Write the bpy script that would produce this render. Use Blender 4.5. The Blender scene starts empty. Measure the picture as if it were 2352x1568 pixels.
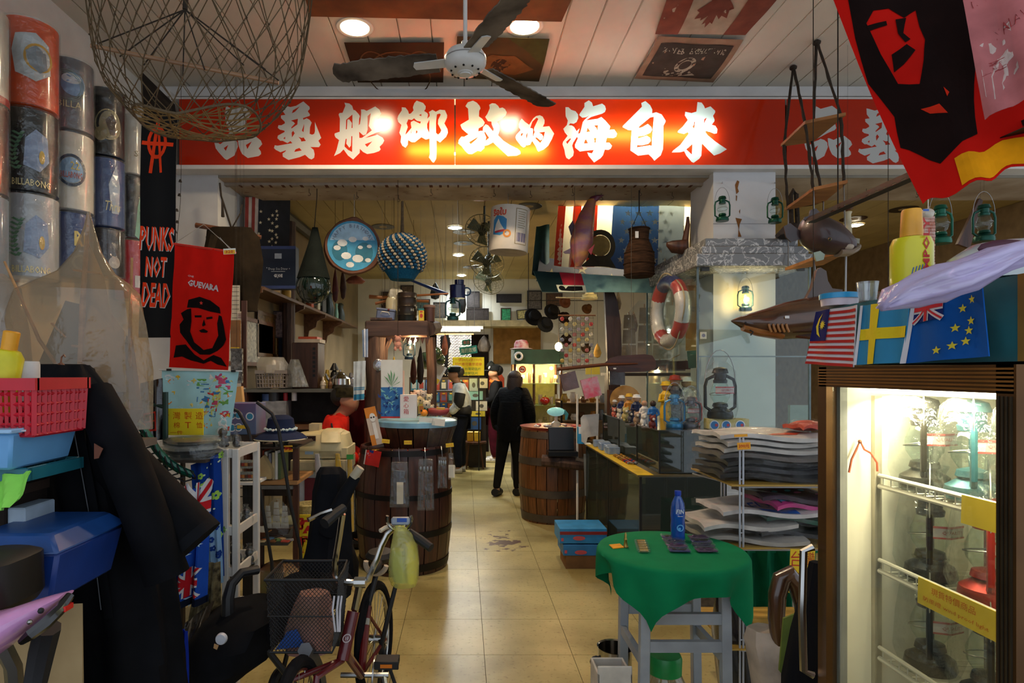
import bpy,math,random
from math import sin,cos,pi,sqrt,atan2,radians
from mathutils import Vector as V,Matrix,noise as mnoise
from mathutils.geometry import tessellate_polygon
random.seed(7)
R=random.Random(11)
scene=bpy.context.scene
col=scene.collection
# ---------------------------------------------------------------- camera, world, exposure
FOC,VX,VY,EYE=1400.0,1065.0,855.0,1.6
cam=bpy.data.cameras.new('camera');camo=bpy.data.objects.new('camera',cam);col.objects.link(camo)
camo.location=(0,0,EYE);camo.rotation_euler=(pi/2,0,0)
cam.sensor_width=36;cam.lens=FOC/2352*36;cam.clip_start=.02
cam.shift_x=(1176-VX)/2352;cam.shift_y=(VY-784)/2352
scene.camera=camo
world=bpy.data.worlds.new('world');scene.world=world;world.use_nodes=True
bg=world.node_tree.nodes['Background'];bg.inputs[0].default_value=(.80,.88,1,1);bg.inputs[1].default_value=0.78
vs=scene.view_settings
vs.view_transform='Standard';vs.look='None';vs.gamma=1;vs.use_curve_mapping=False;vs.exposure=0.42
cy=scene.cycles;cy.max_bounces=6;cy.diffuse_bounces=3;cy.glossy_bounces=3;cy.transmission_bounces=4;cy.transparent_max_bounces=10
cy.use_adaptive_sampling=True;cy.adaptive_threshold=.1;cy.caustics_reflective=False;cy.caustics_refractive=False
def P(px,py,y):return V(((px-VX)*y/FOC,y,EYE+(VY-py)*y/FOC))
def lamp(kind,name,loc,power,color=(1,.9,.75),size=.1,rot=None,spot=None,sy=None):
 l=bpy.data.lights.new(name,kind);l.energy=power;l.color=color
 o=bpy.data.objects.new(name,l);col.objects.link(o);o.location=loc
 if kind=='AREA':
  l.size=size
  if sy:l.shape='RECTANGLE';l.size_y=sy
 else:l.shadow_soft_size=size
 if spot:l.spot_size=spot;l.spot_blend=.6
 if rot:o.rotation_euler=rot
 return o
 # ---------------------------------------------------------------- materials
MATS={}
def lin(h):
 if isinstance(h,tuple):return h if len(h)==4 else(*h,1)
 h=h.lstrip('#');c=[int(h[i:i+2],16)/255 for i in(0,2,4)]
 return tuple(x/12.92 if x<.04045 else((x+.055)/1.055)**2.4 for x in c)+(1,)
def newmat(name):
 m=bpy.data.materials.new(name);m.use_nodes=True;nt=m.node_tree;nt.nodes.clear()
 out=nt.nodes.new('ShaderNodeOutputMaterial');return m,nt,out
def mt(h,rough=.6,metal=0.,var=.12,scale=9.,bump=0.,coat=0.,alpha=1.,emit=0.,trans=0.,grain=None,h2=None,sheen=0.):
 """plain procedural surface: base colour with noise variation, optional second colour, grain and relief"""
 key=('mt',h,rough,metal,var,scale,bump,coat,alpha,emit,trans,grain,h2,sheen)
 if key in MATS:return MATS[key]
 m,nt,out=newmat('surface_%d'%len(MATS));N=nt.nodes.new;L=nt.links.new
 b=N('ShaderNodeBsdfPrincipled');c=lin(h)
 b.inputs['Roughness'].default_value=rough;b.inputs['Metallic'].default_value=metal
 b.inputs['Specular IOR Level'].default_value=.12 if rough>=.75 and not metal else .5
 b.inputs['Coat Weight'].default_value=coat;b.inputs['Coat Roughness'].default_value=.08
 b.inputs['Transmission Weight'].default_value=trans;b.inputs['Sheen Weight'].default_value=sheen
 tc=N('ShaderNodeTexCoord');mp=N('ShaderNodeMapping');L(tc.outputs['Object'],mp.inputs[0])
 if grain:mp.inputs['Scale'].default_value=grain
 nz=N('ShaderNodeTexNoise');nz.inputs['Scale'].default_value=scale;nz.inputs['Detail'].default_value=5
 L(mp.outputs[0],nz.inputs['Vector'])
 rp=N('ShaderNodeValToRGB');e=rp.color_ramp.elements
 d=lin(h2)if h2 else tuple(max(0,x*(1-var*2))for x in c[:3])+(1,)
 u=c if h2 else tuple(min(1,x*(1+var))for x in c[:3])+(1,)
 e[0].position=.32;e[0].color=d;e[1].position=.68;e[1].color=u
 L(nz.outputs[0],rp.inputs[0]);L(rp.outputs[0],b.inputs['Base Color'])
 if bump:
  bp=N('ShaderNodeBump');bp.inputs['Strength'].default_value=bump;bp.inputs['Distance'].default_value=.01
  L(nz.outputs[0],bp.inputs['Height']);L(bp.outputs[0],b.inputs['Normal'])
 if emit:
  b.inputs['Emission Color'].default_value=c;b.inputs['Emission Strength'].default_value=emit
 if alpha<1:
  tr=N('ShaderNodeBsdfTransparent');tr.inputs[0].default_value=tuple(.6+.4*x for x in c[:3])+(1,)
  mx=N('ShaderNodeMixShader');mx.inputs[0].default_value=alpha
  L(tr.outputs[0],mx.inputs[1]);L(b.outputs[0],mx.inputs[2]);L(mx.outputs[0],out.inputs[0])
 else:L(b.outputs[0],out.inputs[0])
 MATS[key]=m;return m
def wood(h,h2,rough=.5,axis='x',scale=3.,bump=.15,coat=0.):
 g={'x':(1,9,9),'y':(9,1,9),'z':(9,9,1)}[axis]
 return mt(h,rough,h2=h2,grain=g,scale=scale,bump=bump,coat=coat)
def film(h='e8f0f0',shine=.16,rough=.12,bump=.6,scale=14,dens=.06,graz=.22):
 """clear plastic film or glass: mostly transparent, a sharp sheen on top"""
 key=('film',h,shine,rough,bump,scale,dens,graz)
 if key in MATS:return MATS[key]
 m,nt,out=newmat('film_%d'%len(MATS));N=nt.nodes.new;L=nt.links.new
 tr=N('ShaderNodeBsdfTransparent');tr.inputs[0].default_value=lin(h)
 gl=N('ShaderNodeBsdfGlossy');gl.inputs['Roughness'].default_value=rough;gl.inputs[0].default_value=(.9,.95,.95,1)
 df=N('ShaderNodeBsdfDiffuse');df.inputs[0].default_value=lin(h)
 a=N('ShaderNodeMixShader');a.inputs[0].default_value=dens
 L(tr.outputs[0],a.inputs[1]);L(df.outputs[0],a.inputs[2])
 fr=N('ShaderNodeLayerWeight');fr.inputs[0].default_value=.5
 pw=N('ShaderNodeMath');pw.operation='POWER';pw.inputs[1].default_value=4;L(fr.outputs['Facing'],pw.inputs[0])
 ad=N('ShaderNodeMath');ad.operation='MULTIPLY_ADD';ad.inputs[1].default_value=graz;ad.inputs[2].default_value=shine*.6;ad.use_clamp=True
 L(pw.outputs[0],ad.inputs[0])
 x=N('ShaderNodeMixShader');L(ad.outputs[0],x.inputs[0]);L(a.outputs[0],x.inputs[1]);L(gl.outputs[0],x.inputs[2])
 L(x.outputs[0],out.inputs[0])
 if bump:
  nz=N('ShaderNodeTexNoise');nz.inputs['Scale'].default_value=scale;nz.inputs['Detail'].default_value=4
  tc=N('ShaderNodeTexCoord');L(tc.outputs['Object'],nz.inputs['Vector'])
  bp=N('ShaderNodeBump');bp.inputs['Strength'].default_value=bump;bp.inputs['Distance'].default_value=.03
  L(nz.outputs[0],bp.inputs['Height']);L(bp.outputs[0],gl.inputs['Normal']);L(bp.outputs[0],fr.inputs['Normal'])
 MATS[key]=m;return m
def glow(color,strength):
 key=('glow',color,strength)
 if key in MATS:return MATS[key]
 m,nt,out=newmat('lit_%d'%len(MATS));e=nt.nodes.new('ShaderNodeEmission')
 e.inputs[0].default_value=(*color,1);e.inputs[1].default_value=strength
 nt.links.new(e.outputs[0],out.inputs[0]);MATS[key]=m;return m
def backlit(h,gloss=.5,dens=.9,rough=.06):
 """translucent coloured acrylic of a light box, with a glossy face"""
 key=('backlit',h,gloss,dens,rough)
 if key in MATS:return MATS[key]
 m,nt,out=newmat('acrylic_%d'%len(MATS));N=nt.nodes.new;L=nt.links.new
 t=N('ShaderNodeBsdfTranslucent');t.inputs[0].default_value=lin(h)
 d=N('ShaderNodeBsdfDiffuse');d.inputs[0].default_value=lin(h)
 a=N('ShaderNodeMixShader');a.inputs[0].default_value=.5;L(t.outputs[0],a.inputs[1]);L(d.outputs[0],a.inputs[2])
 g=N('ShaderNodeBsdfGlossy');g.inputs['Roughness'].default_value=rough
 fr=N('ShaderNodeFresnel');fr.inputs[0].default_value=1.5
 x=N('ShaderNodeMixShader');L(fr.outputs[0],x.inputs[0]);L(a.outputs[0],x.inputs[1]);L(g.outputs[0],x.inputs[2])
 L(x.outputs[0],out.inputs[0]);MATS[key]=m;return m
GLASS=film('f2faf7',.08,.03,0,1,.01)
BAG=film('f6f8f8',.10,.10,.9,22,.02)
BLACK=mt('14151a',.7);WHITE=mt('e6e4df',.6,var=.05);STEEL=mt('9a9a98',.3,1,var=.05)
DKWOOD=wood('5a3423','341c12',.45,'z');MIDWOOD=wood('7d4a2b','4f2c18',.5,'x');TAN=wood('b98a55','8e6234',.6,'x')
ROPE=mt('6a5a45',.9,bump=.5,scale=60);DKROPE=mt('3a332c',.9,bump=.5,scale=60)
RED=mt('d02a1c',.6);YEL=mt('efc81e',.6,var=.06);PAPER=mt('f0e6d0',.7,var=.05);SKIN=mt('c08a66',.55,var=.08);HAIR=mt('120e0c',.55,bump=.4,grain=(60,60,4),scale=3)
# ---------------------------------------------------------------- mesh builder
class B:
 def __init__(s):s.v=[];s.f=[]
 def add(s,vs_,fs):
  o=len(s.v);s.v+=[tuple(p)for p in vs_];s.f+=[tuple(i+o for i in f)for f in fs];return s
 def box(s,c,d,rz=0.,rx=0.,ry=0.):
  m=Matrix.Translation(V(c))@Matrix.Rotation(rz,4,'Z')@Matrix.Rotation(ry,4,'Y')@Matrix.Rotation(rx,4,'X')
  w=[m@V((x*d[0]/2,y*d[1]/2,z*d[2]/2))for x in(-1,1)for y in(-1,1)for z in(-1,1)]
  return s.add(w,[(0,1,3,2),(4,6,7,5),(0,4,5,1),(2,3,7,6),(0,2,6,4),(1,5,7,3)])
 def bx(s,x0,x1,y0,y1,z0,z1):return s.box(((x0+x1)/2,(y0+y1)/2,(z0+z1)/2),(abs(x1-x0),abs(y1-y0),abs(z1-z0)))
 def hexa(s,p):return s.add(p,[(0,3,2,1),(4,5,6,7),(0,1,5,4),(1,2,6,5),(2,3,7,6),(3,0,4,7)])
 def tube(s,pts,r,n=6,flat=None,close=False):
  pts=[V(p)for p in pts];k=len(pts);rs=r if isinstance(r,(list,tuple))else[r]*k
  vs_,fs=[],[];up=None
  for i,p in enumerate(pts):
   t=(pts[(i+1)%k]-pts[i-1])if close else(pts[min(i+1,k-1)]-pts[max(i-1,0)])
   t=t.normalized()if t.length>1e-9 else V((0,0,1))
   if up is None:up=V((0,0,1))if abs(t.z)<.9 else V((1,0,0))
   a=t.cross(up)
   a=a.normalized()if a.length>1e-6 else t.orthogonal().normalized()
   b_=a.cross(t);up=b_
   for j in range(n):
    an=2*pi*j/n;vs_.append(p+(a*cos(an)*(flat or 1)+b_*sin(an))*rs[i])
  for i in range(k if close else k-1):
   for j in range(n):
    q=(i+1)%k;fs.append((i*n+j,i*n+(j+1)%n,q*n+(j+1)%n,q*n+j))
  if not close:fs+=[tuple(range(n-1,-1,-1)),tuple(range((k-1)*n,k*n))]
  return s.add(vs_,fs)
 def cyl(s,a,b,r,r2=None,n=14):return s.tube([a,b],[r,r if r2 is None else r2],n)
 def lathe(s,prof,c=(0,0,0),n=18,ax=None,sx=1.,sy=1.,cap=True,wob=0.,a0=0.,a1=2*pi):
  m=Matrix.Translation(V(c))@(V((0,0,1)).rotation_difference(V(ax)).to_matrix().to_4x4()if ax else Matrix())
  full=abs(a1-a0-2*pi)<1e-6;cn=n if full else n+1
  vs_,fs=[],[]
  for k,(r,z)in enumerate(prof):
   for j in range(cn):
    an=a0+(a1-a0)*j/n;rr=r*(1+wob*mnoise.noise(V((cos(an)*2+c[0],sin(an)*2,z*6))))if wob else r
    vs_.append(m@V((cos(an)*rr*sx,sin(an)*rr*sy,z)))
  for k in range(len(prof)-1):
   for j in range(n):
    q=(j+1)%cn;fs.append((k*cn+j,k*cn+q,(k+1)*cn+q,(k+1)*cn+j))
  if cap and full:fs+=[tuple(range(cn-1,-1,-1)),tuple(range((len(prof)-1)*cn,len(prof)*cn))]
  return s.add(vs_,fs)
 def ball(s,c,r,n=12,m=8,ax=None):
  r=r if isinstance(r,(tuple,list))else(r,r,r);q=V((0,0,1)).rotation_difference(V(ax)).to_matrix()if ax else Matrix.Identity(3)
  vs_=[V(c)+q@V((r[0]*sin(pi*(i+.02)/(m+.04))*cos(2*pi*j/n),r[1]*sin(pi*(i+.02)/(m+.04))*sin(2*pi*j/n),r[2]*cos(pi*(i+.02)/(m+.04))))for i in range(m+1)for j in range(n)]
  fs=[(i*n+j,(i+1)*n+j,(i+1)*n+(j+1)%n,i*n+(j+1)%n)for i in range(m)for j in range(n)]
  return s.add(vs_,fs+[tuple(range(n)),tuple(range(m*n+n-1,m*n-1,-1))])
 def torus(s,c,r,r2,ax=(0,0,1),n=20,m=8,a0=0.,a1=2*pi,ell=1.):
  q=V((0,0,1)).rotation_difference(V(ax)).to_matrix();full=abs(a1-a0-2*pi)<1e-6
  k=n if full else n+1
  return s.tube([V(c)+q@V((cos(a0+(a1-a0)*i/n)*r,sin(a0+(a1-a0)*i/n)*r*ell,0))for i in range(k)],r2,m,close=full)
 def prism(s,poly,fn,th):
  """2D outline mapped by fn, thickness th along the local normal"""
  a,nrm=[],[]
  for(x,y)in poly:
   p=V(fn(x,y));n_=nml(fn,x,y);a.append(p);nrm.append(n_)
  k=len(poly);tri=tessellate_polygon([[V((x,y,0))for x,y in poly]])
  vs_=a+[p-n_*th for p,n_ in zip(a,nrm)]
  fs=[tuple(t)for t in tri]+[tuple(k+i for i in reversed(t))for t in tri]+[(i,k+i,k+(i+1)%k,(i+1)%k)for i in range(k)]
  return s.add(vs_,fs)
 def sheet(s,fn,u,v,nu=8,nv=8,th=.002):
  vs_,fs=[],[];w=nu+1
  for side in(0,1):
   for j in range(nv+1):
    for i in range(w):
     x=u[0]+(u[1]-u[0])*i/nu;y=v[0]+(v[1]-v[0])*j/nv;p=V(fn(x,y))
     vs_.append(p-nml(fn,x,y)*th if side and th else p)
   if not th:break
  for j in range(nv):
   for i in range(nu):
    a=j*w+i;fs.append((a,a+1,a+w+1,a+w))
  if th:
   o=w*(nv+1);fs+=[tuple(o+i for i in reversed(f))for f in list(fs)]
   rim=[i for i in range(w)]+[j*w+nu for j in range(1,nv+1)]+[nv*w+i for i in range(nu-1,-1,-1)]+[j*w for j in range(nv-1,0,-1)]
   fs+=[(rim[i],o+rim[i],o+rim[(i+1)%len(rim)],rim[(i+1)%len(rim)])for i in range(len(rim))]
  return s.add(vs_,fs)
 def print(s,fn,shapes,off=.002,ml=.06):
  """flat print: 2D shapes laid on the surface fn"""
  for vv,ff in shapes:
   st=[tuple(vv[i]for i in(f[0],f[k],f[k+1]))for f in ff for k in range(1,len(f)-1)]
   cache={};vs_,fs=[],[]
   def vid(p):
    k=(round(p[0],5),round(p[1],5))
    if k not in cache:
     cache[k]=len(vs_);vs_.append(V(fn(*p))+nml(fn,*p)*off)
    return cache[k]
   g=0
   while st and g<20000:
    g+=1;a,b_,c=st.pop()
    l=[(b_[0]-c[0])**2+(b_[1]-c[1])**2,(a[0]-c[0])**2+(a[1]-c[1])**2,(b_[0]-a[0])**2+(b_[1]-a[1])**2]
    k=l.index(max(l))
    if l[k]>ml*ml:
     t=[a,b_,c];p,q,r=t[k],t[(k+1)%3],t[(k+2)%3];m_=((q[0]+r[0])/2,(q[1]+r[1])/2)
     st+=[(p,q,m_),(p,m_,r)]
    else:
     if(b_[0]-a[0])*(c[1]-a[1])-(b_[1]-a[1])*(c[0]-a[0])<0:b_,c=c,b_
     fs.append((vid(a),vid(b_),vid(c)))
   s.add(vs_,fs)
  return s
def loft(rows,n=20,fold=0.,k=5,pw=1.,horiz=False):
 """organic body from sections: (py, pxL, pxR, Y, half_depth), or along x: (px, pyT, pyB, Y, half_depth)"""
 b=B();vs_,fs=[],[]
 for r_,(c,a,d,y,hd)in enumerate(rows):
  p,q=(P(c,a,y),P(c,d,y))if horiz else(P(a,c,y),P(d,c,y));m=(p+q)/2;h=(q-p)/2
  for j in range(n):
   t=2*pi*j/n;cx,sy_=cos(t),sin(t)
   if pw!=1:cx=math.copysign(abs(cx)**pw,cx);sy_=math.copysign(abs(sy_)**pw,sy_)
   f=1+fold*sin(k*t+r_*.9)+fold*mnoise.noise(V((cx*2,sy_*2,r_*.6+m.x)))
   vs_.append(m+h*cx*f+V((0,hd*sy_*f,0)))
 for r_ in range(len(rows)-1):
  for j in range(n):fs.append((r_*n+j,r_*n+(j+1)%n,(r_+1)*n+(j+1)%n,(r_+1)*n+j))
 fs+=[tuple(range(n-1,-1,-1)),tuple(range((len(rows)-1)*n,len(rows)*n))]
 return b.add(vs_,fs)
def pxpoly(pts,y):return[(P(a,b,y).x,P(a,b,y).z)for a,b in pts]
def slab(pts,y,th): # outline given in the photo's frame, cut from a board of thickness th standing at depth y
 return B().prism(pxpoly(pts,y),plane((0,y,0)),th)
def nml(fn,x,y,e=.003):
 p=V(fn(x,y));n_=(V(fn(x+e,y))-p).cross(V(fn(x,y+e))-p)
 return n_.normalized()if n_.length>1e-12 else V((0,-1,0))
def plane(o,u=(1,0,0),v=(0,0,1)):
 o,u,v=V(o),V(u).normalized(),V(v).normalized();return lambda a,b:o+u*a+v*b
def quadfn(p00,p10,p11,p01,w=1.,h=1.):
 """bilinear patch over [0,w]x[0,h]"""
 p00,p10,p11,p01=V(p00),V(p10),V(p11),V(p01)
 def f(x,y):
  a,b=x/w,y/h;return(p00*(1-a)+p10*a)*(1-b)+(p01*(1-a)+p11*a)*b
 return f
def wavy(fn,amp=.015,kx=20.,ky=6.,ph=0.):
 def f(x,y):return V(fn(x,y))+nml(fn,x,y)*amp*sin(kx*x+ky*y+ph)
 return f
def cylfn(c,r,ax=None,a0=-pi/2):
 """u metres round a vertical cylinder (0 faces the street), v metres up"""
 q=V((0,0,1)).rotation_difference(V(ax)).to_matrix()if ax else Matrix.Identity(3);c=V(c)
 return lambda u,v:c+q@V((r*cos(a0+u/r),r*sin(a0+u/r),v))
 # 2D shapes
def pg(p,*holes):
 L_=[[V((*a,0))for a in p]]+[[V((*a,0))for a in h]for h in holes]
 return[tuple(a)[:2]for l in L_ for a in l],[tuple(t)for t in tessellate_polygon(L_)]
def rc(x0,y0,x1,y1):return[(x0,y0),(x1,y0),(x1,y1),(x0,y1)],[(0,1,2,3)]
def ci(x,y,r,ry=None,n=18):return[(x+r*cos(2*pi*i/n),y+(ry or r)*sin(2*pi*i/n))for i in range(n)],[tuple(range(n))]
def star(x,y,r,n=5,k=.42,a0=pi/2):
 p=[(x+(r if i%2==0 else r*k)*cos(a0+pi*i/n),y+(r if i%2==0 else r*k)*sin(a0+pi*i/n))for i in range(2*n)]
 return p+[(x,y)],[(i,(i+1)%(2*n),2*n)for i in range(2*n)]
def ring(x,y,r,r2,n=24):
 p=[(x+q*cos(2*pi*i/n),y+q*sin(2*pi*i/n))for q in(r,r2)for i in range(n)]
 return p,[(i,(i+1)%n,n+(i+1)%n,n+i)for i in range(n)]
def line(x0,y0,x1,y1,w):
 dx,dy=x1-x0,y1-y0;l=sqrt(dx*dx+dy*dy)or 1;nx,ny=-dy/l*w/2,dx/l*w/2
 return[(x0+nx,y0+ny),(x0-nx,y0-ny),(x1-nx,y1-ny),(x1+nx,y1+ny)],[(0,1,2,3)]
TXT={}
def tx(body,x,y,h,w=None,bold=.0,shear=0.,rot=0.,res=1):
 """lettering centred on x,y with height h (and width w)"""
 k=(body,bold,shear,res)
 if k not in TXT:
  c=bpy.data.curves.new('lettering','FONT');c.body=body;c.offset=bold;c.shear=shear;c.resolution_u=res;c.fill_mode='FRONT'
  c.align_x='CENTER';o=bpy.data.objects.new('lettering',c);me=o.to_mesh()
  TXT[k]=([(v.co.x,v.co.y)for v in me.vertices],[tuple(p.vertices)for p in me.polygons])
  o.to_mesh_clear();bpy.data.objects.remove(o);bpy.data.curves.remove(c)
 v_,f_=TXT[k]
 xs=[p[0]for p in v_]or[0];ys=[p[1]for p in v_]or[0]
 cx,cy=(min(xs)+max(xs))/2,(min(ys)+max(ys))/2;sy=h/max(1e-6,max(ys)-min(ys));sx=w/max(1e-6,max(xs)-min(xs))if w else sy
 cr,sr=cos(rot),sin(rot)
 q=[((p[0]-cx)*sx,(p[1]-cy)*sy)for p in v_]
 return[(x+a*cr-b*sr,y+a*sr+b*cr)for a,b in q],f_
 # ---------------------------------------------------------------- objects
ROOTS=[]
def mesh(name,b,mat,smooth=.6):
 me=bpy.data.meshes.new(name);me.from_pydata(b.v,[],b.f);me.materials.append(mat)
 if smooth and len(b.f):me.shade_smooth();me.set_sharp_from_angle(angle=smooth)
 me.update();return me
class T:
 """one thing: an Empty (or a single mesh) with its parts below it; geometry is given in world space and re-based at the end"""
 def __init__(s,name,label=None,cat=None,group=None,b=None,mat=None,kind=None,o=None,smooth=.6,bev=0):
  s.o=o or bpy.data.objects.new(name,mesh(name,b,mat,smooth)if b else None)
  if not o:col.objects.link(s.o);ROOTS.append(s)
  if label:s.o['label']=label
  if cat:s.o['category']=cat
  if group:s.o['group']=group
  if kind:s.o['kind']=kind
  s.done=False
  if bev:s.bevel(bev)
 def bevel(s,w,seg=1):
  m=s.o.modifiers.new('bevel','BEVEL');m.width=w;m.segments=seg;m.limit_method='ANGLE';return s
 def p(s,name,b,mat,smooth=.6,bev=0,label=None,kind=None):
  o=bpy.data.objects.new(name,mesh(name,b,mat,smooth));col.objects.link(o);o.parent=s.o
  t=T(name,o=o,label=label,kind=kind)
  if bev:t.bevel(bev)
  return t
 def pr(s,name,mat,fn,shapes,off=.002,ml=.06):return s.p(name,B().print(fn,shapes,off,ml),mat,0,kind='stuff' if len(shapes)>2 and 'letter' not in name else None)
 def fin(s,base=None):
  if s.done:return s
  s.done=True;al=[s.o]+list(s.o.children_recursive);pts=[]
  for o in al:
   if o.type=='MESH' and len(o.data.vertices):
    c=[v.co for v in o.data.vertices];pts+=[V(min(p[i]for p in c)for i in range(3)),V(max(p[i]for p in c)for i in range(3))]
  if not pts:return s
  lo=V(min(p[i]for p in pts)for i in range(3));hi=V(max(p[i]for p in pts)for i in range(3))
  c=V(base)if base else V(((lo.x+hi.x)/2,(lo.y+hi.y)/2,lo.z));M_=Matrix.Translation(-c);seen=set()
  for o in al:
   if o.type=='MESH' and o.data not in seen:seen.add(o.data);o.data.transform(M_)
  s.o.location=c;return s
def copy(t,loc=None,rz=0.,sc=None,label=None,group=None):
 """another individual of a finished thing: the thing and all its parts copied, mesh data shared"""
 t.fin()
 def rec(o,par):
  c=o.copy();col.objects.link(c);c.parent=par
  for ch in o.children:rec(ch,c)
  return c
 r=rec(t.o,None)
 if loc is not None:r.location=loc
 r.rotation_euler.z=t.o.rotation_euler.z+rz
 if sc:r.scale=(sc,sc,sc)if not isinstance(sc,tuple)else sc
 if label:r['label']=label
 if group:r['group']=group
 q=T(r.name,o=r);q.done=True;return q
def st(name,b,mat,smooth=.6,parent=None):
 if parent:return parent.p(name,b,mat,smooth)
 return T(name,b=b,mat=mat,kind='structure',smooth=smooth)
def roof(y):return ZC if y<5.28 else 3.288 if y<5.97 else ZI
def hung(t,px,py,y,r=.0008,top=None): # a thin line that carries the thing from what is above it
 p=P(px,py,y);t.p('hanging_line',B().cyl(p,V((p.x,y,top or roof(y))),r,n=4),DKROPE);return t
def jit(a):return R.uniform(-a,a)
# ================================================================= the place
ZC,YS=4.07,5.28 # street-side ceiling, front plane of the light-box sign
ZI,YB=3.5,12.4 # shop ceiling, back wall
def C(px,py,dz=.012): # a point on the street-side ceiling
 y=(ZC-EYE)*FOC/(VY-py);return V(((px-VX)*y/FOC,y,ZC-dz))
def floor_material():
 m,nt,out=newmat('vinyl_tile');N=nt.nodes.new;L=nt.links.new
 b=N('ShaderNodeBsdfPrincipled');b.inputs['Roughness'].default_value=.32
 g=N('ShaderNodeNewGeometry');n1=N('ShaderNodeTexNoise');n1.inputs['Scale'].default_value=1.3;n1.inputs['Detail'].default_value=6
 n2=N('ShaderNodeTexNoise');n2.inputs['Scale'].default_value=42;n2.inputs['Detail'].default_value=3
 for n_ in(n1,n2):L(g.outputs['Position'],n_.inputs['Vector'])
 r1=N('ShaderNodeValToRGB');e=r1.color_ramp.elements;e[0].position=.36;e[0].color=lin('8f8150');e[1].position=.62;e[1].color=lin('c4b57c')
 L(n1.outputs[0],r1.inputs[0])
 r2=N('ShaderNodeValToRGB');e=r2.color_ramp.elements;e[0].position=.30;e[0].color=(.45,.40,.28,1);e[1].position=.42;e[1].color=(1,1,1,1)
 L(n2.outputs[0],r2.inputs[0])
 mx=N('ShaderNodeMix');mx.data_type='RGBA';mx.blend_type='MULTIPLY';mx.inputs[0].default_value=.55
 L(r1.outputs[0],mx.inputs[6]);L(r2.outputs[0],mx.inputs[7])
 # worn-through patch of the aisle: red-brown underlay, dark scuffs
 sp=N('ShaderNodeVectorMath');sp.operation='SUBTRACT';sp.inputs[1].default_value=(.38,5.75,0);L(g.outputs['Position'],sp.inputs[0])
 sc=N('ShaderNodeVectorMath');sc.operation='MULTIPLY';sc.inputs[1].default_value=(2.6,1.35,0);L(sp.outputs[0],sc.inputs[0])
 ln=N('ShaderNodeVectorMath');ln.operation='LENGTH';L(sc.outputs[0],ln.inputs[0])
 n3=N('ShaderNodeTexNoise');n3.inputs['Scale'].default_value=9;n3.inputs['Detail'].default_value=8;L(g.outputs['Position'],n3.inputs['Vector'])
 ad=N('ShaderNodeMath');ad.operation='MULTIPLY_ADD';ad.inputs[1].default_value=-2.6;L(n3.outputs[0],ad.inputs[0])
 sb=N('ShaderNodeMath');sb.operation='SUBTRACT';sb.inputs[0].default_value=1.72;L(ln.outputs['Value'],sb.inputs[1]);L(sb.outputs[0],ad.inputs[2])
 r3=N('ShaderNodeValToRGB');e=r3.color_ramp.elements;e[0].position=.12;e[0].color=(0,0,0,1);e[1].position=.24;e[1].color=(1,1,1,1);L(ad.outputs[0],r3.inputs[0])
 m2=N('ShaderNodeMix');m2.data_type='RGBA';L(r3.outputs[0],m2.inputs[0]);L(mx.outputs[2],m2.inputs[6]);m2.inputs[7].default_value=lin('5d4436')
 L(m2.outputs[2],b.inputs['Base Color']);L(b.outputs[0],out.inputs[0]);return m
FLOORM=floor_material()
floor=st('floor',B().bx(-2.9,6.4,-1.0,12.6,-.12,-.004),mt('4a4130',.9))
floor.fin()
tm=mesh('tile',B().bx(-.2485,.2485,-.2485,.2485,-.006,0),FLOORM,0)
for i in range(18):
 for j in range(22):
  x,y=-2.883+.5*i+.25,1.455+.5*j+.25
  if x<-2.15 and y>5.9:continue
  o=bpy.data.objects.new('tile',tm);col.objects.link(o);o.parent=floor.o;o.location=V((x,y,0))-floor.o.location
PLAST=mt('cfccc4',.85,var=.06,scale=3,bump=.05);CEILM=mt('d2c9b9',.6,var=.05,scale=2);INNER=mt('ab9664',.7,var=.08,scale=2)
ceil=st('ceiling',B().bx(-2.9,6.4,.2,5.45,ZC+.012,ZC+.1),mt('8e8676',.8));ceil.fin()
bm_=mesh('board',B().bx(-.113,.113,-2.58,2.58,0,.012).bx(-.119,-.113,-2.58,2.58,.006,.012),CEILM,0)
for i in range(38):
 o=bpy.data.objects.new('board',bm_);col.objects.link(o);o.parent=ceil.o;o.location=V((-2.72+.237*i,2.8,ZC))-ceil.o.location
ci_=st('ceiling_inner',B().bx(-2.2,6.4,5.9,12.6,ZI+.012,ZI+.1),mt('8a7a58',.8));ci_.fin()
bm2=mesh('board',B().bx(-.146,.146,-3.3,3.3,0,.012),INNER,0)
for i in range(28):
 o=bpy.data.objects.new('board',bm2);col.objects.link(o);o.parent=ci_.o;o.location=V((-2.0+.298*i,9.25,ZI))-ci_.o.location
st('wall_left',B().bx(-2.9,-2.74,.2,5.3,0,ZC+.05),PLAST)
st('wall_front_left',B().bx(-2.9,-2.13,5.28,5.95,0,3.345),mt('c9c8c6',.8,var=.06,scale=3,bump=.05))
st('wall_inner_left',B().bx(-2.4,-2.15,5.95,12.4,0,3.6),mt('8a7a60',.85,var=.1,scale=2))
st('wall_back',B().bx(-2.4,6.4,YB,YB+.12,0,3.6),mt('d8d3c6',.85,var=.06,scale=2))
st('wall_right',B().bx(6.2,6.4,5.3,12.4,0,3.6),mt('75624a',.85,var=.1))
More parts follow.
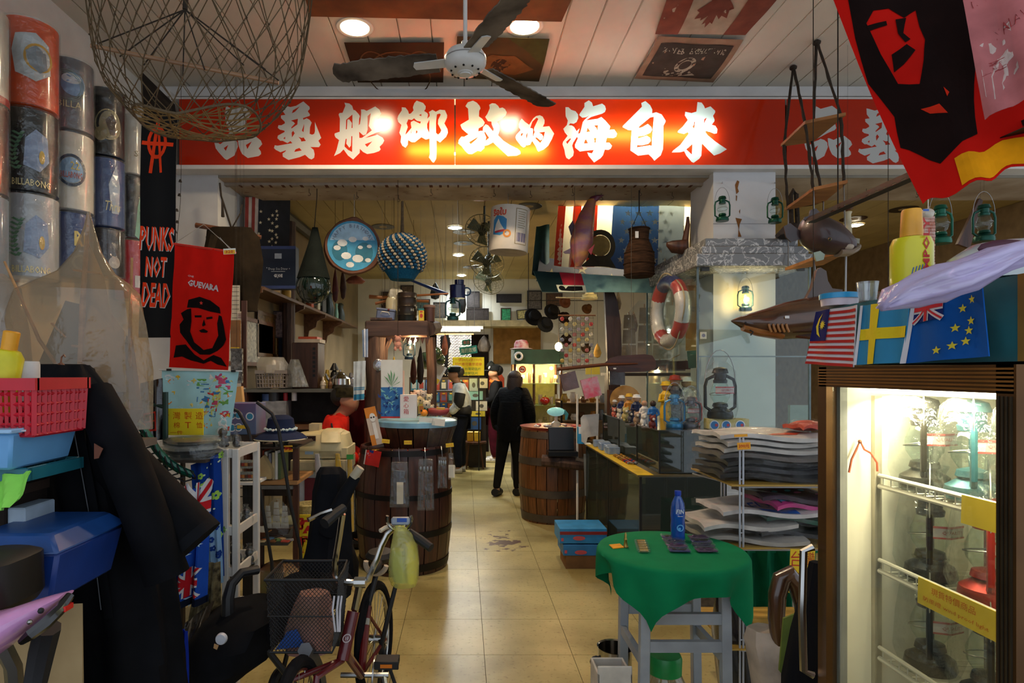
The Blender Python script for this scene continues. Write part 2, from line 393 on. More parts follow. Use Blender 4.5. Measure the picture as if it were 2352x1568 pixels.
# lintel above the two bays: header, soffit with peeling paint, shutter track, hooks
def peeling():
 m=mt('b9a995',.85,h2='8f7a64',scale=2.2,bump=.1);return m
lint=st('beam',B().bx(-2.74,6.4,5.30,5.98,3.287,4.07),peeling())
HDR=mt('8e8778',.7,var=.06)
lint.p('fascia',B().bx(-2.74,6.4,5.285,5.30,3.287,3.346),HDR,0)
lint.p('shutter_track',B().bx(-2.13,2.13,5.42,5.47,3.262,3.29),mt('9a8a78',.6),0)
fl=B()
for i in range(44): # flakes where the paint has come away: brown primer below
 x=-2.0+.093*i+jit(.02);fl.bx(x,x+R.uniform(.012,.03),5.415,5.475,3.2605,3.264)
lint.p('rust_streak',fl,mt('5a3522',.9),0)
fk=B();fn=plane((0,0,3.286),(1,0,0),(0,-1,0))
for i in range(60):
 x,y,w=R.uniform(-2.1,2.0),R.uniform(5.5,5.95),R.uniform(.008,.05)
 fk.print(fn,[pg([(x,-y),(x+w,-y+jit(.006)),(x+w*1.4,-y+.008),(x+w*.3,-y+.012)])],.0012)
lint.p('peeled_spot',fk,mt('6b4226',.9),0)
hk=B()
HOOKS=[(-1.42,5.6),(-1.0,5.7),(-.62,5.8),(-.3,5.6),(.28,5.62),(.62,5.66),(1.0,5.6),(1.3,5.75),(1.62,5.6),(1.95,5.7),(3.3,5.7),(3.7,5.6),(4.2,5.65)]
for x,y in HOOKS:hk.tube([(x,y,3.29),(x,y,3.25)]+[(x+.014*sin(a),y,3.236+.014*cos(a))for a in(0,.8,1.6,2.4,3.2,4.0)],.0025,5)
lint.p('hook',hk,mt('4a3a2c',.6,.5))
TRIM=mt('d2cfcb',.55,var=.05,scale=4)
def trim(n,z0,z1,y=5.28,steps=3):
 b=B();h=(z1-z0)/steps
 for k in range(steps):b.bx(-2.74,6.4,y-.05+.016*k,y+.02,z0+h*k+.002,z0+h*(k+1))
 return st('trim_%d'%n,b,TRIM,0)
trim(1,3.968,4.068);trim(2,3.343,3.39,5.28,2)
# pillar between the bays
pil=st('pillar',B().bx(2.13,2.66,5.2,5.72,0,3.34),mt('d6d6d6',.7,var=.04,scale=3))
pil.p('seam',B().bx(2.128,2.662,5.198,5.202,2.866,2.869),mt('8a8a8a',.8),0)
fn=plane((0,5.199,0))
def pxf(px,py,y):p=P(px,py,y);return(p.x,p.z)
pil.pr('peeled_paint',mt('8a5b33',.9),fn,[pg([pxf(a,b,5.2)for a,b in q])for q in([(1688,425),(1693,414),(1698,417),(1694,432),(1697,440),(1691,446)],[(1690,448),(1693,450),(1692,462),(1690,460)],[(1689,500),(1704,503),(1699,514),(1697,528),(1703,544),(1695,544),(1696,524)],[(1697,485),(1700,480),(1699,492)])],.0015)
MARB=mt('9a9a98',.25,h2='4d4f50',scale=6,var=.2,bump=0)
def marble():
 m,nt,out=newmat('grey_marble');N=nt.nodes.new;L=nt.links.new
 b=N('ShaderNodeBsdfPrincipled');b.inputs['Roughness'].default_value=.25
 tc=N('ShaderNodeNewGeometry');nz=N('ShaderNodeTexNoise');nz.inputs['Scale'].default_value=7;nz.inputs['Detail'].default_value=7;nz.inputs['Distortion'].default_value=2.2
 L(tc.outputs['Position'],nz.inputs['Vector']);r=N('ShaderNodeValToRGB');e=r.color_ramp.elements
 e[0].position=.46;e[0].color=lin('77797a');e[1].position=.5;e[1].color=lin('d8d8d6');n_=r.color_ramp.elements.new(.53);n_.color=lin('7f8182')
 L(nz.outputs[0],r.inputs[0]);L(r.outputs[0],b.inputs['Base Color']);L(b.outputs[0],out.inputs[0]);return m
MARB=marble()
for k,(xa,xb,za,zb,yf)in enumerate(((1620,1833,565,547,4.98),(1612,1858,582,565,4.9),(1600,1876,610,582,4.8))):
 a,b_=P(xa,za,yf),P(xb,zb,yf);pil.p('cornice_slab',B().bx(a.x,b_.x,yf,6.3,a.z,b_.z),MARB,0,bev=.004)
 # glass screen round the pillar below the cornice
gs=st('window_1',B().bx(1.86,1.875,4.86,4.875,0,2.44).bx(2.755,2.77,4.86,4.875,0,2.44).bx(1.86,1.875,6.2,6.215,0,2.44),mt('6d7a7a',.4,.6))
gs.p('pane',B().bx(1.875,2.755,4.866,4.87,1.73,2.44),GLASS,0);gs.p('pane',B().bx(1.875,2.755,4.866,4.87,.9,1.725),GLASS,0)
gs.p('pane',B().bx(1.866,1.87,4.875,6.2,.9,2.44),GLASS,0)
gs.p('rail',B().bx(1.86,2.77,4.862,4.874,1.722,1.732),mt('7f8c8a',.3,.5),0)
gs.p('bracket',B().bx(1.9,1.96,4.86,4.9,2.41,2.44).bx(2.66,2.72,4.86,4.9,2.41,2.44),mt('4a4a48',.5,.6),0)
# ---- light-box sign, traced lettering
A={}
c1,c2,c3,c4,c5=(480,225,8.4),(760,225,8.4),(1040,225,9.408),(1280,225,9.046),(1530,225,8.4)
GLY=[(c1,[[(318,425),(315,230),(330,150),(420,200),(640,140),(760,230),(810,330),(720,440),(700,490),(722,570),(690,610),(560,665),(430,735),(180,865),(160,850),(415,655),(360,580)],[(490,430),(520,430),(500,485)]]),(c1,[[(105,865),(178,868),(215,892),(300,830),(385,800),(415,778),(490,800),(548,850),(550,890),(560,935),(530,1010),(490,1110),(345,1195),(300,1170),(190,1050),(130,970)],[(285,965),(372,905),(325,1022)]]),(c1,[[(555,770),(580,765),(670,800),(760,755),(880,722),(1000,820),(1028,890),(958,970),(1000,1030),(1005,1080),(960,1120),(750,1158),(640,1080),(600,1000),(568,900)],[(712,905),(825,838),(740,985)]]),(c1,[[(1412,132),(1450,140),(1570,175),(1680,150),(1820,65),(1940,170),(1945,210),(1905,255),(1950,320),(1940,345),(1810,388),(1825,420),(1885,390),(1940,420),(1982,475),(1950,560),(1942,690),(1990,708),(2030,690),(2045,640),(2042,460),(2165,770),(2110,825),(2155,900),(2120,948),(1955,945),(2020,1000),(2038,1080),(2030,1150),(1980,1185),(1930,1165),(1855,1095),(1750,1140),(1535,1195),(1425,1130),(1420,1070),(1470,1035),(1490,1005),(1380,1045),(1290,1000),(1253,965),(1270,910),(1320,920),(1610,870),(1570,830),(1515,870),(1420,825),(1375,825),(1320,775),(1330,725),(1460,655),(1455,630),(1370,610),(1328,575),(1340,525),(1400,525),(1465,488),(1460,455),(1390,390),(1388,338),(1475,325),(1420,250)],[(1600,295),(1620,235),(1755,160),(1660,265)],[(1580,435),(1715,400),(1705,510),(1590,590),(1590,565),(1660,490),(1630,460)],[(1838,495),(1825,660),(1792,630)],[(1622,632),(1655,680),(1602,760),(1595,670)],[(1470,745),(1470,795),(1435,780)],[(1725,748),(1790,770),(1825,760),(1870,828),(1780,840),(1770,800)],[(1645,1040),(1670,990),(1745,962),(1790,1012)]]),(c2,[[(262,90),(355,105),(410,150),(435,230),(465,235),(535,310),(560,350),(545,400),(538,525),(560,500),(575,400),(585,280),(580,220),(640,222),(690,248),(855,163),(940,225),(972,300),(930,360),(900,420),(880,485),(935,452),(1010,500),(1035,555),(1000,630),(870,670),(740,730),(660,772),(860,720),(895,705),(1000,765),(1030,820),(1000,880),(940,940),(962,990),(930,1025),(830,1060),(700,1080),(620,1040),(560,980),(555,1060),(430,1185),(330,1110),(245,990),(180,1060),(60,1120),(110,1000),(140,880),(158,810),(90,760),(70,715),(75,682),(170,650),(175,400),(150,320),(165,290),(225,285),(280,150)],[(295,420),(415,318),(418,575),(398,580),(405,480),(350,408),(318,420),(308,600),(288,605)],[(395,735),(413,735),(410,1040),(330,1000),(262,935),(285,790),(305,785),(298,880),(355,958),(385,920)],[(545,650),(625,722),(680,700),(710,610),(708,350),(770,290),(730,540),(790,625),(600,768),(550,770)],[(655,893),(800,835),(700,945)]]),(c2,[[(1368,178),(1440,185),(1490,250),(1505,305),(1540,300),(1595,240),(1583,180),(1610,100),(1655,50),(1780,95),(1830,160),(1825,210),(1800,250),(1860,290),(1875,320),(1860,400),(1905,350),(1905,310),(1890,270),(1960,228),(2025,265),(2100,225),(2200,235),(2243,330),(2240,380),(2190,490),(2250,600),(2258,670),(2220,750),(2105,855),(2035,810),(2038,1000),(2030,1170),(1985,1245),(1960,1235),(1895,1145),(1912,1080),(1905,780),(1830,800),(1745,755),(1620,850),(1560,850),(1490,810),(1480,900),(1440,955),(1380,920),(1345,850),(1355,740),(1320,670),(1360,520),(1300,460),(1283,400),(1300,340),(1368,240)],[(1495,410),(1560,425),(1605,390),(1660,440),(1735,455),(1722,495),(1670,470),(1600,435),(1545,460),(1540,500),(1555,575),(1440,710),(1445,670),(1485,560),(1460,490)],[(1560,590),(1552,670),(1510,750),(1540,690)],[(1645,625),(1668,635),(1668,670),(1640,688)],[(1700,330),(1745,308),(1745,350)],[(1900,415),(1858,500),(1858,580),(1896,675)],[(2045,315),(2100,298),(2120,320),(2070,420),(2065,500),(2130,620),(2110,670),(2065,708),(2028,670),(2028,480)]]),(c3,[[(275,172),(325,92),(435,55),(520,100),(580,170),(598,225),(570,280),(565,398),(640,450),(692,530),(660,600),(560,655),(550,720),(610,705),(645,712),(655,630),(710,565),(765,590),(870,720),(885,670),(840,570),(835,510),(760,500),(700,410),(750,340),(800,220),(788,145),(850,112),(920,120),(975,165),(1010,220),(1075,205),(1130,240),(1168,310),(1140,380),(1060,450),(962,515),(1010,600),(1010,700),(978,805),(1100,930),(1240,1020),(1400,1100),(1455,1150),(1460,1200),(1390,1240),(1190,1252),(870,955),(760,1015),(680,1030),(678,1080),(605,1150),(530,1138),(410,1210),(340,1205),(270,1140),(190,1035),(120,980),(130,910),(185,835),(245,838),(340,785),(300,755),(200,670),(165,590),(170,572),(345,468),(330,230),(280,185)],[(350,955),(560,830),(500,900),(388,1000)],[(692,725),(788,860),(700,935),(722,850),(682,750)]]),(c3,[[(1490,443),(1560,515),(1650,580),(1740,440),(1800,390),(1880,372),(1940,400),(1985,480),(1980,550),(1945,622),(2085,608),(2190,770),(2140,890),(2060,1030),(1960,1110),(1850,1155),(1825,1120),(1800,1050),(1720,930),(1700,950),(1670,1005),(1605,1022),(1580,1010),(1570,1045),(1530,1065),(1480,1035),(1375,905),(1355,850),(1370,800),(1465,693),(1425,630),(1425,570),(1445,500)],[(1672,645),(1720,510),(1810,425),(1850,450),(1760,640),(1752,690),(1770,735),(1745,790),(1722,900),(1735,700),(1730,660)],[(1860,748),(1990,730),(1960,870),(1890,975),(1790,880),(1785,850),(1820,855),(1890,915),(1940,890),(1956,830),(1925,780)],[(1465,795),(1480,765),(1525,760),(1485,835)],[(1590,790),(1622,740),(1597,890),(1582,830)]]),(c4,[[(170,190),(230,190),(290,245),(380,275),(430,340),(435,420),(400,500),(340,535),(270,525),(235,565),(300,568),(350,600),(400,690),(460,635),(430,745),(475,730),(500,640),(530,500),(560,460),(665,360),(600,400),(520,410),(455,355),(470,320),(565,185),(563,105),(655,48),(720,95),(745,172),(930,115),(990,160),(1012,230),(990,290),(930,325),(700,395),(600,465),(840,430),(915,393),(1000,470),(1100,590),(1075,665),(1180,655),(1240,740),(1220,800),(1160,830),(1030,820),(1005,925),(1080,930),(1135,990),(1110,1050),(1060,1078),(985,1070),(950,1190),(900,1250),(765,1340),(710,1275),(650,1200),(622,1130),(720,1150),(760,1078),(560,1098),(470,1112),(370,1030),(365,970),(430,835),(408,805),(330,930),(310,990),(345,1120),(330,1200),(245,1275),(190,1245),(165,1180),(150,1080),(108,960),(120,910),(215,785),(160,720),(125,640),(200,560),(220,470),(175,380),(170,290)],[(182,910),(265,838),(285,850),(208,955)],[(628,608),(690,700),(605,712)],[(762,572),(845,560),(840,675),(825,675),(810,620)],[(552,948),(570,880),(598,850),(640,940)],[(752,830),(812,825),(800,925),(768,930),(770,880)]]),(c4,[[(1745,105),(1830,62),(1930,150),(1975,240),(1970,318),(2055,295),(2170,340),(2250,470),(2245,500),(2205,570),(2195,1060),(2150,1190),(2018,1303),(1960,1230),(1895,1170),(1680,1198),(1520,1090),(1520,1060),(1550,668),(1480,665),(1360,605),(1365,580),(1760,180)],[(1690,630),(1700,590),(1930,405),(2005,390),(1962,995),(1920,983),(1655,1025),(1660,975),(1750,985),(1890,950),(1940,890),(1930,830),(1860,785),(1670,845),(1678,795),(1800,780),(1930,720),(1970,660),(1950,600),(1880,538),(1770,605)]]),(c5,[[(605,78),(685,88),(730,150),(750,200),(855,160),(945,245),(945,280),(905,345),(935,420),(930,450),(880,515),(950,535),(990,600),(980,680),(930,690),(850,655),(790,640),(805,620),(748,650),(800,720),(950,840),(1172,988),(1040,1070),(925,1110),(800,990),(690,870),(680,1110),(640,1170),(530,1250),(490,1230),(390,1110),(350,1025),(270,1045),(110,1050),(140,1010),(270,910),(440,690),(415,655),(340,690),(225,660),(230,640),(330,545),(418,425),(360,335),(370,265),(490,290),(585,262)],[(540,460),(560,460),(542,598),(508,555),(535,510)],[(740,405),(785,380),(722,505)],[(388,990),(512,880),(495,1090)]]),]
sg=T('shop_sign','long red light-box sign with white brush lettering across the shop front','sign')
sg.p('housing',B().bx(-2.47,6.4,5.275,5.298,3.39,3.40).bx(-2.47,6.4,5.24,5.298,3.955,3.966).bx(-2.475,-2.465,5.13,5.298,3.39,3.966),mt('d8d4cc',.5),0)
YF=5.13
bk=B().bx(-2.47,6.4,5.27,5.275,3.395,3.96);sg.p('back_plate',bk,mt('5a5650',.9),0)
REDA=backlit('e6340e',rough=.16);WHA=backlit('f4f6f2',rough=.2)
def sx(px):return(px-VX)*YF/FOC
def sz(py):return EYE+(VY-py)*YS/FOC # the face stands proud of the wall
k_=YF/YS
def gl(g,dx=0,dy=0):
 (ox,oy,s),loops=g
 return[[((ox+dx+x/s-VX)*YF/FOC,EYE+(VY-oy-dy-y/s)*YF/FOC)for x,y in l]for l in loops]
ALLG=[gl(g)for g in GLY]+[gl(GLY[i],1355,1)for i in(0,1,2)]+[gl(GLY[3],1342,8)]
fn=plane((0,YF,0));za,zb=EYE+(VY-380)*YF/FOC,EYE+(VY-228)*YF/FOC
for a,b_ in((412,1043.5),(1046.5,1803),(1807,2500)):
 ins=[g for g in ALLG if sx(a)<g[0][0][0]<sx(b_)]
 sh=[pg([(sx(a),za),(sx(b_),za),(sx(b_),zb),(sx(a),zb)],*[g[0]for g in ins])]+[pg(h)for g in ins for h in g[1:]]
 sg.pr('face_panel',REDA,fn,sh,0,99)
for g in ALLG:sg.pr('lettering',WHA,fn,[pg(*g)],0,99)
sg.p('top_cover',B().bx(-2.47,6.4,YF-.01,5.24,EYE+(VY-228)*YF/FOC,EYE+(VY-224)*YF/FOC),TRIM,0)
sg.p('bottom_ledge',B().bx(-2.47,6.4,YF-.015,5.28,EYE+(VY-389)*YF/FOC,EYE+(VY-380)*YF/FOC),TRIM,0)
# the tubes inside: two of them still burn
for x0,x1,pw,c,z in((940,1250,22,(1,.80,.42),352),(1340,1620,11,(.80,1,.92),318)):
 xa,xb=(x0-VX)*5.2/FOC,(x1-VX)*5.2/FOC;zz=EYE+(VY-z)*5.2/FOC
 sg.p('tube',B().cyl((xa,5.21,zz),(xb,5.21,zz),.012,n=8),glow(c,30))
 lamp('AREA','sign_tube',((xa+xb)/2,5.19,zz),pw,c,xb-xa,(-pi/2,0,0),sy=.04)
 # ================================================================= on and under the street-side ceiling
fan=T('ceiling_fan','white three-blade ceiling fan with dusty brown blades under the ceiling','fan')
fc=V((.008,3.1,3.18));WH=mt('cfcdc8',.4,var=.06);DUST=mt('7a6f63',.95,h2='3a332d',scale=5,bump=.3)
fan.p('rod',B().cyl(fc+V((0,0,.05)),(fc.x,fc.y,ZC),.011,n=10),WH)
fan.p('canopy_cup',B().lathe([(.05,0),(.045,.05),(.015,.07)],(fc.x,fc.y,ZC-.07)),WH)
hub=fan.p('motor_housing',B().lathe([(.02,-.062),(.035,-.064),(.04,-.058),(.075,-.05),(.098,-.03),(.106,-.012),(.106,.02),(.09,.045),(.04,.055),(.02,.075),(.02,.1)],fc,28),WH)
hub.p('cap',B().lathe([(.001,-.072),(.028,-.07),(.032,-.06)],fc),WH)
for k in range(10):
 a=2*pi*k/10+.2;c=fc+V((.072*cos(a),.072*sin(a),-.052));hub.p('vent_hole',B().ball(c,.006,6,4),mt('1a1816',.9))
hub.p('band',B().lathe([(.1075,.003),(.1085,.005),(.1075,.008)],fc,28,cap=False),mt('8a8884',.5))
for ang in(172,45,292):
 a=radians(ang);d=V((cos(a),sin(a),0));n_=V((-sin(a),cos(a),0));up=V((0,0,1));tl=n_*cos(.22)+up*sin(.22)
 pts=[];rr=random.Random(ang)
 for i in range(34):t=i/33;pts.append((.14+.53*t,.062+.012*sin(t*3)+rr.uniform(-.004,.004)*(1+t*1.5)))
 pts+=[(.69,.035),(.70,0),(.69,-.04)]
 for i in range(34):t=1-i/33;pts.append((.14+.53*t,-.062-.01*sin(t*3)-rr.uniform(0,.007)*(1+t)))
 fb=(lambda x,y,d=d,tl=tl:fc+d*x+tl*y+up*(.012-.03*x))
 bl=fan.p('blade',B().prism(pts,fb,.006),DUST)
 bl.p('blade_arm',B().prism([(.09,.03),(.26,.025),(.27,0),(.26,-.025),(.09,-.03)],lambda x,y,f=fb:f(x,y)-up*.008,.005),WH)
LAMPS=[]
for k,(px,py)in enumerate(((815,63),(1205,60))):
 c=C(px,py,0);t=T('downlight',['round recessed ceiling lamp above the blade of the fan, left of its rod','round recessed ceiling lamp right of the fan rod'][k],'lamp','recessed ceiling lamps at the shop front')
 t.p('trim_ring',B().lathe([(.105,-.006),(.13,-.004),(.135,.002),(.105,.002)],c,24,cap=False),WH)
 t.p('bulb',B().lathe([(.001,-.03),(.06,-.022),(.1,-.006),(.103,.002)],c,20),glow((1,.78,.45),28))
 lamp('SPOT','downlight_glow',c-V((0,0,.04)),95,(1,.76,.5),.09,spot=2.75)
 # cloths pinned flat on the ceiling
def ceilcloth(name,label,cat,q,hexes,w,h,prints=(),amp=.012):
 f0=quadfn(*[C(*p)for p in q],w,h);f=lambda x,y:V(f0(x,y))-V((0,0,.012+amp*abs(sin(6*x/w+2*y/h))*sin(pi*min(1,max(0,y/h)))*1.5))
 t=T(name,label,cat);t.p('cloth',B().sheet(lambda x,y:f(x,y),(0,w),(0,h),14,8,-.001),hexes)
 for nm,m,sh in prints:t.p(nm,B().print(f,sh,.003 if nml(f,w/2,h/2).z<0 else-.003,.08),m,0)
 return t
CL=mt('6a4a34',.95,h2='4a3020',scale=2.5,bump=.3)
ceilcloth('ceiling_cloth','wide faded brown cloth pinned above the fan, cut by the top edge','cloth',[(1290,42),(712,30),(690,-60),(1330,-60)],mt('8a5a38',.95,h2='5a3d2c',scale=2.5,bump=.3),1.9,.5)
a_=[('emblem',mt('5c4a2c',.95,alpha=1),[ring(.3,.3,.17,.15),ring(.78,.3,.17,.15),ring(.54,.05,.4,.38),tx('NO FEAR',.54,.26,.06,.26)])]
ceilcloth('ceiling_banner','dark brown bordered banner with ring emblems beside the lit lamp','banner',[(1018,183),(822,183),(790,90),(1020,90)],mt('43301f',.95,h2='2c2118',scale=3),1.,.55,a_[:0]+[('emblem',mt('5f472d',.95),[ring(.25,.3,.15,.135),ring(.75,.3,.15,.135),ring(.5,.1,.36,.345)])])
ceilcloth('ceiling_banner','dark green and brown banner with an eye-shaped emblem behind the fan blade','banner',[(1238,181),(1043,172),(1050,76),(1262,82)],mt('4a3a22',.95,h2='2d2b1c',scale=3),1.,.55,[('emblem',mt('5d4326',.95),[pg([(.1,.2),(.35,.35),(.6,.37),(.9,.2),(.6,.1),(.3,.1)])]),('pupil',mt('2d2118',.95),[ci(.5,.22,.1)]),('corner',mt('3c4020',.95),[pg([(.0,.55),(.45,.55),(.2,.4),(0,.25)])])])
MAP=[(.5,1),(.45,.88),(.38,.92),(.41,.72),(.3,.82),(.28,.75),(.15,.78),(.19,.64),(.12,.6),(.32,.42),(.29,.34),(.48,.37),(.485,.2),(.515,.2),(.52,.37),(.71,.34),(.68,.42),(.88,.6),(.81,.64),(.85,.78),(.72,.75),(.7,.82),(.59,.72),(.62,.92),(.55,.88)]
ceilcloth('ceiling_flag','faded red and white maple leaf flag on the ceiling','flag',[(1712,72),(1505,70),(1548,-70),(1830,-70)],mt('a89684',.95,var=.1),1.2,.6,[('side_band',mt('7d4436',.95),[rc(0,0,.3,.6),rc(.9,0,1.2,.6)]),('leaf',mt('6e3c30',.95),[pg([(.32+.56*x,.6-.52*y)for x,y in MAP])])])
ceilcloth('ceiling_flag','dark pirate-style flag with upside-down lettering below the maple leaf flag','flag',[(1638,183),(1457,174),(1512,76),(1708,84)],mt('8a6c58',.95,var=.1),1.,.62,[('field',mt('3a302a',.95),[rc(.07,.07,.93,.55)]),('lettering',mt('a59a8a',.95),[tx('FIGHTEROUS',.33,.47,.07,.42,.01,rot=pi),tx('MOLEP',.73,.46,.07,.26,.01,rot=pi)]),('emblem',mt('8b8172',.95),[ring(.5,.27,.12,.07),pg([(.3,.12),(.45,.2),(.6,.15),(.72,.22),(.7,.1),(.5,.08)])])])
# hanging lift net
net=T('fishing_net','brown knotted fishing net bag hanging from the ceiling','net')
NY=3.0
def netpt(u,v): # u round the bag 0..1, v from bottom 0 to top 1
 py=272-560*v*(.55+.45*v)if v>0 else 272
 half=175+28*sin(min(1,v*3)*pi/2)+75*v;cx=455+12*v
 if v<.3:half*=.80+.2*sin(v/.3*pi/2)
 a=2*pi*u;x=cx+half*cos(a);p=P(x,0,NY);z=P(0,py+10*sin(a*3),NY).z
 return V((p.x,NY+.42*half/260*sin(a),z-.05*(1-min(1,v*4))*(1-abs(cos(a)))))
b=B();NU,NV=26,11;kn=B()
for i in range(NU):
 for sgn in(1,-1):
  pts=[]
  for j in range(NV+1):
   v=j/NV;pts.append(netpt((i+sgn*j*.5)/NU,v**1.25)+V((jit(.004),jit(.004),jit(.004))))
  b.tube(pts,.0028,4)
for i in range(NU):
 for j in range(1,NV,2):kn.ball(netpt((i+j*.5)/NU,(j/NV)**1.25),.0055,5,3)
net.p('netting',b,mt('5b4c38',.9),kind='stuff');net.p('knot',kn,mt('4a3d30',.9),kind='stuff')
bot=B()
for i in range(26): # the gathered floor of the bag
 for sgn in(1,-1):
  a=netpt(i/26,0);c=netpt(i/26+.5+sgn*.12,0);m_=(a+c)/2;m_.z-=.035;bot.tube([a,(a+m_)/2-V((0,0,.012)),m_,(c+m_)/2-V((0,0,.012)),c],.0024,4)
net.p('bag_bottom',bot,mt('8a7048',.9),kind='stuff')
net.p('rim_rope',B().tube([netpt(i/40,0)for i in range(40)],.006,6,close=True),ROPE)
ap=P(425,22,NY)
sp_=B()
for q in((225,100),(275,130),(330,150),(420,175),(470,160),(560,150),(610,160),(640,185)):sp_.tube([ap,P(q[0],q[1],NY+.05)],.0035,5)
sp_.tube([ap,P(430,-40,NY),(ap.x+.01,NY,ZC)],.012,6)
net.p('bridle_rope',sp_,DKROPE)
net.p('spreader_stick',B().cyl(P(209,105,NY-.02),P(640,190,NY+.12),.011,n=8),wood('a07a58','7b5a40',axis='x'))
# ================================================================= left wall of the arcade: towel rolls, scarves, coat, baskets
COATG=.6
def TB0(pts,y,r):return B().tube([P(a,b_,y)for a,b_ in pts],r,5)
def roll(px,ya,yb,y,r,hexc,label,prints=()):
 c=P(px,0,y);z0,z1=P(0,yb,y).z,P(0,ya,y).z;c=V((c.x,c.y,z0));h=z1-z0;a0=atan2(-c.y,-c.x)
 t=T('towel_roll',label,'towel','wrapped beach towel rolls on the wall')
 t.p('towel',B().lathe([(r*.9,.004),(r,.012),(r,h-.012),(r*.9,h-.004)],c,22),mt(hexc,.32,var=.06,coat=.8))
 t.p('film_wrap',B().lathe([(r+.007,.002),(r+.008,h*.3),(r+.007,h-.002)],c,22,cap=False,wob=.01),film('f4f6f6',.10,.1,1.,16,.02))
 f=cylfn(c,r+.0025,a0=a0)
 for i,(nm,hx,sh)in enumerate(prints):t.pr(nm,mt(hx,.5,coat=.5),f,[([(x,v_*h)for x,v_ in q[0]],q[1])for q in sh],.001+.001*i,.05)
 return t
def sh(s,ax=1.,ay=1.):return s
LAUR=[line(-.06-.02*sin(k*.5),.25+.05*k,-.075-.02*sin(k*.5)+.03,.29+.05*k,.02)for k in range(9)]+[line(-.06-.02*sin(k*.5),.25+.05*k,-.1-.02*sin(k*.5),.29+.05*k,.02)for k in range(9)]
bear=[('emblem_patch','cfd4d6',[pg([(-.07,.35),(-.09,.6),(-.07,.78),(.03,.82),(.10,.72),(.11,.4),(.03,.28)])]),('emblem_ring','d8a028',[([(x,.55+y*2.1)for x,y in ring(.045,0,.075,.062)[0]],ring(0,0,1,1)[1])]),('bear_face','8b9299',[pg([(0,.45),(-.02,.6),(.03,.68),(.08,.62),(.09,.45),(.05,.38)])])]
grey=[('oval','7fa0c8',[ci(.02,.62,.07,.16)]),('oval_cloud','d6dbe0',[ci(.01,.69,.055,.07)]),('rings','86a08c',[([(x-.015,.58+y*2.3)for x,y in ring(0,0,q,q-.003)[0]],ring(0,0,1,1)[1])for q in(.078,.088,.098)]),('lettering','d8cf9a',[tx('BILLA',0,.34,.09,.13)])]
lau=[('laurel','5d8a66',LAUR),('shield','8fa2c4',[pg([(-.03,.3),(-.02,.62),(.03,.74),(.09,.66),(.1,.38),(.05,.24)])]),('drop','d8b040',[ci(.06,.42,.015,.08)]),('lettering','e0d090',[tx('BILLABONG',.01,.1,.08,.19,.005)])]
oval=[('oval_rim','23344e',[([(x+.01,.5+y*2.4)for x,y in ring(0,0,.085,.07)[0]],ring(0,0,1,1)[1])]),('oval_field','8fb0d4',[ci(.01,.5,.068,.16)]),('lettering','c04a28',[tx('BILLABONG',.01,.44,.08,.12,.01)]),('lettering','d8c060',[tx('22',.03,.56,.1,.05,.01)])]
roll(-46,25,240,3.26,.125,'cdc9bd','cream patterned towel roll cut by the picture edge, top row',[('band','b03028',[rc(.05,0,.2,.08)])])
roll(-46,240,450,3.26,.125,'4a2420','dark maroon towel roll at the picture edge, second row')
roll(-46,450,640,3.26,.125,'8f99a5','pale blue-grey towel roll at the picture edge, third row')
roll(68,62,262,3.64,.148,'e2500f','bright orange towel roll with a bear emblem, top of its column',bear)
roll(68,264,452,3.64,.148,'0e1013','black towel roll with green laurel print under the orange one',lau)
roll(68,454,645,3.64,.148,'b7b8ba','silver grey towel roll with laurel and shield print, bottom of its column',lau)
roll(160,148,312,4.02,.137,'6f6f76','slate grey towel roll with blue oval, top of the second column',grey)
roll(160,314,492,4.02,.137,'d9d2c4','white towel roll with dark ringed oval emblem',oval)
roll(160,494,645,4.02,.137,'1d3a78','royal blue towel roll with yellow letters above the plastic-wrapped ship',[('lettering','e6cf70',[tx('RI',.06,.6,.22,.07,.03)]),('swirl','8aa0c8',[([(x+.07,.25+y*2)for x,y in ring(0,0,.06,.045)[0]],ring(0,0,1,1)[1])])])
roll(242,212,368,4.42,.125,'0c0d10','black towel roll with an oval fairy picture, top of the third column',[('oval_rim','b8a878',[([(x+.02,.45+y*2.6)for x,y in ring(0,0,.085,.078)[0]],ring(0,0,1,1)[1])]),('picture','9a8a60',[ci(.03,.45,.07,.2),ci(-.03,.3,.04,.1)]),('figure','4a3018',[pg([(.03,.3),(.0,.5),(.04,.62),(.07,.5),(.06,.3)])])])
roll(242,370,528,4.42,.125,'2c4a86','navy towel roll with pale spray print, third column',[('spray','a7b6cc',[pg([(.04,.2),(.02,.6),(.07,.9),(.1,.6),(.09,.2)])]),('lettering','d8d0a0',[tx('Thru',.05,.3,.14,.1,shear=.3)])])
roll(242,530,640,4.42,.125,'2a2326','dark brown towel roll at the foot of the third column',[('badge','b9b0a8',[ci(.06,.3,.04,.12)])])
roll(300,272,408,4.8,.11,'cfcabf','off-white towel roll beside the black scarf, top row',[('lettering','8a8050',[tx('S',.04,.35,.1,.03)])])
roll(300,410,553,4.8,.11,'101215','black glossy towel roll with green streak beside the scarf',[('streak','6aa890',[pg([(.03,.05),(.05,.5),(.08,.8),(.09,.4),(.06,.0)])])])
roll(300,555,690,4.8,.11,'b2202a','crimson towel roll beside the black scarf, lowest row',[('panel','d8d0d0',[rc(.03,.2,.09,.4)])])
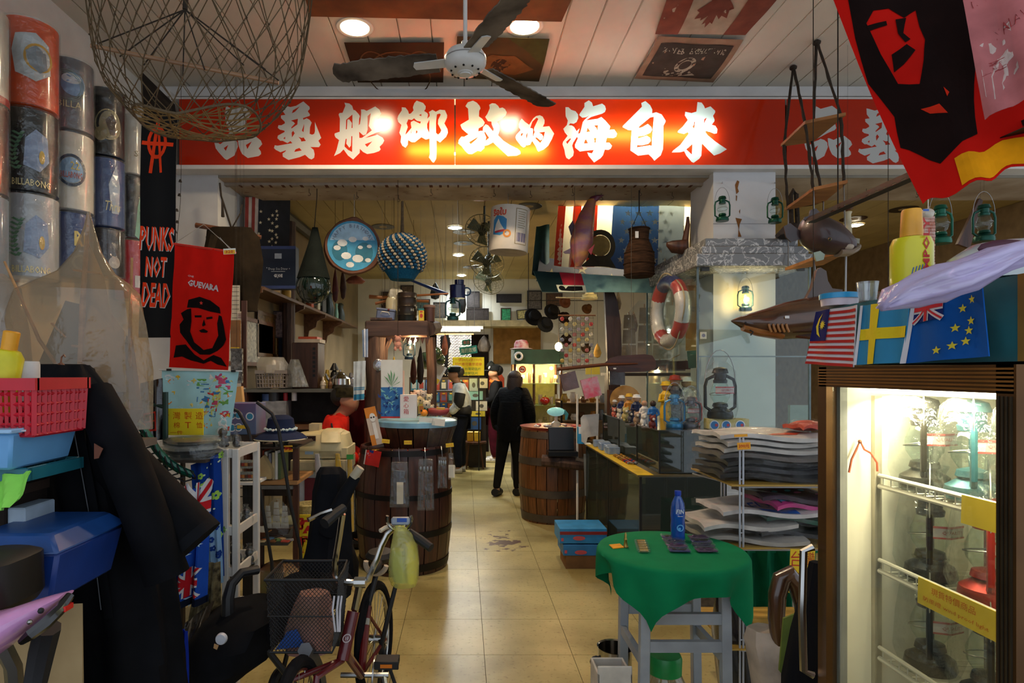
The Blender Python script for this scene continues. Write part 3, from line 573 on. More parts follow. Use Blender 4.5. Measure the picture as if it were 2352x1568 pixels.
# black scarf
sc=T('scarf','long black scarf with orange punk lettering hanging beside the sign','scarf')
SY=3.5;x0,z0=P(318,775,SY).x,P(0,775,SY).z;w,h=.205,P(0,268,SY).z-z0
def sf(u,v):return V((x0+u+.012*v/h*1.6,SY+.008*sin(5*v)+.006*sin(30*u),z0+v))
sc.p('cloth',B().sheet(sf,(0,w),(0,h),6,24,.004),mt('0d0d0f',.95,sheen=.3))
sc.p('gathered_top',B().hexa([P(330,268,SY),P(405,268,SY),P(405,268,SY+.01),P(330,268,SY+.01),P(326,165,SY+.3),P(402,240,SY+.1),P(402,240,SY+.11),P(326,165,SY+.31)]),mt('2a241f',.95))
OR=mt('f0421c',.8);k=SY/FOC
def sp(px,py):p=P(px,py,SY);return(p.x-x0-.012*(p.z-z0)/h*1.6,p.z-z0)
def lab(s_,px,py,wpx,hpx,bold=.02,rot=0):x,y=sp(px,py);return tx(s_,x,y,hpx*k,wpx*k,bold,rot=rot)
wd=[('PUNKS',360,548,78,56),('NOT',357,612,50,48),('DEAD',357,677,66,56)]
sc.pr('lettering_edge',mt('d8d0cc',.8),sf,[lab(a,x+1.2,y+1.5,w_,h_,.035,-.06)for a,x,y,w_,h_ in wd],.001)
sc.pr('lettering',OR,sf,[lab(a,x,y,w_,h_,.02,-.06)for a,x,y,w_,h_ in wd],.002)
e=lambda px,py:sp(px,py);er=[(e(362,328)[0]+24*k*cos(i*pi/9),e(362,328)[1]+38*k*sin(i*pi/9))for i in range(18)]
ei=[(e(362,328)[0]+17*k*cos(i*pi/9),e(362,328)[1]+29*k*sin(i*pi/9))for i in range(18)]
sc.pr('circle_a_emblem',OR,sf,[pg(er,ei),line(*e(364,272),*e(346,398),8*k),line(*e(364,272),*e(372,398),6*k),line(*e(327,328),*e(400,334),9*k)],.002)
# red portrait banner: a plain stencil of a man in a beret
bn=T('portrait_banner','red hanging banner with a black stencil portrait of a man in a beret','banner')
bf0=quadfn(P(388,843,3.5),P(524,850,3.35),P(538,579,3.35),P(402,558,3.5),136,280);bf=lambda x,y:V(bf0(x,y))+V((0,.006*sin(x*.12)+.004*sin(y*.06),0))
bn.p('cloth',B().sheet(bf,(0,136),(0,280),12,10,.002),mt('d41a10',.9,var=.05))
bn.p('top_rod',B().cyl(P(400,560,3.5),P(541,580,3.345),.007,n=8),RED)
bn.p('cord',B().tube([P(402,558,3.5),P(468,515,3.45),P(536,576,3.35)],.002,5),mt('b0a89a',.8))
def bp(*q):return[((x-388)-(850-y)*.05,850-y)for x,y in q]
INK=mt('120c0c',.9)
bn.pr('portrait',INK,bf,[pg(bp((432,712),(436,694),(460,684),(486,690),(505,704),(507,718),(486,716),(455,710))),pg(bp((432,716),(441,713),(442,742),(440,766),(448,790),(470,806),(490,800),(503,770),(500,742),(503,722),(509,724),(515,748),(521,778),(514,792),(500,806),(484,816),(460,817),(444,806),(432,788),(416,770),(414,752),(424,740),(416,726))),pg(bp((398,828),(404,800),(430,796),(448,818),(470,830),(492,816),(508,822),(522,842),(500,838),(486,830),(470,838),(440,832),(420,824))),pg(bp((448,728),(464,726),(464,731),(449,733))),pg(bp((476,730),(490,727),(490,732),(477,735))),pg(bp((459,762),(470,757),(482,762),(478,766),(464,766))),pg(bp((470,735),(475,748),(468,752),(466,749)))],.003,14)
bn.pr('star',RED,bf,[star(*bp((464,698))[0],5)],.005,14)
bn.pr('lettering',mt('d8c8c8',.8),bf,[tx('GUEVARA',*bp((470,658))[0],15,70,.04,rot=-.08),tx('CHE',*bp((441,640))[0],4,13,.0,rot=-.08)],.003,40)
t=T('bell_string','string of small dark bells on the white jamb beside the sign','bells');t.p('string',TB0([(416,400),(414,470),(408,530),(404,590)],4.9,.002),DKROPE);hung(t,416,400,4.9,.002)
for i,(px,py)in enumerate(((414,418),(412,450),(406,485),(407,512),(403,535))):t.p('bell',B().lathe([(.014,0),(.008,.018),(.003,.022)],P(px,py,4.9),10),mt('2a2420',.5,.4))
# plastic-wrapped ship model in front of the towels
shp=T('wrapped_ship_model','tan sailing ship model wrapped in clear plastic film below the towel rolls','ship model')
LIN=mt('b79d7d',.9,h2='94795a',scale=5,bump=.2)
PY=2.52
shp.p('mast',B().tube([P(203,492,PY),P(190,700,PY),P(182,980,PY)],[.006,.012,.016],8),TAN)
shp.p('mast',B().tube([P(303,592,PY+.1),P(298,800,PY+.1),P(292,980,PY+.1)],[.005,.009,.012],8),TAN)
shp.p('bowsprit',B().tube([P(10,600,PY-.1),P(90,780,PY-.05),P(160,880,PY)],[.004,.007,.009],6),TAN)
def sail(pts,y,bulge=.05,m=LIN):
 q=[P(a,b_,y)for a,b_ in pts];f0=quadfn(*q);f=lambda u,v:V(f0(u,v))-V((0,bulge*sin(pi*min(1,max(0,u)))*sin(pi*min(1,max(0,v))),0));shp.p('sail',B().sheet(f,(0,1),(0,1),8,8,.002),m)
sail([(170,900),(290,900),(285,760),(198,640)],PY+.05,.08);sail([(60,900),(180,930),(190,700),(150,690)],PY+.02,.05,mt('5f4c3b',.9))
sail([(250,960),(330,960),(305,780),(290,770)],PY+.12,.05,mt('8a6a50',.9));sail([(196,690),(262,760),(240,640),(205,560)],PY+.03,.03)
shp.p('yard',B().cyl(P(120,790,PY),P(235,800,PY),.006,n=6).cyl(P(168,620,PY),P(232,628,PY),.005,n=6).cyl(P(118,742,PY-.05),P(152,775,PY-.05),.004,n=6),TAN)
shp.p('hull',loft([(940,60,330,PY,.1),(965,70,320,PY,.1),(990,90,300,PY,.08)],16),mt('6a4630',.5))
shp.p('film_wrap',loft([(486,201,206,PY,.006),(520,194,215,PY,.015),(580,176,232,PY,.05),(625,140,258,PY,.09),(650,85,290,PY,.13),(672,40,312,PY,.16),(740,12,322,PY,.14),(850,6,332,PY,.14),(985,20,340,PY,.14)],30,.05,7),film('dcc9aa',.09,.14,.5,9,.24))
shp.p('film_wrap',loft([(628,-40,6,PY-.05,.03),(660,-60,40,PY-.05,.08),(760,-60,60,PY-.05,.1),(980,-60,80,PY-.05,.1)],20,.06,5),film('d9d2c8',.09,.14,.5,9,.25))
shp.p('stand',B().box(P(180,1010,PY)-V((0,0,.02)),(.5,.3,.03)).bx(P(60,0,PY).x,P(240,0,PY).x,PY-.08,PY+.16,.0,P(0,1015,PY).z),mt('6a6058',.8))
# dark parka on a hanger
ct=T('parka','long black hooded parka hanging in front of the towels','coat');CO=mt('0d0e12',.8,var=.3,scale=5,bump=.9)
CY=2.2
ct.p('body',loft([(838,78,200,CY,.05),(858,66,215,CY,.08),(905,64,252,CY,.11),(1000,66,292,CY,.12),(1100,84,318,CY,.13),(1200,112,342,CY,.13),(1300,140,372,CY,.14),(1400,165,395,CY,.15),(1500,178,412,CY,.15),(1600,185,425,CY,.15)],48,.09,9),CO)
ct.p('hood',loft([(836,90,190,CY+.05,.05),(846,72,208,CY+.05,.09),(880,66,220,CY+.06,.1),(930,90,200,CY+.05,.06)],20,.06,4),CO)
def sleeve(pts,ry): # limb of cloth
 b=B();b.tube([P(x,y,yy)for x,y,yy,r_ in pts],[r_ for x,y,yy,r_ in pts],14,flat=1.);return b
s1=ct.p('sleeve',sleeve([(158,900,CY,.085),(214,994,CY-.02,.093),(280,1068,CY-.05,.095),(360,1153,CY-.07,.096),(438,1236,CY-.08,.1)],1),CO)
s1.p('cuff',sleeve([(434,1232,CY-.08,.102),(450,1249,CY-.08,.104)],1),mt('101216',.8,bump=.3))
ct.p('sleeve',sleeve([(215,900,CY-.12,.06),(275,1030,CY-.17,.075),(325,1160,CY-.19,.072),(372,1290,CY-.19,.07),(384,1325,CY-.19,.072)],1),CO)
ct.p('zip',B().tube([P(168,900,CY-.125),P(172,1000,CY-.14),P(190,1100,CY-.145),P(208,1200,CY-.15),P(232,1400,CY-.16)],.002,5),mt('3a3d40',.35,.8))
ct.p('placket',B().tube([P(180,880,CY-.11),P(186,1000,CY-.13),P(205,1100,CY-.135),P(222,1200,CY-.14),P(250,1420,CY-.16)],.016,6,flat=.4),CO)
ct.p('snap',B().ball(P(208,913,CY-.1),.006,8,5),STEEL)
ct.p('leather_patch',slab([(216,1018),(236,1030),(226,1052),(216,1054)],CY-.26,.003),mt('6b3d2a',.7))
ct.p('hanger',B().tube([P(90,870,CY),P(140,835,CY),P(195,880,CY)],.007,6).tube([P(140,835,CY),P(141,820,CY),P(147,814,CY),P(150,820,CY)],.003,5),MIDWOOD)
# shelf corner stacked with plastic ware behind the coat
sh_=T('side_cabinet','low dark cabinet under the plastic boxes, left of the parka','cabinet')
sh_.p('body',B().bx(P(-60,0,1.9).x,P(40,0,1.9).x,1.85,2.04,.02,P(0,1010,1.9).z-.13),mt('2a2320',.8),0,bev=.004);sh_.p('top',B().bx(P(-60,0,1.9).x,P(44,0,1.9).x,1.83,2.04,P(0,1115,1.9).z-.03,P(0,1115,1.9).z),mt('3b2c24',.6),0)
def crate(name,label,q,y,dep,hx,rows,cols,gap=(.5,.55)):
 """tapered plastic basket with slot openings; q = left,right,top,bottom in the photo"""
 l,r,t_,b_=q;t=T(name,label,'basket');a=P(l,b_,y);c=P(r,t_,y);w,h=c.x-a.x,c.z-a.z;m=mt(hx,.4,var=.05);ta=.06
 bars=B()
 for side in range(4):
  L_=w if side%2==0 else dep;n=cols if side%2==0 else max(2,int(cols*dep/w))
  for i in range(n+1):
   u=-.5+i/n
   def pt(u,v):
    s=1-ta*(1-v);x,yy=(u*w,-dep/2)if side==0 else(w/2,u*dep)if side==1 else(-u*w,dep/2)if side==2 else(-w/2,-u*dep)
    return V((a.x+w/2+x*s,y+dep/2+yy*s,a.z+v*h))
   bars.cyl(pt(u,0),pt(u,.9),.006 if i%2 else .009,n=4)
  for j in range(rows+1):
   v=.9*j/rows;bars.tube([pt(-.5,v),pt(.5,v)],.006,4)
 t.p('lattice',bars,m,0)
 cc=V((a.x+w/2,y+dep/2,0));t.p('rim',B().bx(a.x-.01,c.x+.01,y-.01,y+.008,c.z-.035,c.z).bx(a.x-.01,c.x+.01,y+dep-.008,y+dep+.01,c.z-.035,c.z).bx(a.x-.01,a.x+.008,y,y+dep,c.z-.035,c.z).bx(c.x-.008,c.x+.01,y,y+dep,c.z-.035,c.z),m,0)
 t.p('floor_panel',B().bx(a.x+.02,c.x-.02,y+.02,y+dep-.02,a.z,a.z+.005),m,0);return t
crate('plastic_basket','red slotted plastic basket beside the parka collar',(-70,78,868,1000),1.75,.24,'c2182c',5,9)
t=T('plastic_tub','light blue plastic tub under the red basket','tub');a=P(-60,1075,1.78);c=P(62,990,1.78)
t.p('body',B().hexa([(a.x,1.74,a.z),(c.x-.02,1.74,a.z),(c.x-.02,2.0,a.z),(a.x,2.0,a.z),(a.x-.02,1.72,c.z),(c.x,1.72,c.z),(c.x,2.02,c.z),(a.x-.02,2.02,c.z)]),mt('6aa7da',.4,var=.05),bev=.008)
t.p('lid',B().bx(a.x-.03,c.x+.012,1.70,2.03,c.z,c.z+.012),mt('9cc4e6',.4),bev=.003)
T('paper_stack','red and white folded paper lying over the blue tub lid','paper',b=B().sheet(wavy(quadfn(P(-30,985,1.74),P(60,992,1.74),P(64,972,1.84),P(-30,975,1.84)),.006,8,3),(0,1),(0,1),8,5,.004),mat=mt('d8d4d6',.7))
crate('wire_basket','dark green open-weave basket under the light blue tub',(-70,62,1076,1102),1.78,.24,'1f6a78',2,9)
T('green_cloth','bright lime green folded cloth spilling out under the baskets','cloth',b=B().sheet(wavy(quadfn(P(-60,1180,1.72),P(20,1165,1.72),P(76,1082,1.75),P(-60,1100,1.8)),.01,16,5),(0,1),(0,1),14,8,.006),mat=mt('8fdc5c',.85))
T('white_carton','pale blue-white carton stored below the green cloth','box',b=B().bx(P(-60,0,1.9).x,P(12,0,1.9).x,1.85,2.0,P(0,1222,1.9).z,P(0,1165,1.9).z),mat=mt('b9c8d6',.7),smooth=0,bev=.004)
T('white_carton','second pale carton beside the blue bin lid','box',b=B().bx(P(16,0,1.9).x,P(78,0,1.9).x,1.86,2.0,P(0,1222,1.9).z,P(0,1160,1.9).z),mat=mt('a9bccd',.7),smooth=0,bev=.004)
t=T('storage_bin','navy blue plastic storage bin with lid in front of the parka','bin');a=P(-60,1385,1.72);c=P(150,1262,1.72)
t.p('body',B().hexa([(a.x,1.7,a.z),(c.x-.03,1.7,a.z),(c.x-.03,2.0,a.z),(a.x,2.0,a.z),(a.x,1.69,c.z),(c.x,1.69,c.z),(c.x,2.02,c.z),(a.x,2.02,c.z)]),mt('173a86',.45,var=.1),bev=.01)
t.p('lid',B().hexa([(a.x,1.67,c.z),(c.x+.012,1.67,c.z),(c.x+.012,2.03,c.z),(a.x,2.03,c.z),(a.x,1.72,c.z+.045),(c.x-.04,1.72,c.z+.045),(c.x-.04,2.0,c.z+.045),(a.x,2.0,c.z+.045)]),mt('1d4a8c',.4),bev=.008)
T('black_case','black hard-shell box in front of the navy bin','box',b=loft([(1270,-60,40,1.58,.08),(1280,-60,62,1.58,.1),(1370,-60,66,1.58,.1),(1392,-60,50,1.58,.1)],16,0,5,.6),mat=mt('15120f',.5))
t=T('motor_scooter','pink scooter tail with black trim at the lower corner of the picture','scooter')
t.p('body_panel',loft([(152,1360,1372,1.5,.03),(110,1371,1408,1.47,.06),(60,1386,1450,1.44,.08),(0,1406,1502,1.42,.1),(-70,1420,1545,1.42,.1)],16,0,5,1,True),mt('d59ad0',.25,coat=.6))
t.p('edge_trim',B().tube([P(162,1366,1.48),P(138,1398,1.45),P(104,1430,1.42),P(70,1456,1.4),P(48,1474,1.4)],[.01,.014,.016,.014,.008],8),mt('0c0c0d',.2,coat=.6))
t.p('tail_lamp',B().box(P(150,1394,1.46),(.02,.03,.012)),mt('d01818',.2))
t.p('bolt',B().ball(P(94,1402,1.375),.007,8,4),BLACK);t.p('bolt',B().ball(P(68,1428,1.36),.006,8,4),STEEL)
t.p('fender',B().tube([P(110,1440,1.5),P(95,1500,1.52),P(75,1600,1.5)],[.03,.03,.025],8),mt('16161a',.6))
t.p('wheel',B().torus((P(20,0,1.52).x,1.6,.28),.2,.07,(1,0,.1),24,8),mt('141414',.8))
t.p('under_frame',B().tube([(P(20,0,1.52).x,1.6,.28),P(30,1530,1.52),P(0,1470,1.5)],.02,6),STEEL)
T('cardboard_sheet','tan cardboard sheet leaning behind the pink scooter tail','cardboard',b=B().hexa([(-1.62,1.76,0),(P(205,0,1.8).x,1.76,0),(P(205,0,1.8).x,1.79,0),(-1.62,1.79,0),P(-60,1400,1.86),P(190,1385,1.86),P(190,1385,1.89),P(-60,1400,1.89)]),mat=mt('b39a70',.9,h2='8d744e',scale=3),smooth=0)
t=T('dish_soap_bottle','yellow plastic bottle with orange cap leaning in the red basket','bottle');q0,q1=P(-6,950,1.80),P(20,805,1.80);ax=(q1-q0).normalized();L_=(q1-q0).length
t.p('body',B().lathe([(.001,0),(.038,0),(.042,.02),(.042,L_-.02),(.03,L_),(.018,L_+.004)],q0,18,ax),mt('d8cf18',.4));t.p('cap',B().lathe([(.021,L_),(.022,L_+.055),(.018,L_+.058),(.001,L_+.058)],q0,14,ax),mt('e5a020',.4))
T('paper_roll','white paper roll standing in the red basket beside the yellow bottle','roll',b=B().lathe([(.001,0),(.045,0),(.047,.01),(.047,.11),(.045,.12),(.012,.12),(.012,.1)],P(50,920,1.86),18),mat=mt('d6d6d0',.8))
# ================================================================= left foreground: bicycle, stroller, clothes rack, plastic shelf
def TB(pts,r,n=8):return B().tube([P(*q)for q in pts],r,n)
CHR=mt('b8b8b4',.18,1,var=.05);BK=mt('101113',.6);DRED=mt('5e1018',.3,coat=.5)
bk=T('bicycle','dark red bicycle with front mesh basket and chrome handlebar parked in the aisle','bicycle')
def wheel(c,ax,nm,r=.255):
 w=bk.p(nm,B().torus(c,r,.022,ax,32,8),mt('17171a',.85,bump=.3))
 w.p('rim',B().torus(c,r-.026,.009,ax,32,6),CHR)
 sp=B();q=V((0,0,1)).rotation_difference(V(ax)).to_matrix()
 for k in range(20):a=2*pi*k/20;sp.cyl(V(c),V(c)+q@V((cos(a)*(r-.03),sin(a)*(r-.03),0)),.0016,n=4)
 w.p('spokes',sp,CHR);w.p('hub',B().cyl(V(c)-V(ax).normalized()*.05,V(c)+V(ax).normalized()*.05,.02,n=10),CHR)
FW,RW=V((-.60,2.2,.28)),V((-.44,3.02,.28));HT,HB=P(812,1404,2.52),P(787,1515,2.45)
wheel(FW,(1,-.05,.06),'front_wheel');wheel(RW,(1,-.15,.05),'rear_wheel')
bk.p('front_fender',B().torus(FW,.29,.03,(1,-.05,.06),20,6,.3,2.6),mt('5a5a5c',.4,.6))
ht=bk.p('head_tube',B().cyl(HT,HB,.026,n=12),DRED)
fd=(HB-HT).normalized();hfn=lambda u,v:(HT+HB)/2+V((u,-.0275,0))+fd*(-v)
ht.pr('badge',mt('c8b8b8',.4),hfn,[ring(0,0,.017,.013),tx('10',0,0,.016,.014,.02)],.001)
bk.p('fork',B().tube([HB,(FW.x+.045,2.3,.45),(FW.x+.045,2.2,.28)],.013,8).tube([HB,(FW.x-.045,2.28,.45),(FW.x-.045,2.2,.28)],.013,8),DRED)
BB=V((-.45,2.68,.27));ST=P(845,1393,2.9)
bk.p('down_tube',B().cyl(HB+V((0,.02,.03)),BB,.019,n=10),DRED);bk.p('seat_tube',B().cyl(ST,BB,.018,n=10),DRED)
bk.p('seat_tube_band',B().cyl(ST+(BB-ST)*.2,ST+(BB-ST)*.3,.0195,n=10),CHR)
bk.p('chain_stay',B().cyl(BB,RW+V((.05,0,0)),.01,n=8).cyl(BB,RW-V((.05,0,0)),.01,n=8),DRED);bk.p('seat_stay',B().cyl(ST+(BB-ST)*.1,RW+V((.05,0,0)),.008,n=8).cyl(ST+(BB-ST)*.1,RW-V((.05,0,0)),.008,n=8),DRED)
SD=P(868,1290,3.0);bk.p('seat_post',B().cyl(ST,SD-V((0,0,.03)),.013,n=10),mt('2a2a2c',.4,.6))
sd=bk.p('saddle',B().lathe([(.02,-.03),(.06,-.012),(.075,.01),(.06,.03),(.02,.036)],SD+V((0,.08,0)),16,None,1,1.2).ball(SD-V((0,.06,0)),(.028,.1,.026)),BK)
sd.p('saddle_cover',B().torus(SD-V((0,.06,-.01)),.05,.013,(0,1,.1),14,6,.2,3.4),mt('c4b096',.7))
bk.p('stem',B().cyl(P(826,1343,2.5),P(815,1400,2.52),.016,n=10),CHR)
hb=bk.p('handlebar',TB([(787,1180,2.42),(784,1200,2.43),(780,1228,2.45),(770,1288,2.49),(769,1318,2.5),(776,1333,2.5),(800,1337,2.5),(826,1337,2.5),(845,1330,2.5),(858,1300,2.5),(866,1284,2.52),(876,1254,2.54),(890,1226,2.55),(905,1212,2.55),(925,1214,2.53),(945,1226,2.5)],.0125,8),CHR)
hb.p('grip',TB([(790,1166,2.42),(768,1182,2.38),(745,1202,2.33)],[.018,.021,.022],10),BK);hb.p('grip',TB([(940,1222,2.5),(966,1240,2.47),(990,1258,2.44)],[.017,.019,.018],10),BK)
hb.p('brake_lever',TB([(762,1171,2.37),(735,1180,2.35),(708,1194,2.31)],[.009,.008,.009],6),CHR);hb.p('brake_lever',TB([(905,1205,2.52),(884,1212,2.5),(873,1219,2.48)],.009,6),mt('cdbfa6',.5))
hb.p('clamp',B().cyl(P(814,1337,2.5),P(840,1337,2.5),.022,n=10),CHR)
lk=bk.p('ring_lock',B().torus(P(917,1192,2.49),.05,.007,(0,1,.2),20,6,-.3,pi+.3),CHR);lk.p('lock_body',B().box(P(920,1196,2.48),(.075,.03,.03)),mt('8f98a4',.4),bev=.006)
lk.pr('lock_label',mt('1f4a9c',.5),plane(P(923,1194,2.464)),[rc(-.02,-.008,.02,.008)],.001)
ck=bk.p('crank',B().cyl(BB-V((.09,0,0)),BB+V((.12,0,0)),.012,n=8).tube([BB+V((.1,0,0)),(BB.x+.13,2.62,.14)],.012,6),STEEL)
pd=P(890,1518,2.62);ck.p('pedal',B().box(pd,(.10,.07,.028)).box(pd+V((0,-.038,0)),(.104,.012,.034)),BK,bev=.003);ck.p('pedal_reflector',B().box(pd+V((0,-.046,0)),(.05,.004,.014)),mt('d07018',.3))
ck.p('pedal',B().box(BB+V((-.15,.08,.12)),(.09,.07,.028)),BK);ck.p('chainwheel',B().lathe([(.02,-.003),(.08,-.003),(.08,.003),(.02,.003)],BB+V((.06,0,0)),24,(1,0,0)),STEEL)
bk.p('kickstand',B().cyl(RW+V((.03,-.05,.02)),(RW.x+.16,2.88,.0),.009,n=6),BK)
# basket on the handlebar
KY=2.36;ba,bc=P(612,1498,KY),P(772,1328,KY)
def bask(u,v): # front sheet of mesh
 return V((ba.x+(bc.x-ba.x)*(u*(.88+.12*v)+.06*(1-v)),KY-.02*v,ba.z+(bc.z-ba.z)*v))
sides=[lambda u,v:bask(u,v),lambda u,v:bask(1,v)+V((.01*v,.24*u,0)),lambda u,v:bask(1-u,v)+V((0,.24,0)),lambda u,v:bask(0,v)+V((0,.24*(1-u),0))]
kb=bk.p('basket',B().tube([s(u,1)for s in sides for u in(0,.5)],.006,6,close=True),BK);kb.p('bottom_wire',B().tube([s(u,0)for s in sides for u in(0,.5)],.005,6,close=True),BK);kb.p('middle_wire',B().tube([s(u,.5)for s in sides for u in(0,.5)],.003,6,close=True),BK)
wv=B()
for s,n in zip(sides,(17,14,17,14)):
 for i in range(-n,n+1):
  for sg_ in(1,-1):
   pts=[s(u,v)for u,v in((i/n*1. if sg_>0 else 1-i/n,0),(i/n+1 if sg_>0 else-i/n,1))];a_,e_=(i/n,i/n+1)if sg_>0 else(1-i/n,-i/n)
   seg=[(a_+(e_-a_)*k/12,k/12)for k in range(13)];seg=[q for q in seg if-.001<=q[0]<=1.001]
   if len(seg)>1:wv.tube([s(*seg[0]),s(*seg[-1])],.0013,3)
kb.p('wire_mesh',wv,mt('1a1a1c',.5),kind='stuff')
T('shopping_bag','pink and tan cloth bag inside the bicycle basket','bag',b=loft([(1360,690,755,KY+.12,.05),(1390,672,762,KY+.12,.08),(1440,655,764,KY+.12,.09),(1492,660,760,KY+.12,.08)],18,.08,5),mat=mt('b08078',.8,h2='6e5a44',scale=4))
T('blue_pouch','blue plastic pouch at the bottom of the bicycle basket','pouch',b=B().hexa([P(632,1492,KY+.02),P(700,1484,KY+.02),P(700,1484,KY+.06),P(632,1492,KY+.06),P(660,1450,KY+.02),P(682,1444,KY+.02),P(682,1444,KY+.05),P(660,1450,KY+.05)]),mat=mt('1f58b0',.4))
for dx in(0,10,17):bk.p('white_cord',TB([(768+dx,1368,2.33),(764+dx,1400,2.32),(770+dx*.6,1450,2.33)],.004,5),mt('c9c6cc',.8))
t=T('carrier_bag','thin yellow plastic bag with groceries hung on the bicycle handlebar','bag')
t.p('film_bag',loft([(1206,908,926,2.47,.008),(1224,903,944,2.47,.03),(1250,897,958,2.47,.055),(1290,893,963,2.47,.07),(1325,894,962,2.47,.07),(1342,900,957,2.47,.05)],20,.05,5),film('eeea90',.08,.2,.6,20,.3))
t.p('parcel',loft([(1262,900,928,2.47,.03),(1300,898,934,2.47,.045),(1332,904,940,2.47,.04)],14,.05),mt('9fb0aa',.5));t.p('yellow_box',loft([(1248,932,956,2.47,.03),(1290,930,960,2.47,.04),(1335,934,956,2.47,.04)],12,.03),mt('e6dc20',.5))
t.p('bag_handle',TB([(908,1210,2.47),(918,1200,2.49),(930,1206,2.47)],.004,5),mt('d8d890',.5))
T('walking_stick','thin black stick leaning beside the rear wheel of the bicycle','stick',b=TB([(910,1340,3.05),(895,1400,3.0),(876,1482,2.95),(868,1590,3.02)],[.011,.012,.012,.012]),mat=BK)
# stroller
sr=T('stroller','black fabric baby stroller with a folded canopy beside the bicycle','stroller');FAB=mt('15161a',.85,var=.25,scale=5,bump=.4)
sr.p('canopy_drape',loft([(1072,738,780,3.10,.02),(1085,730,792,3.10,.06),(1130,722,800,3.10,.08),(1190,716,806,3.10,.09),(1250,706,812,3.08,.1),(1300,692,818,3.05,.12),(1345,668,815,3.03,.14)],30,.1,6),FAB)
sr.p('canopy_fold',TB([(818,1092,3.01),(796,1128,3.00),(772,1175,3.00),(752,1225,3.01)],[.026,.034,.04,.044],12),FAB)
sr.p('handle_foam',TB([(828,1073,3.00),(812,1096,3.00)],[.022,.023],12),mt('b9ad94',.6))
sr.p('hood',loft([(1318,668,800,2.90,.06),(1335,640,806,2.87,.16),(1365,618,800,2.85,.22),(1400,598,760,2.83,.22),(1440,585,700,2.81,.18)],26,.05,4),FAB)
sr.p('seat_shell',loft([(1385,520,640,2.75,.12),(1410,480,650,2.73,.2),(1450,452,640,2.71,.24),(1500,440,620,2.70,.25),(1545,436,560,2.70,.22),(1580,450,520,2.70,.15)],26,.06,5),FAB)
sr.p('bumper_bar',TB([(524,1420,2.65),(524,1372,2.65),(532,1340,2.67),(555,1315,2.71),(592,1308,2.77)],[.03,.026,.022,.02,.02],10),mt('1b1b1d',.5))
sr.p('frame_tube',TB([(560,1440,2.60),(620,1500,2.65),(690,1590,2.70)],.014),mt('202022',.4));sr.p('frame_tube',TB([(600,1480,2.75),(540,1560,2.75)],.012),mt('202022',.4))
sr.p('recline_knob',B().lathe([(.001,-.012),(.02,-.012),(.023,-.006),(.023,.004)],P(509,1466,2.44),18,(0,1,0)),mt('c8ccd6',.4));sr.p('tag',slab([(492,1478),(502,1482),(498,1492),(490,1488)],2.43,.003),mt('c89a68',.6))
for(px,y)in((480,2.60),(640,2.90)):
 c=P(px,0,y);c.z=.1;w=sr.p('wheel',B().torus(c,.075,.022,(.97,-.2,0),22,8),BK);w.p('wheel_rim',B().torus(c,.05,.008,(.97,-.2,0),20,6),mt('8a8a8c',.3,.7));w.p('wheel_hub',B().cyl(c-V((.02,0,0)),c+V((.02,0,0)),.018,n=8),mt('3a3a3c',.5))
 sr.p('wheel_leg',B().cyl(c,P(px+20,1500,y),.012,n=6),mt('202022',.4))
 # white plastic shelf unit
ws=T('shelf_unit','white plastic four-post shelf unit holding bagged trinkets','shelf');WP=mt('d8d4cc',.5,var=.04)
wy,wd=3.05,.34;xl,xr=P(498,0,wy).x,P(592,0,wy+wd*.6).x
xs=[P(519,0,wy).x,P(589,0,wy+.3).x]
FL=[P(0,py,wy).z for py in(1030,1208,1302,1420)]
for z in FL:ws.p('tray',B().bx(xs[0]-.13,xs[1]+.01,wy,wy+.3,z-.045,z-.04).bx(xs[0]-.13,xs[1]+.01,wy-.006,wy+.006,z-.045,z).bx(xs[0]-.13,xs[1]+.01,wy+.294,wy+.306,z-.045,z).bx(xs[0]-.136,xs[0]-.124,wy,wy+.3,z-.045,z).bx(xs[1]-.0,xs[1]+.012,wy,wy+.3,z-.045,z),WP,0)
for x,y in((xs[0],wy),(xs[1],wy+.3),(xs[0]-.12,wy+.3),(xs[1],wy)):ws.p('post',B().box((x,y,FL[0]/2),(.032,.032,FL[0])),WP,0,bev=.004)
# trinkets on it
def bagged(px,py,y,s,hx,label,cat='toy',kind=0):
 c=P(px,py,y);t=T('bagged_trinket',label,cat,'bagged trinkets on the plastic shelf')
 t.p('body',B().ball(c+V((0,0,s*.6)),(s*.5,s*.45,s*.6),12,8).ball(c+V((0,0,s*1.35)),s*.4,12,8).ball(c+V((s*.3,-s*.2,s*.3)),(s*.35,s*.2,s*.25)),mt(hx,.25,coat=.5))
 t.p('film_bag',B().lathe([(s*.6,0),(s*.75,s*.5),(s*.6,s*1.5),(s*.2,s*2.),(s*.3,s*2.2)],c,14,None,1,.8,True,.25),BAG);return t
bagged(512,1028,3.2,.06,'15161a','black bagged figurine on the top tray of the white shelf');bagged(542,1028,3.25,.04,'2a2a30','small dark bagged figurine with orange tag on the top tray')
bagged(536,1205,3.2,.075,'101114','glossy black bagged mask on the second tray of the white shelf');bagged(565,1205,3.25,.05,'1b1d22','bagged black sunglasses beside the mask on the second tray')
bagged(540,1300,3.2,.07,'141416','bagged black helmet with white badge on the third tray');bagged(572,1300,3.25,.055,'1c1c1c','bagged dark toy on the third tray near the post')
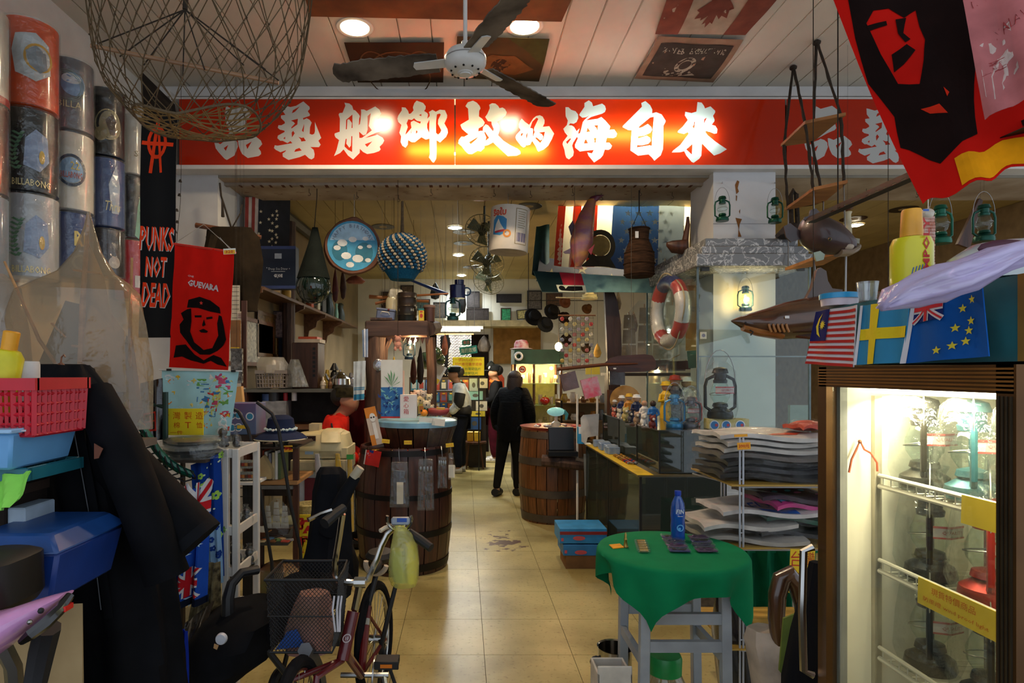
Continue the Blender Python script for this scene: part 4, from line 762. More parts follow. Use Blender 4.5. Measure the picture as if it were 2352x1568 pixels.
for k in range(9):
 px=552+(k%5)*7.5;py=1102 if k<5 else 1075;c=P(px,py,3.75);t=T('shot_glass','souvenir glass %s in the %s row behind the white shelf'%(['one','two','three','four','five'][k%5],'lower' if k<5 else 'upper'),'glass','souvenir glasses behind the white shelf')
 t.p('cup',B().lathe([(.001,0),(.014,0),(.017,.05),(.015,.05),(.012,.006)],c,10),film('e8ece8',.25,.05,0,1,.25));t.p('decal',B().lathe([(.0165,.015),(.0172,.035)],c,10,cap=False),mt(['a04030','c08040','604030'][k%3],.5))
t=T('wire_stand','black wire display stand with glasses behind the white shelf','rack');b=B()
for py in(1103,1120,1140):b.cyl(P(548,py,3.72),P(592,py,3.72),.003,n=5)
for k in range(6):b.cyl(P(550+8*k,1068,3.78),P(550+8*k,1150,3.78),.0025,n=4)
t.p('wire_grid',b,BK);t.p('base_tray',B().bx(P(546,0,3.75).x,P(594,0,3.75).x,3.7,3.9,P(0,1106,3.75).z-.012,P(0,1104,3.75).z),WHITE,0)
t.p('leg',B().bx(P(560,0,3.8).x,P(585,0,3.8).x,3.78,3.82,0,P(0,1107,3.75).z-.01),BK,0)
# clothes rack with waterfall arm
rk=T('clothes_rack','dark green clothes rack with a curved waterfall arm of hooks','rack');GRN=mt('0f5a46',.35,.3,coat=.3)
arm=[(265,955,2.75),(300,962,2.78),(325,980,2.8),(345,1008,2.82),(362,1035,2.84),(385,1060,2.86),(412,1078,2.88),(442,1090,2.9)]
ra=rk.p('waterfall_arm',TB(arm,.019,10),GRN);rk.p('post',TB([(274,920,2.75),(272,962,2.75),(272,1560,2.75)],.02,10),GRN);rk.p('post',B().cyl(P(237,862,3.0),(P(237,0,3.0).x,3.0,0),.016,n=10),mt('14362e',.4));rk.p('post',B().cyl(P(380,900,3.0),(P(380,0,3.0).x,3.0,0),.013,n=10),mt('14362e',.4))
rk.p('top_rail',B().cyl(P(237,905,3.0),P(380,935,3.0),.009,n=8),mt('14362e',.4))
rk.p('base_bar',B().bx(P(237,0,3.0).x-.02,P(380,0,3.0).x+.02,2.72,3.02,0,.03),mt('14362e',.4),0)
for k in range(14):
 t_=k/13*6.99;i=int(t_);f_=t_-i;q=[arm[i][j]*(1-f_)+arm[i+1][j]*f_ for j in range(3)];c=P(*q)
 ra.p('hook_ring',B().torus(c,.024,.004,(cos(k*.1),.3,.2),12,5).tube([c-V((.0,.0,.022)),c-V((.03,.02,.03)),c-V((.055,.03,.012))],.004,5),BK)
def cloth(name,label,q,y,hx,prints=(),amp=.012,kx=2.2,dy=0,n=(14,14),rough=.85,cat='cloth',group=None,th=.003):
 """hanging cloth: q = four photo corners (bottom-left, bottom-right, top-right, top-left)"""
 W,H=abs(q[2][0]-q[3][0]),abs(q[0][1]-q[3][1]);ys=y if isinstance(y,(list,tuple))else[y]*4
 f0=quadfn(*[P(a,b_,yy)for(a,b_),yy in zip(q,ys)],W,H);amp_=amp
 f=lambda u,v:V(f0(u,v))+V((0,amp_*sin(u/W*kx*2*pi+.4*sin(v/H*3))*(1-.6*v/H),0))
 t=T(name,label,cat,group);t.p('cloth',B().sheet(f,(0,W),(0,H),n[0],n[1],th),mt(hx,rough)if isinstance(hx,str)else hx)
 for i,(nm,m,s_)in enumerate(prints):t.pr(nm,mt(m,rough)if isinstance(m,str)else m,f,s_,.0025+.0015*i,max(3,W/n[0]))
 t.f,t.W,t.H=f,W,H;return t
def union(x0,y0,w,h): # crossed red-white flag
 m=[(x0,y0),(x0+w,y0),(x0+w,y0+h),(x0,y0+h)]
 wh=[line(x0,y0,x0+w,y0+h,h*.2),line(x0,y0+h,x0+w,y0,h*.2),rc(x0,y0+h*.34,x0+w,y0+h*.66),rc(x0+w*.4,y0,x0+w*.6,y0+h)]
 rd=[line(x0,y0,x0+w,y0+h,h*.07),line(x0,y0+h,x0+w,y0,h*.07),rc(x0,y0+h*.41,x0+w,y0+h*.59),rc(x0+w*.44,y0,x0+w*.56,y0+h)]
 return wh,rd
def flower(x,y,r):return[ci(x+r*.6*cos(a),y+r*.6*sin(a),r*.42,n=8)for a in(0,1.26,2.51,3.77,5.03)]
fl_=[s_ for _ in range(26)for s_ in flower(R.uniform(4,76),R.uniform(6,260),R.uniform(6,11))]
cloth('floral_pareo','blue pareo with lime green flowers hung beside the white shelf',[(455,1330),(512,1325),(506,1040),(438,1068)],[2.98,2.98,2.95,2.95],'173f95',[('flower_print','a6d45a',fl_[:70]),('flower_print','d8e8c0',[ci(s[0][0][0],s[0][0][1],2,n=6)for s in fl_[::5]])],.02)
w_,r_=union(10,168,62,110);w2,r2=union(6,20,50,66)
cloth('flag_pareo','blue flag-print pareo with red and white crosses below the parka sleeve',[(388,1395),(470,1385),(482,1115),(412,1130)],[2.5,2.6,2.6,2.5],'1d4db2',[('white_cross','d8dade',w_+w2),('red_cross','c2202a',r_+r2),('star','b8d8f0',[star(20,120,13,7,.45),star(52,140,8,7,.45),star(40,10,16,7,.45)]),('dot_band','10182c',[rc(0,0,80,16)])],.03)
cloth('hibiscus_cloth','pale blue cloth with navy hibiscus print between pareo and shelf',[(478,1345),(512,1338),(505,1200),(472,1205)],2.93,'8fb6d8',[('flower_print','1c3f8c',[s_ for _ in range(9)for s_ in flower(R.uniform(3,30),R.uniform(5,135),7)])],.01)
cloth('sequin_cloth','clear bag of gold-threaded cloth hanging at the rack foot',[(430,1440),(505,1420),(505,1290),(455,1295)],[2.75,2.8,2.8,2.75],mt('8d7f5a',.25,h2='3a3226',scale=30,coat=.7,bump=.6),[],.02)
cloth('dress_bag','crinkled clear garment bag with dark clothing inside lying by the stroller',[(400,1560),(455,1480),(490,1380),(425,1430)],[2.6,2.6,2.75,2.75],mt('463c30',.2,h2='1e1a16',scale=16,coat=.8,bump=.8),[],.02)
cloth('blue_shirt','royal blue garment at the floor beneath the parka hem',[(395,1580),(432,1580),(430,1450),(408,1440)],2.35,'1630a0',[],.01)
cloth('white_tshirt','white t-shirt with red flame print on the green rack',[(275,1075),(316,1010),(316,905),(258,915)],2.9,'d8d8da',[('flame_print','c83028',[pg([(30,5),(24,60),(30,90),(36,70),(44,85),(42,40),(52,50),(46,10)]),ci(36,75,6,9)])],.012,cat='shirt')
cloth('black_garment','black garment in a shiny bag on the rack by the yellow sign',[(322,1010),(372,1010),(372,868),(322,880)],3.0,mt('17161a',.2,coat=.8,bump=.8,scale=18),[('red_stamp','d84030',[pg([(8,60),(38,62),(40,20),(10,18)],[(12,56),(35,58),(36,24),(13,22)]),line(14,40,34,42,3),line(22,54,24,26,3)])],.012,cat='garment')
for px,py,w_,h_,tt,lb in((304,872,30,18,'新色','small orange price card with red writing above the t-shirt'),(297,898,22,22,'特','orange diamond price card below the first card')):
 t=T('price_card',lb,'card','orange price cards on the clothes rack');c=P(px,py,2.8);k=2.8/FOC
 t.p('card',B().bx(c.x-w_*k/2,c.x+w_*k/2,2.8,2.803,c.z-h_*k/2,c.z+h_*k/2),mt('f0a81c',.7),0);t.pr('lettering',mt('c83010',.8),plane(c),[tx(tt,0,0,h_*k*.6,w_*k*.8)],.001)
t=T('map_poster','light blue cartoon island map on cloth hanging under the red banner','poster')
mf=quadfn(P(376,998,3.3),P(528,1000,3.3),P(548,851,3.3),P(372,848,3.3),172,150);mf2=wavy(mf,.006,.09,.02)
t.p('cloth',B().sheet(mf2,(0,172),(0,150),16,10,.002),mt('a9d9de',.7,var=.04));CLR=['d83a2c','f0c020','6aa84a','f08a20','c84a70','f4f0e6','3a7ab0','e8d070']
t.pr('island_print',mt('c9cf7a',.7),mf2,[pg([(60,5),(78,50),(100,90),(120,130),(145,140),(150,100),(130,60),(112,20),(90,0)])],.002,12)
for q,hx in enumerate(CLR):t.pr('cartoon_print',mt(hx,.7),mf2,[(star(R.uniform(12,165),R.uniform(8,140),R.uniform(5,10),4,.7)if q%2 else rc(*(lambda a,b_:(a,b_,a+R.uniform(10,24),b_+R.uniform(6,16)))(R.uniform(60,150),R.uniform(8,135))))for _ in range(9)],.003,12)
t.pr('cloud_print',mt('eef2f4',.7),mf2,[ci(18,132,14,7),ci(60,120,10,6),ci(150,20,12,30),ci(40,60,8,5)],.0025,12)
t.p('rod',B().cyl(P(366,849,3.29),P(556,852,3.29),.004,n=6),WHITE);t.p('clip',B().box(P(388,849,3.28),(.022,.012,.012)),BK);t.p('clip',B().box(P(536,852,3.28),(.022,.012,.012)),BK)
t=T('yellow_sign','yellow card sign with orange handwritten characters on the rack','sign');c=P(418,968,3.05);k=3.05/FOC
t.p('card',B().bx(c.x-49*k,c.x+49*k,3.05,3.054,c.z-31*k,c.z+30*k),mt('f2d818',.7,var=.04),0)
t.pr('lettering',mt('d8501a',.8),plane(c),[tx(ch,(-38+26*i)*k,14*k,17*k,17*k)for i,ch in enumerate('台灣製造')]+[tx(ch,(-38+26*i)*k,-8*k,14*k,14*k)for i,ch in enumerate('純棉T恤')]+[tx('一件',-12*k,-25*k,9*k,30*k)],.001)
t=T('folded_clothes','folded grey clothes in clear film lying on the rack below the yellow sign','clothes');
for i,(hx,a,d)in enumerate((('5d5a50',385,505),('aaa89e',378,498),('2c2b2c',390,512))):t.p('garment',loft([(1004+14*i,a+6,d-10,3.0,.09),(1009+14*i,a,d,3.0,.12),(1016+14*i,a+4,d-4,3.0,.11)],18,.06,4),mt(hx,.3,coat=.6,bump=.4,scale=20))
t.p('film',loft([(1000,395,495,3.0,.08),(1012,374,512,3.0,.13),(1048,378,518,3.0,.13)],22,.05,6),BAG)
T('board_table','low table top carrying the folded clothes behind the rack','table',b=B().bx(P(385,0,3).x,P(492,0,3).x,2.9,3.2,P(0,1056,3).z,P(0,1049,3).z).bx(P(388,0,3).x,P(394,0,3).x,3.12,3.15,0,P(0,1056,3).z).bx(P(484,0,3).x,P(490,0,3).x,3.16,3.19,0,P(0,1056,3).z),mat=mt('4a3c30',.7),smooth=0)
# ================================================================= left inside: barrel stand, timber frame, till, shelves
def barrel(cx,cy,r,h,stave_m,hoop_m,hoops,nst=18,top=True):
 def prof(z):return r*(1+.11*sin(pi*z/h))*.93
 parts=[]
 for i in range(nst):
  b=B();a0,a1=2*pi*i/nst+.012,2*pi*(i+1)/nst-.012;vs_,fs=[],[];K=7
  for k in range(K+1):
   z=h*k/K;q=prof(z)+(.002 if i%3==0 else 0)
   for a in(a0,(a0+a1)/2,a1):
    for d in(0,.03):vs_.append((cx+(q-d)*cos(a),cy+(q-d)*sin(a),z))
  for k in range(K):
   o=k*6
   for j,l in((0,2),(2,4)):fs+=[(o+j,o+l,o+l+6,o+j+6),(o+j+1,o+j+7,o+l+7,o+l+1)]
   fs+=[(o,o+6,o+7,o+1),(o+4,o+5,o+11,o+10)]
  e=K*6;fs+=[(e,e+2,e+3,e+1),(e+2,e+4,e+5,e+3)]
  parts.append(('stave',b.add(vs_,fs),stave_m))
 for z0,z1 in hoops:parts.append(('hoop',B().lathe([(prof(z0)+.002,z0),(prof(z0)+.007,z0),(prof(z1)+.007,z1),(prof(z1)+.002,z1)],(cx,cy,0),32,cap=False),hoop_m))
 parts.append(('head_board',B().lathe([(.001,h-.03),(prof(h)-.02,h-.03),(prof(h)-.02,h-.05),(.001,h-.05)],(cx,cy,0),24),stave_m));return parts
STV=wood('4e281a','2c140d',.42,'z',4,.15,.2);HOOP=mt('15110f',.45,.5)
BX,BY,BR,BH=P(928,0,5.1).x,5.12,.385,1.0
bl=T('wine_barrel','large dark brown wooden barrel with souvenirs hooked on its side','barrel')
for nm,b,m in barrel(BX,BY,BR,BH,STV,HOOP,((.03,.09),(.3,.35),(.60,.64),(.94,.985))):bl.p(nm,b,m)
# half tub on the barrel wrapped in clear plastic
tb=T('wooden_tub','wooden half tub with pale blue lining standing on the big barrel','tub')
TX,TY,tz=P(955,0,5.12).x,5.17,BH-.03
for i in range(16):
 a0,a1=2*pi*i/16+.015,2*pi*(i+1)/16-.015;b=B();q=[(rr*cos(a)+TX,rr*sin(a)+TY,z)for z,r0 in((tz,.27),(tz+.2,.335))for rr,a in((r0,a0),(r0,a1),(r0-.025,a1),(r0-.025,a0))]
 tb.p('stave',b.hexa(q),STV)
tb.p('lining',B().lathe([(.33,tz+.19),(.345,tz+.185),(.345,tz+.225),(.32,tz+.235),(.001,tz+.215)],(TX,TY,0),26,cap=False),mt('7fb4d0',.35,bump=.3,coat=.4));tb.p('bottom_board',B().lathe([(.001,tz),(.26,tz),(.26,tz+.02),(.001,tz+.02)],(TX,TY,0),20),STV)
tb.p('plastic_film',B().lathe([(.285,tz+.02),(.35,tz+.2),(.352,tz+.24),(.30,tz+.25)],(TX,TY,0),26,cap=False,wob=.03,a0=-1.2,a1=1.6),BAG)
ztop=tz+.235
def card(name,label,px,py,w,h,y,hx,prints=(),rot=0.,cat='card',th=.004,group=None,lean=0.,hang=0):
 """flat upright print centred on the photo point; w,h in photo px"""
 k=y/FOC;c=P(px,py,y);u,v=V((cos(rot),0,sin(rot))),V((-sin(rot),lean,cos(rot)));f=plane(c,u,v)
 t=T(name,label,cat,group);t.p('sheet',B().sheet(f,(-w*k/2,w*k/2),(-h*k/2,h*k/2),1,1,th),mt(hx,.6,var=.04)if isinstance(hx,str)else hx,0)
 for i,(nm,m,s_)in enumerate(prints):t.pr(nm,mt(m,.7,var=.04)if isinstance(m,str)else m,f,[([(x*k,z*k)for x,z in a[0]],a[1])for a in s_],.001+.0012*i,9)
 if hang:hung(t,px,py-h/2,y)
 return t
leafs=[pg([(x,y_),(x+dx,y_+dy),(x+dx*.6-dy*.3,y_+dy*.5+dx*.3)])for x,y_,dx,dy in[(R.uniform(-22,20),R.uniform(-64,-2),R.uniform(-14,14),R.uniform(4,11))for _ in range(46)]]
card('gift_card_rack','tall blue and white leaf-print cloth pack standing in the tub',900,893,50,134,5.05,'dfe2dc',[('lower_field','2f6fae',[rc(-25,-67,25,4)]),('leaf_print','7fc0c8',leafs[:26]),('leaf_print','1d3f88',leafs[26:]),('red_strip','c8302c',[rc(-25,-67,25,-63)]),('plant_print','5f9a6a',[pg([(0,6),(dx,dy),(dx*.7+3,dy*.8)])for dx,dy in((-18,30),(-10,38),(-3,44),(6,40),(14,30),(20,18))])],0,'textile')
card('donation_box','white paper donation box with red characters in the tub',938,933,38,54,5.0,'e4dcd8',[('lettering','c84848',[tx('愛',-5,17,12,12),tx('心',-5,2,11,12),tx('箱',-5,-12,12,12)])],.0,'box',.07)
card('greeting_card','pink illustrated card beside the blue leaf pack',922,893,14,84,5.06,'e0b8a0',[('print','c87850',[ci(0,10,4,12),ci(0,-20,4,10)])])
t=T('toy_orange','orange toy fruit with a face in the tub','toy');c=P(974,948,5.02);t.p('body',B().ball(c,(.032,.032,.029)),mt('f08a18',.4));t.p('leaf_stalk',B().cyl(c+V((0,0,.026)),c+V((.004,0,.045)),.004,n=6),mt('2a3a18',.6));t.p('bow',B().ball(c+V((-.02,-.02,.02)),.009,6,4),BK)
t=T('toy_boat','red toy boat with yellow trim in the tub','toy');t.p('hull',loft([(984,938,950,5.05,.01),(992,936,954,5.05,.03),(1010,938,955,5.05,.035),(1026,937,953,5.05,.02),(1032,938,944,5.05,.006)],12,0,5,1,True),mt('8f2a28',.5));t.p('cabin',B().box(P(1012,938,5.05),(.07,.04,.018)),mt('d8a030',.5))
for k,(px,py,s_,hx)in enumerate(((952,925,22,'e8d4a0'),(966,918,20,'d8c090'),(960,905,20,'e6c8b0'),(980,928,19,'e0d0b0'),(972,905,16,'c8b8a8'),(990,936,14,'e8d8b8'),(950,908,15,'d0a890'),(986,912,15,'dccfa8'))):
 c=P(px,py,5.12+.02*(k%3));r=s_*5.1/FOC/2;t=T('plush_charm',['cream','tan','rosy','ivory','grey-beige','pale yellow','dusty pink','straw'][k]+' little plush charm heaped in the tub','plush','plush charms in the tub')
 t.p('head',B().ball(c,r,10,7),mt(hx,.95,bump=.5,scale=60));t.p('ear',B().ball(c+V((-r*.7,0,r*.75)),r*.36,8,5),mt(hx,.95));t.p('ear',B().ball(c+V((r*.7,0,r*.75)),r*.36,8,5),mt(hx,.95));t.p('nose',B().ball(c+V((0,-r*.95,-r*.1)),r*.2,6,4),BK)
card('open_notebook','white open paper sheet lying over the tub edge',992,968,60,16,4.86,'eae6da',[('fold','b8b8b8',[line(0,-8,2,8,1)])],-.1,'paper')
# things hooked on and stuck to the barrel
def hang(px,py,y,label,w,h,kind,hx):
 c=P(px,py,y);k=y/FOC;t=T('hanging_souvenir',label,'souvenir','bagged souvenirs hooked on the barrel');top=c.z+h*k/2
 t.p('hook',B().tube([(c.x,y,top),(c.x-.005,y,top+.05),(c.x-.01,y+.03,BH+.02),(c.x-.005,y+.06,BH+.005)],.0022,5),STEEL)
 if kind=='cutlery':
  for i in range(4):
   x=c.x+(-.3+.2*i)*w*k;t.p('cutlery_handle',B().tube([(x,y+.004,c.z-h*k*.45),(x,y,c.z+h*k*.05),(x+.004,y-.004,c.z+h*k*.2)],[.006,.004,.003],6,flat=1.6),mt('a86a58' if i%2 else '8a8a90',.25,.7));t.p('cutlery_head',B().ball((x,y-.004,c.z+h*k*.3),(.009,.004,.022),8,6),STEEL)
 else:
  t.p('figure',B().tube([(c.x,y,c.z-h*k*.42),(c.x-.01,y,c.z),(c.x,y,c.z+h*k*.3)],[w*k*.3,w*k*.26,w*k*.3],10,flat=.5).box((c.x,y-.012,c.z+h*k*.1),(w*k*.6,.012,.03)),mt(hx,.3,.4));t.p('label',B().bx(c.x-.02,c.x+.03,y-.024,y-.022,c.z-h*k*.42,c.z+h*k*.06),PAPER,0)
 t.p('film_bag',B().hexa([(c.x-w*k*.5,y-.028,c.z-h*k*.5),(c.x+w*k*.5,y-.028,c.z-h*k*.5),(c.x+w*k*.5,y+.02,c.z-h*k*.5),(c.x-w*k*.5,y+.02,c.z-h*k*.5),(c.x-w*k*.42,y-.02,top),(c.x+w*k*.42,y-.02,top),(c.x+w*k*.42,y+.012,top),(c.x-w*k*.42,y+.012,top)]),BAG,0,bev=.006);return t
hang(918,1112,4.66,'bagged silver keyring set with white label on the barrel',46,104,'fig','777c8a');hang(978,1112,4.68,'bagged rose-gold chopsticks and spoons on the barrel',40,118,'cutlery','')
hang(1016,1084,4.76,'bagged copper chain souvenir near the barrel edge',24,72,'cutlery','');hang(1036,1070,4.84,'narrow bagged chain at the far edge of the barrel',14,60,'fig','8a6a50')
t=T('wall_clip_flag','small red flag with blue sunburst canton stuck on the barrel','flag');ff=wavy(quadfn(P(835,1065,4.74),P(870,1073,4.72),P(877,1037,4.70),P(840,1032,4.72),40,36),.005,.2,0);t.p('cloth',B().sheet(ff,(0,40),(0,36),8,6,.002),mt('d8241c',.7));t.pr('canton',mt('1c2c80',.7),ff,[rc(2,18,20,36)],.002,8);t.pr('sun',mt('e8e8f0',.7),ff,[star(11,27,6,12,.6)],.003,8);t.p('white_edge',B().sheet(lambda u,v:V(ff(u,v))-V((0,.002,0)),(0,3),(0,36),2,4,.001),WHITE)
for k,(px,py,lb)in enumerate(((886,1013,'yellow price card at the left of the barrel rim tray'),(937,1016,'yellow price card in the middle of the barrel rim tray'),(1033,1022,'yellow price card at the right barrel rim'))):card('price_card',lb,px,py,18,9,4.78+.03*k,'f2cc30',[('lettering','d86018',[tx('100元',0,0,5,14)])],.05*(k-1)*2,'card',.003,'yellow cards on the barrel')
for k in range(7):
 c=V((BX-.2+.065*k,4.8+.02*(k%2),BH-.012));T('keyring',['brass','red','bronze','yellow','crimson','gold','dark red'][k]+' keyring lying along the barrel rim','keyring','keyrings on the barrel rim',b=B().torus(c,.02,.005,(0,0,1),10,5).box(c+V((.02,0,.004)),(.03,.015,.008),.4*k),mat=mt(['a07828','a02c20','7a5a30','c8a028','902018','b08830','701810'][k],.35,.4))
t=card('skeleton_back_scratcher','orange card with a white skeleton toy leaning on the timber post',858,978,26,88,4.85,'d8c8b8',[('orange_print','e08a30',[rc(-13,20,13,44),rc(-13,-44,-2,-20)]),('skull_print','f2f0ea',[ci(2,20,7,10),rc(-2,-30,6,8)]),('eye','181818',[ci(-1,20,2),ci(5,20,2)])],.22,'toy')
# rough timber frame behind the barrel
tf=T('timber_frame','rough bark-brown timber post with a carved beam and lamp','frame');TM=mt('5c4234',.7,h2='2f1f17',grain=(7,7,1),scale=4,bump=.9)
TYY=5.62
tf.p('post',B().tube([V((P(864,0,TYY).x,TYY,0)),P(862,960,TYY),P(866,880,TYY),P(862,800,TYY),P(868,745,TYY)],[.115,.105,.1,.1,.095],12),TM)
a,c=P(842,776,TYY),P(985,738,TYY);bm=tf.p('beam',B().hexa([(a.x,TYY-.1,a.z),(c.x,TYY-.1,a.z+.01),(c.x,TYY+.12,a.z),(a.x,TYY+.12,a.z),(a.x,TYY-.1,c.z),(c.x,TYY-.1,c.z),(c.x,TYY+.12,c.z),(a.x,TYY+.12,c.z)]),wood('5e4436','3c281f',.6,'x',2,.4),0,bev=.012)
tf.p('post',B().tube([P(988,775,TYY+.3),P(992,850,TYY+.3),V((P(990,0,TYY+.3).x,TYY+.3,0))],[.05,.05,.05],10),TM);tf.p('beam',B().tube([P(984,755,TYY),P(1000,752,TYY+.4)],.07,8),TM)
tf.p('brace',B().tube([P(880,850,TYY),P(884,800,TYY),P(895,775,TYY)],[.035,.03,.035],8),TM)
vs2=B()
for k in range(9):vs2.prism(pxpoly([(888+11*k,774),(899+11*k,774),(893+11*k,786+4*(k%3))],TYY-.12),plane((0,TYY-.12,0)),.012)
tf.p('scalloped_valance',vs2,wood('6a4230','452a1c',.6));tf.p('foil_patch',B().ball(P(868,838,TYY-.09),(.05,.02,.06),10,8),mt('b8bcc4',.2,.9,bump=.9,scale=30))
lt=P(951,778,TYY-.02);tf.p('bulb',B().ball(lt,(.026,.026,.034),12,8),glow((1,.66,.30),60));tf.p('lamp_socket',B().cyl(lt+V((0,0,.03)),lt+V((0,0,.075)),.014,n=8),BK)
lamp('POINT','timber_lamp',lt-V((0,.05,.03)),9,(1,.62,.30),.04)
tw=cloth('striped_towel','white hand towel with blue stripes on the timber post',[(812,920),(836,918),(840,828),(812,830)],5.3,'c9d4da',[('stripe','3a86b0',[rc(0,2,28,14),rc(0,24,28,26),rc(0,28,28,30)])],.012,cat='towel')
cloth('striped_towel','folded blue and white towel high on the timber post',[(834,820),(845,820),(845,755),(832,758)],5.3,'93a9c8',[('stripe','e0e4ea',[rc(4,0,7,64)])],.008,cat='towel')
# objects on the beam
ztb=P(0,738,TYY).z
t=T('beer_keg_can','small dark green metal keg standing on the timber beam','can');c=P(935,735,TYY);KG=mt('1e2620',.35,.5,h2='3d2a1e',scale=3)
t.p('body',B().lathe([(.001,0),(.086,0),(.09,.01),(.09,.05),(.093,.055),(.09,.06),(.09,.13),(.093,.135),(.09,.14),(.09,.21),(.093,.215),(.09,.22),(.09,.255),(.085,.262),(.001,.258)],(c.x,c.y,ztb),24),KG);t.pr('lettering',mt('b8b8a8',.5),cylfn((c.x,c.y,ztb),.0905),[tx('BE',.06,.1,.02,.035),tx('S',-.07,.1,.02,.014)],.0012);t.p('lid_ring',B().torus((c.x,c.y,ztb+.258),.08,.006,(0,0,1),20,6),STEEL)
t=T('tin_lunchbox','dented grey-blue tin box with handle on the timber beam','box');c=P(887,722,TYY);t.p('body',B().box(c+V((0,0,-.01)),(.17,.12,.085),0,0,.12),mt('70788e',.45,.4),0,bev=.01);t.p('lid',B().box(c+V((.004,0,.04)),(.178,.126,.02),0,0,.12),mt('7c849a',.45,.4),0,bev=.005);t.p('handle',B().tube([c+V((-.04,-.064,.0)),c+V((-.03,-.085,.02)),c+V((.03,-.085,.012)),c+V((.04,-.064,-.01))],.004,6),PAPER);t.p('latch',B().ball(c+V((.03,-.06,.038)),.012,8,5),mt('6a2a28',.4))
T('bark_slab','flat piece of bark under the tin box','wood',b=B().box(P(876,736,TYY)+V((0,0,.01)),(.2,.16,.02),.1),mat=TM)
t=T('lidded_jar','frosted jar with yellow paper inside on the timber beam','jar');c=P(903,735,TYY+.06);t.p('body',B().lathe([(.001,0),(.07,0),(.075,.02),(.072,.2),(.06,.23)],(c.x,c.y+.03,ztb),20),film('f0e6c0',.15,.2,.3,20,.5));t.p('paper_filling',B().ball((c.x,c.y+.03,ztb+.1),(.055,.055,.09),10,7),mt('e6d27a',.8));t.p('crumpled_bag',B().lathe([(.06,.2),(.075,.25),(.06,.3),(.03,.32)],(c.x+.02,c.y+.03,ztb),14,None,1,1,True,.4),film('f2ead0',.2,.15,.9,25,.35))
t=T('matchbox_tin','yellow and red tin at the end of the timber beam','tin');c=P(968,735,TYY-.02);t.p('body',B().box((c.x,c.y,ztb+.05),(.05,.04,.1)),mt('e6c028',.4),0,bev=.004);t.p('lid',B().box((c.x,c.y,ztb+.107),(.05,.04,.016)),mt('2a7a74',.4),0);t.pr('print',mt('c83c20',.5),plane((c.x,c.y-.0205,ztb+.05)),[ci(0,0,.014,.02),rc(-.012,.03,.012,.042)],.001)
t=T('wooden_mug','dark wooden mug behind the yellow tin','mug');c=P(986,738,TYY+.05);t.p('body',B().lathe([(.001,0),(.05,0),(.052,.14),(.046,.14),(.044,.01)],(c.x,c.y,ztb),16),DKWOOD);t.p('rim',B().lathe([(.056,.13),(.058,.15),(.05,.155)],(c.x,c.y,ztb),16,cap=False),mt('8a6a58',.5))
# till and counter
t=T('cash_register','yellowed cream cash register with a dark display window','cash register');CRM=mt('c9ba8a',.5,var=.05);y=4.55
t.p('body',loft([(987,740,786,y+.16,.1),(994,686,800,y+.14,.13),(1022,680,806,y+.12,.16),(1030,682,806,y+.12,.16)],20,0,5,.35),CRM);t.p('base',B().bx(P(686,0,y).x,P(800,0,y).x,y-.03,y+.3,P(0,1052,y).z,P(0,1026,y).z),CRM,0,bev=.006)
t.p('printer_hump',loft([(984,748,782,y+.1,.06),(990,742,788,y+.1,.1),(1012,742,788,y+.06,.12)],16,0,5,.4),mt('d4c698',.5));t.p('display_window',B().bx(P(687,0,y).x,P(727,0,y).x,y-.035,y-.015,P(0,1011,y).z,P(0,1000,y).z),mt('3a2a26',.2),0);t.pr('lettering',mt('d8d0c0',.6),plane(P(707,1007,y-.0355)),[tx('二聯式發票',0,-.004,.008,.06)],.001)
t.p('vent_slots',B().bx(P(735,0,y).x,P(785,0,y).x,y-.032,y-.028,P(0,1047,y).z,P(0,1032,y).z),mt('a89a70',.6),0);t.p('sticker',B().bx(P(703,0,y).x,P(722,0,y).x,y-.033,y-.030,P(0,1042,y).z,P(0,1030,y).z),mt('a9c4d8',.6),0)
t.p('printer_column',B().bx(P(698,0,y).x,P(722,0,y).x,y+.15,y+.25,P(0,996,y+.2).z,P(0,972,y+.2).z),mt('b3a684',.5),0)
t=T('cash_till_box','cream metal cash drawer under the register','till');t.p('case',B().bx(P(667,0,y-.05).x,P(796,0,y-.05).x,y-.05,y+.32,P(0,1081,y).z,P(0,1054,y).z),mt('b7ab86',.5),0,bev=.004);t.p('front_panel',B().bx(P(672,0,y-.06).x,P(791,0,y-.06).x,y-.058,y-.05,P(0,1077,y).z,P(0,1058,y).z),mt('c0b48e',.5),0)
t=T('till_stand','white and maroon box stand under the cash drawer','stand');t.p('body',B().bx(P(676,0,y).x,P(790,0,y).x,y-.02,y+.3,0,P(0,1082,y).z),mt('c9cdd2',.6),0);t.p('maroon_panel',B().bx(P(702,0,y).x,P(735,0,y).x,y-.03,y-.02,.3,P(0,1096,y).z),mt('6a1c28',.6),0)
for k,(px,hx,lb)in enumerate(((728,'c8c0c0','bagged white scratcher leaning at the till drawer'),(775,'e0b020','bagged yellow toy leaning at the till drawer'),(803,'d8a828','tall yellow and silver packet with green tag beside the barrel'))):
 t=T('long_packet',lb,'packet','long packets at the till');c0,c1=P(px+4,1220 if k==2 else 1100,4.46),P(px,1045 if k==2 else 1042,4.44);t.p('contents',B().tube([c0,(c0+c1)/2,c1],[.02,.022,.016],8,flat=.6),mt(hx,.4));t.p('film_bag',B().tube([c0,(c0+c1)/2,c1],[.03,.034,.03],8,flat=.6),BAG)
 if k==2:t.p('tag',B().box(P(804,1049,4.42),(.05,.004,.035)),mt('3a9a40',.6),0)
 t.p('stick',B().cyl(c0,(c0.x,c0.y+.03,0),.004,n=5),TAN)
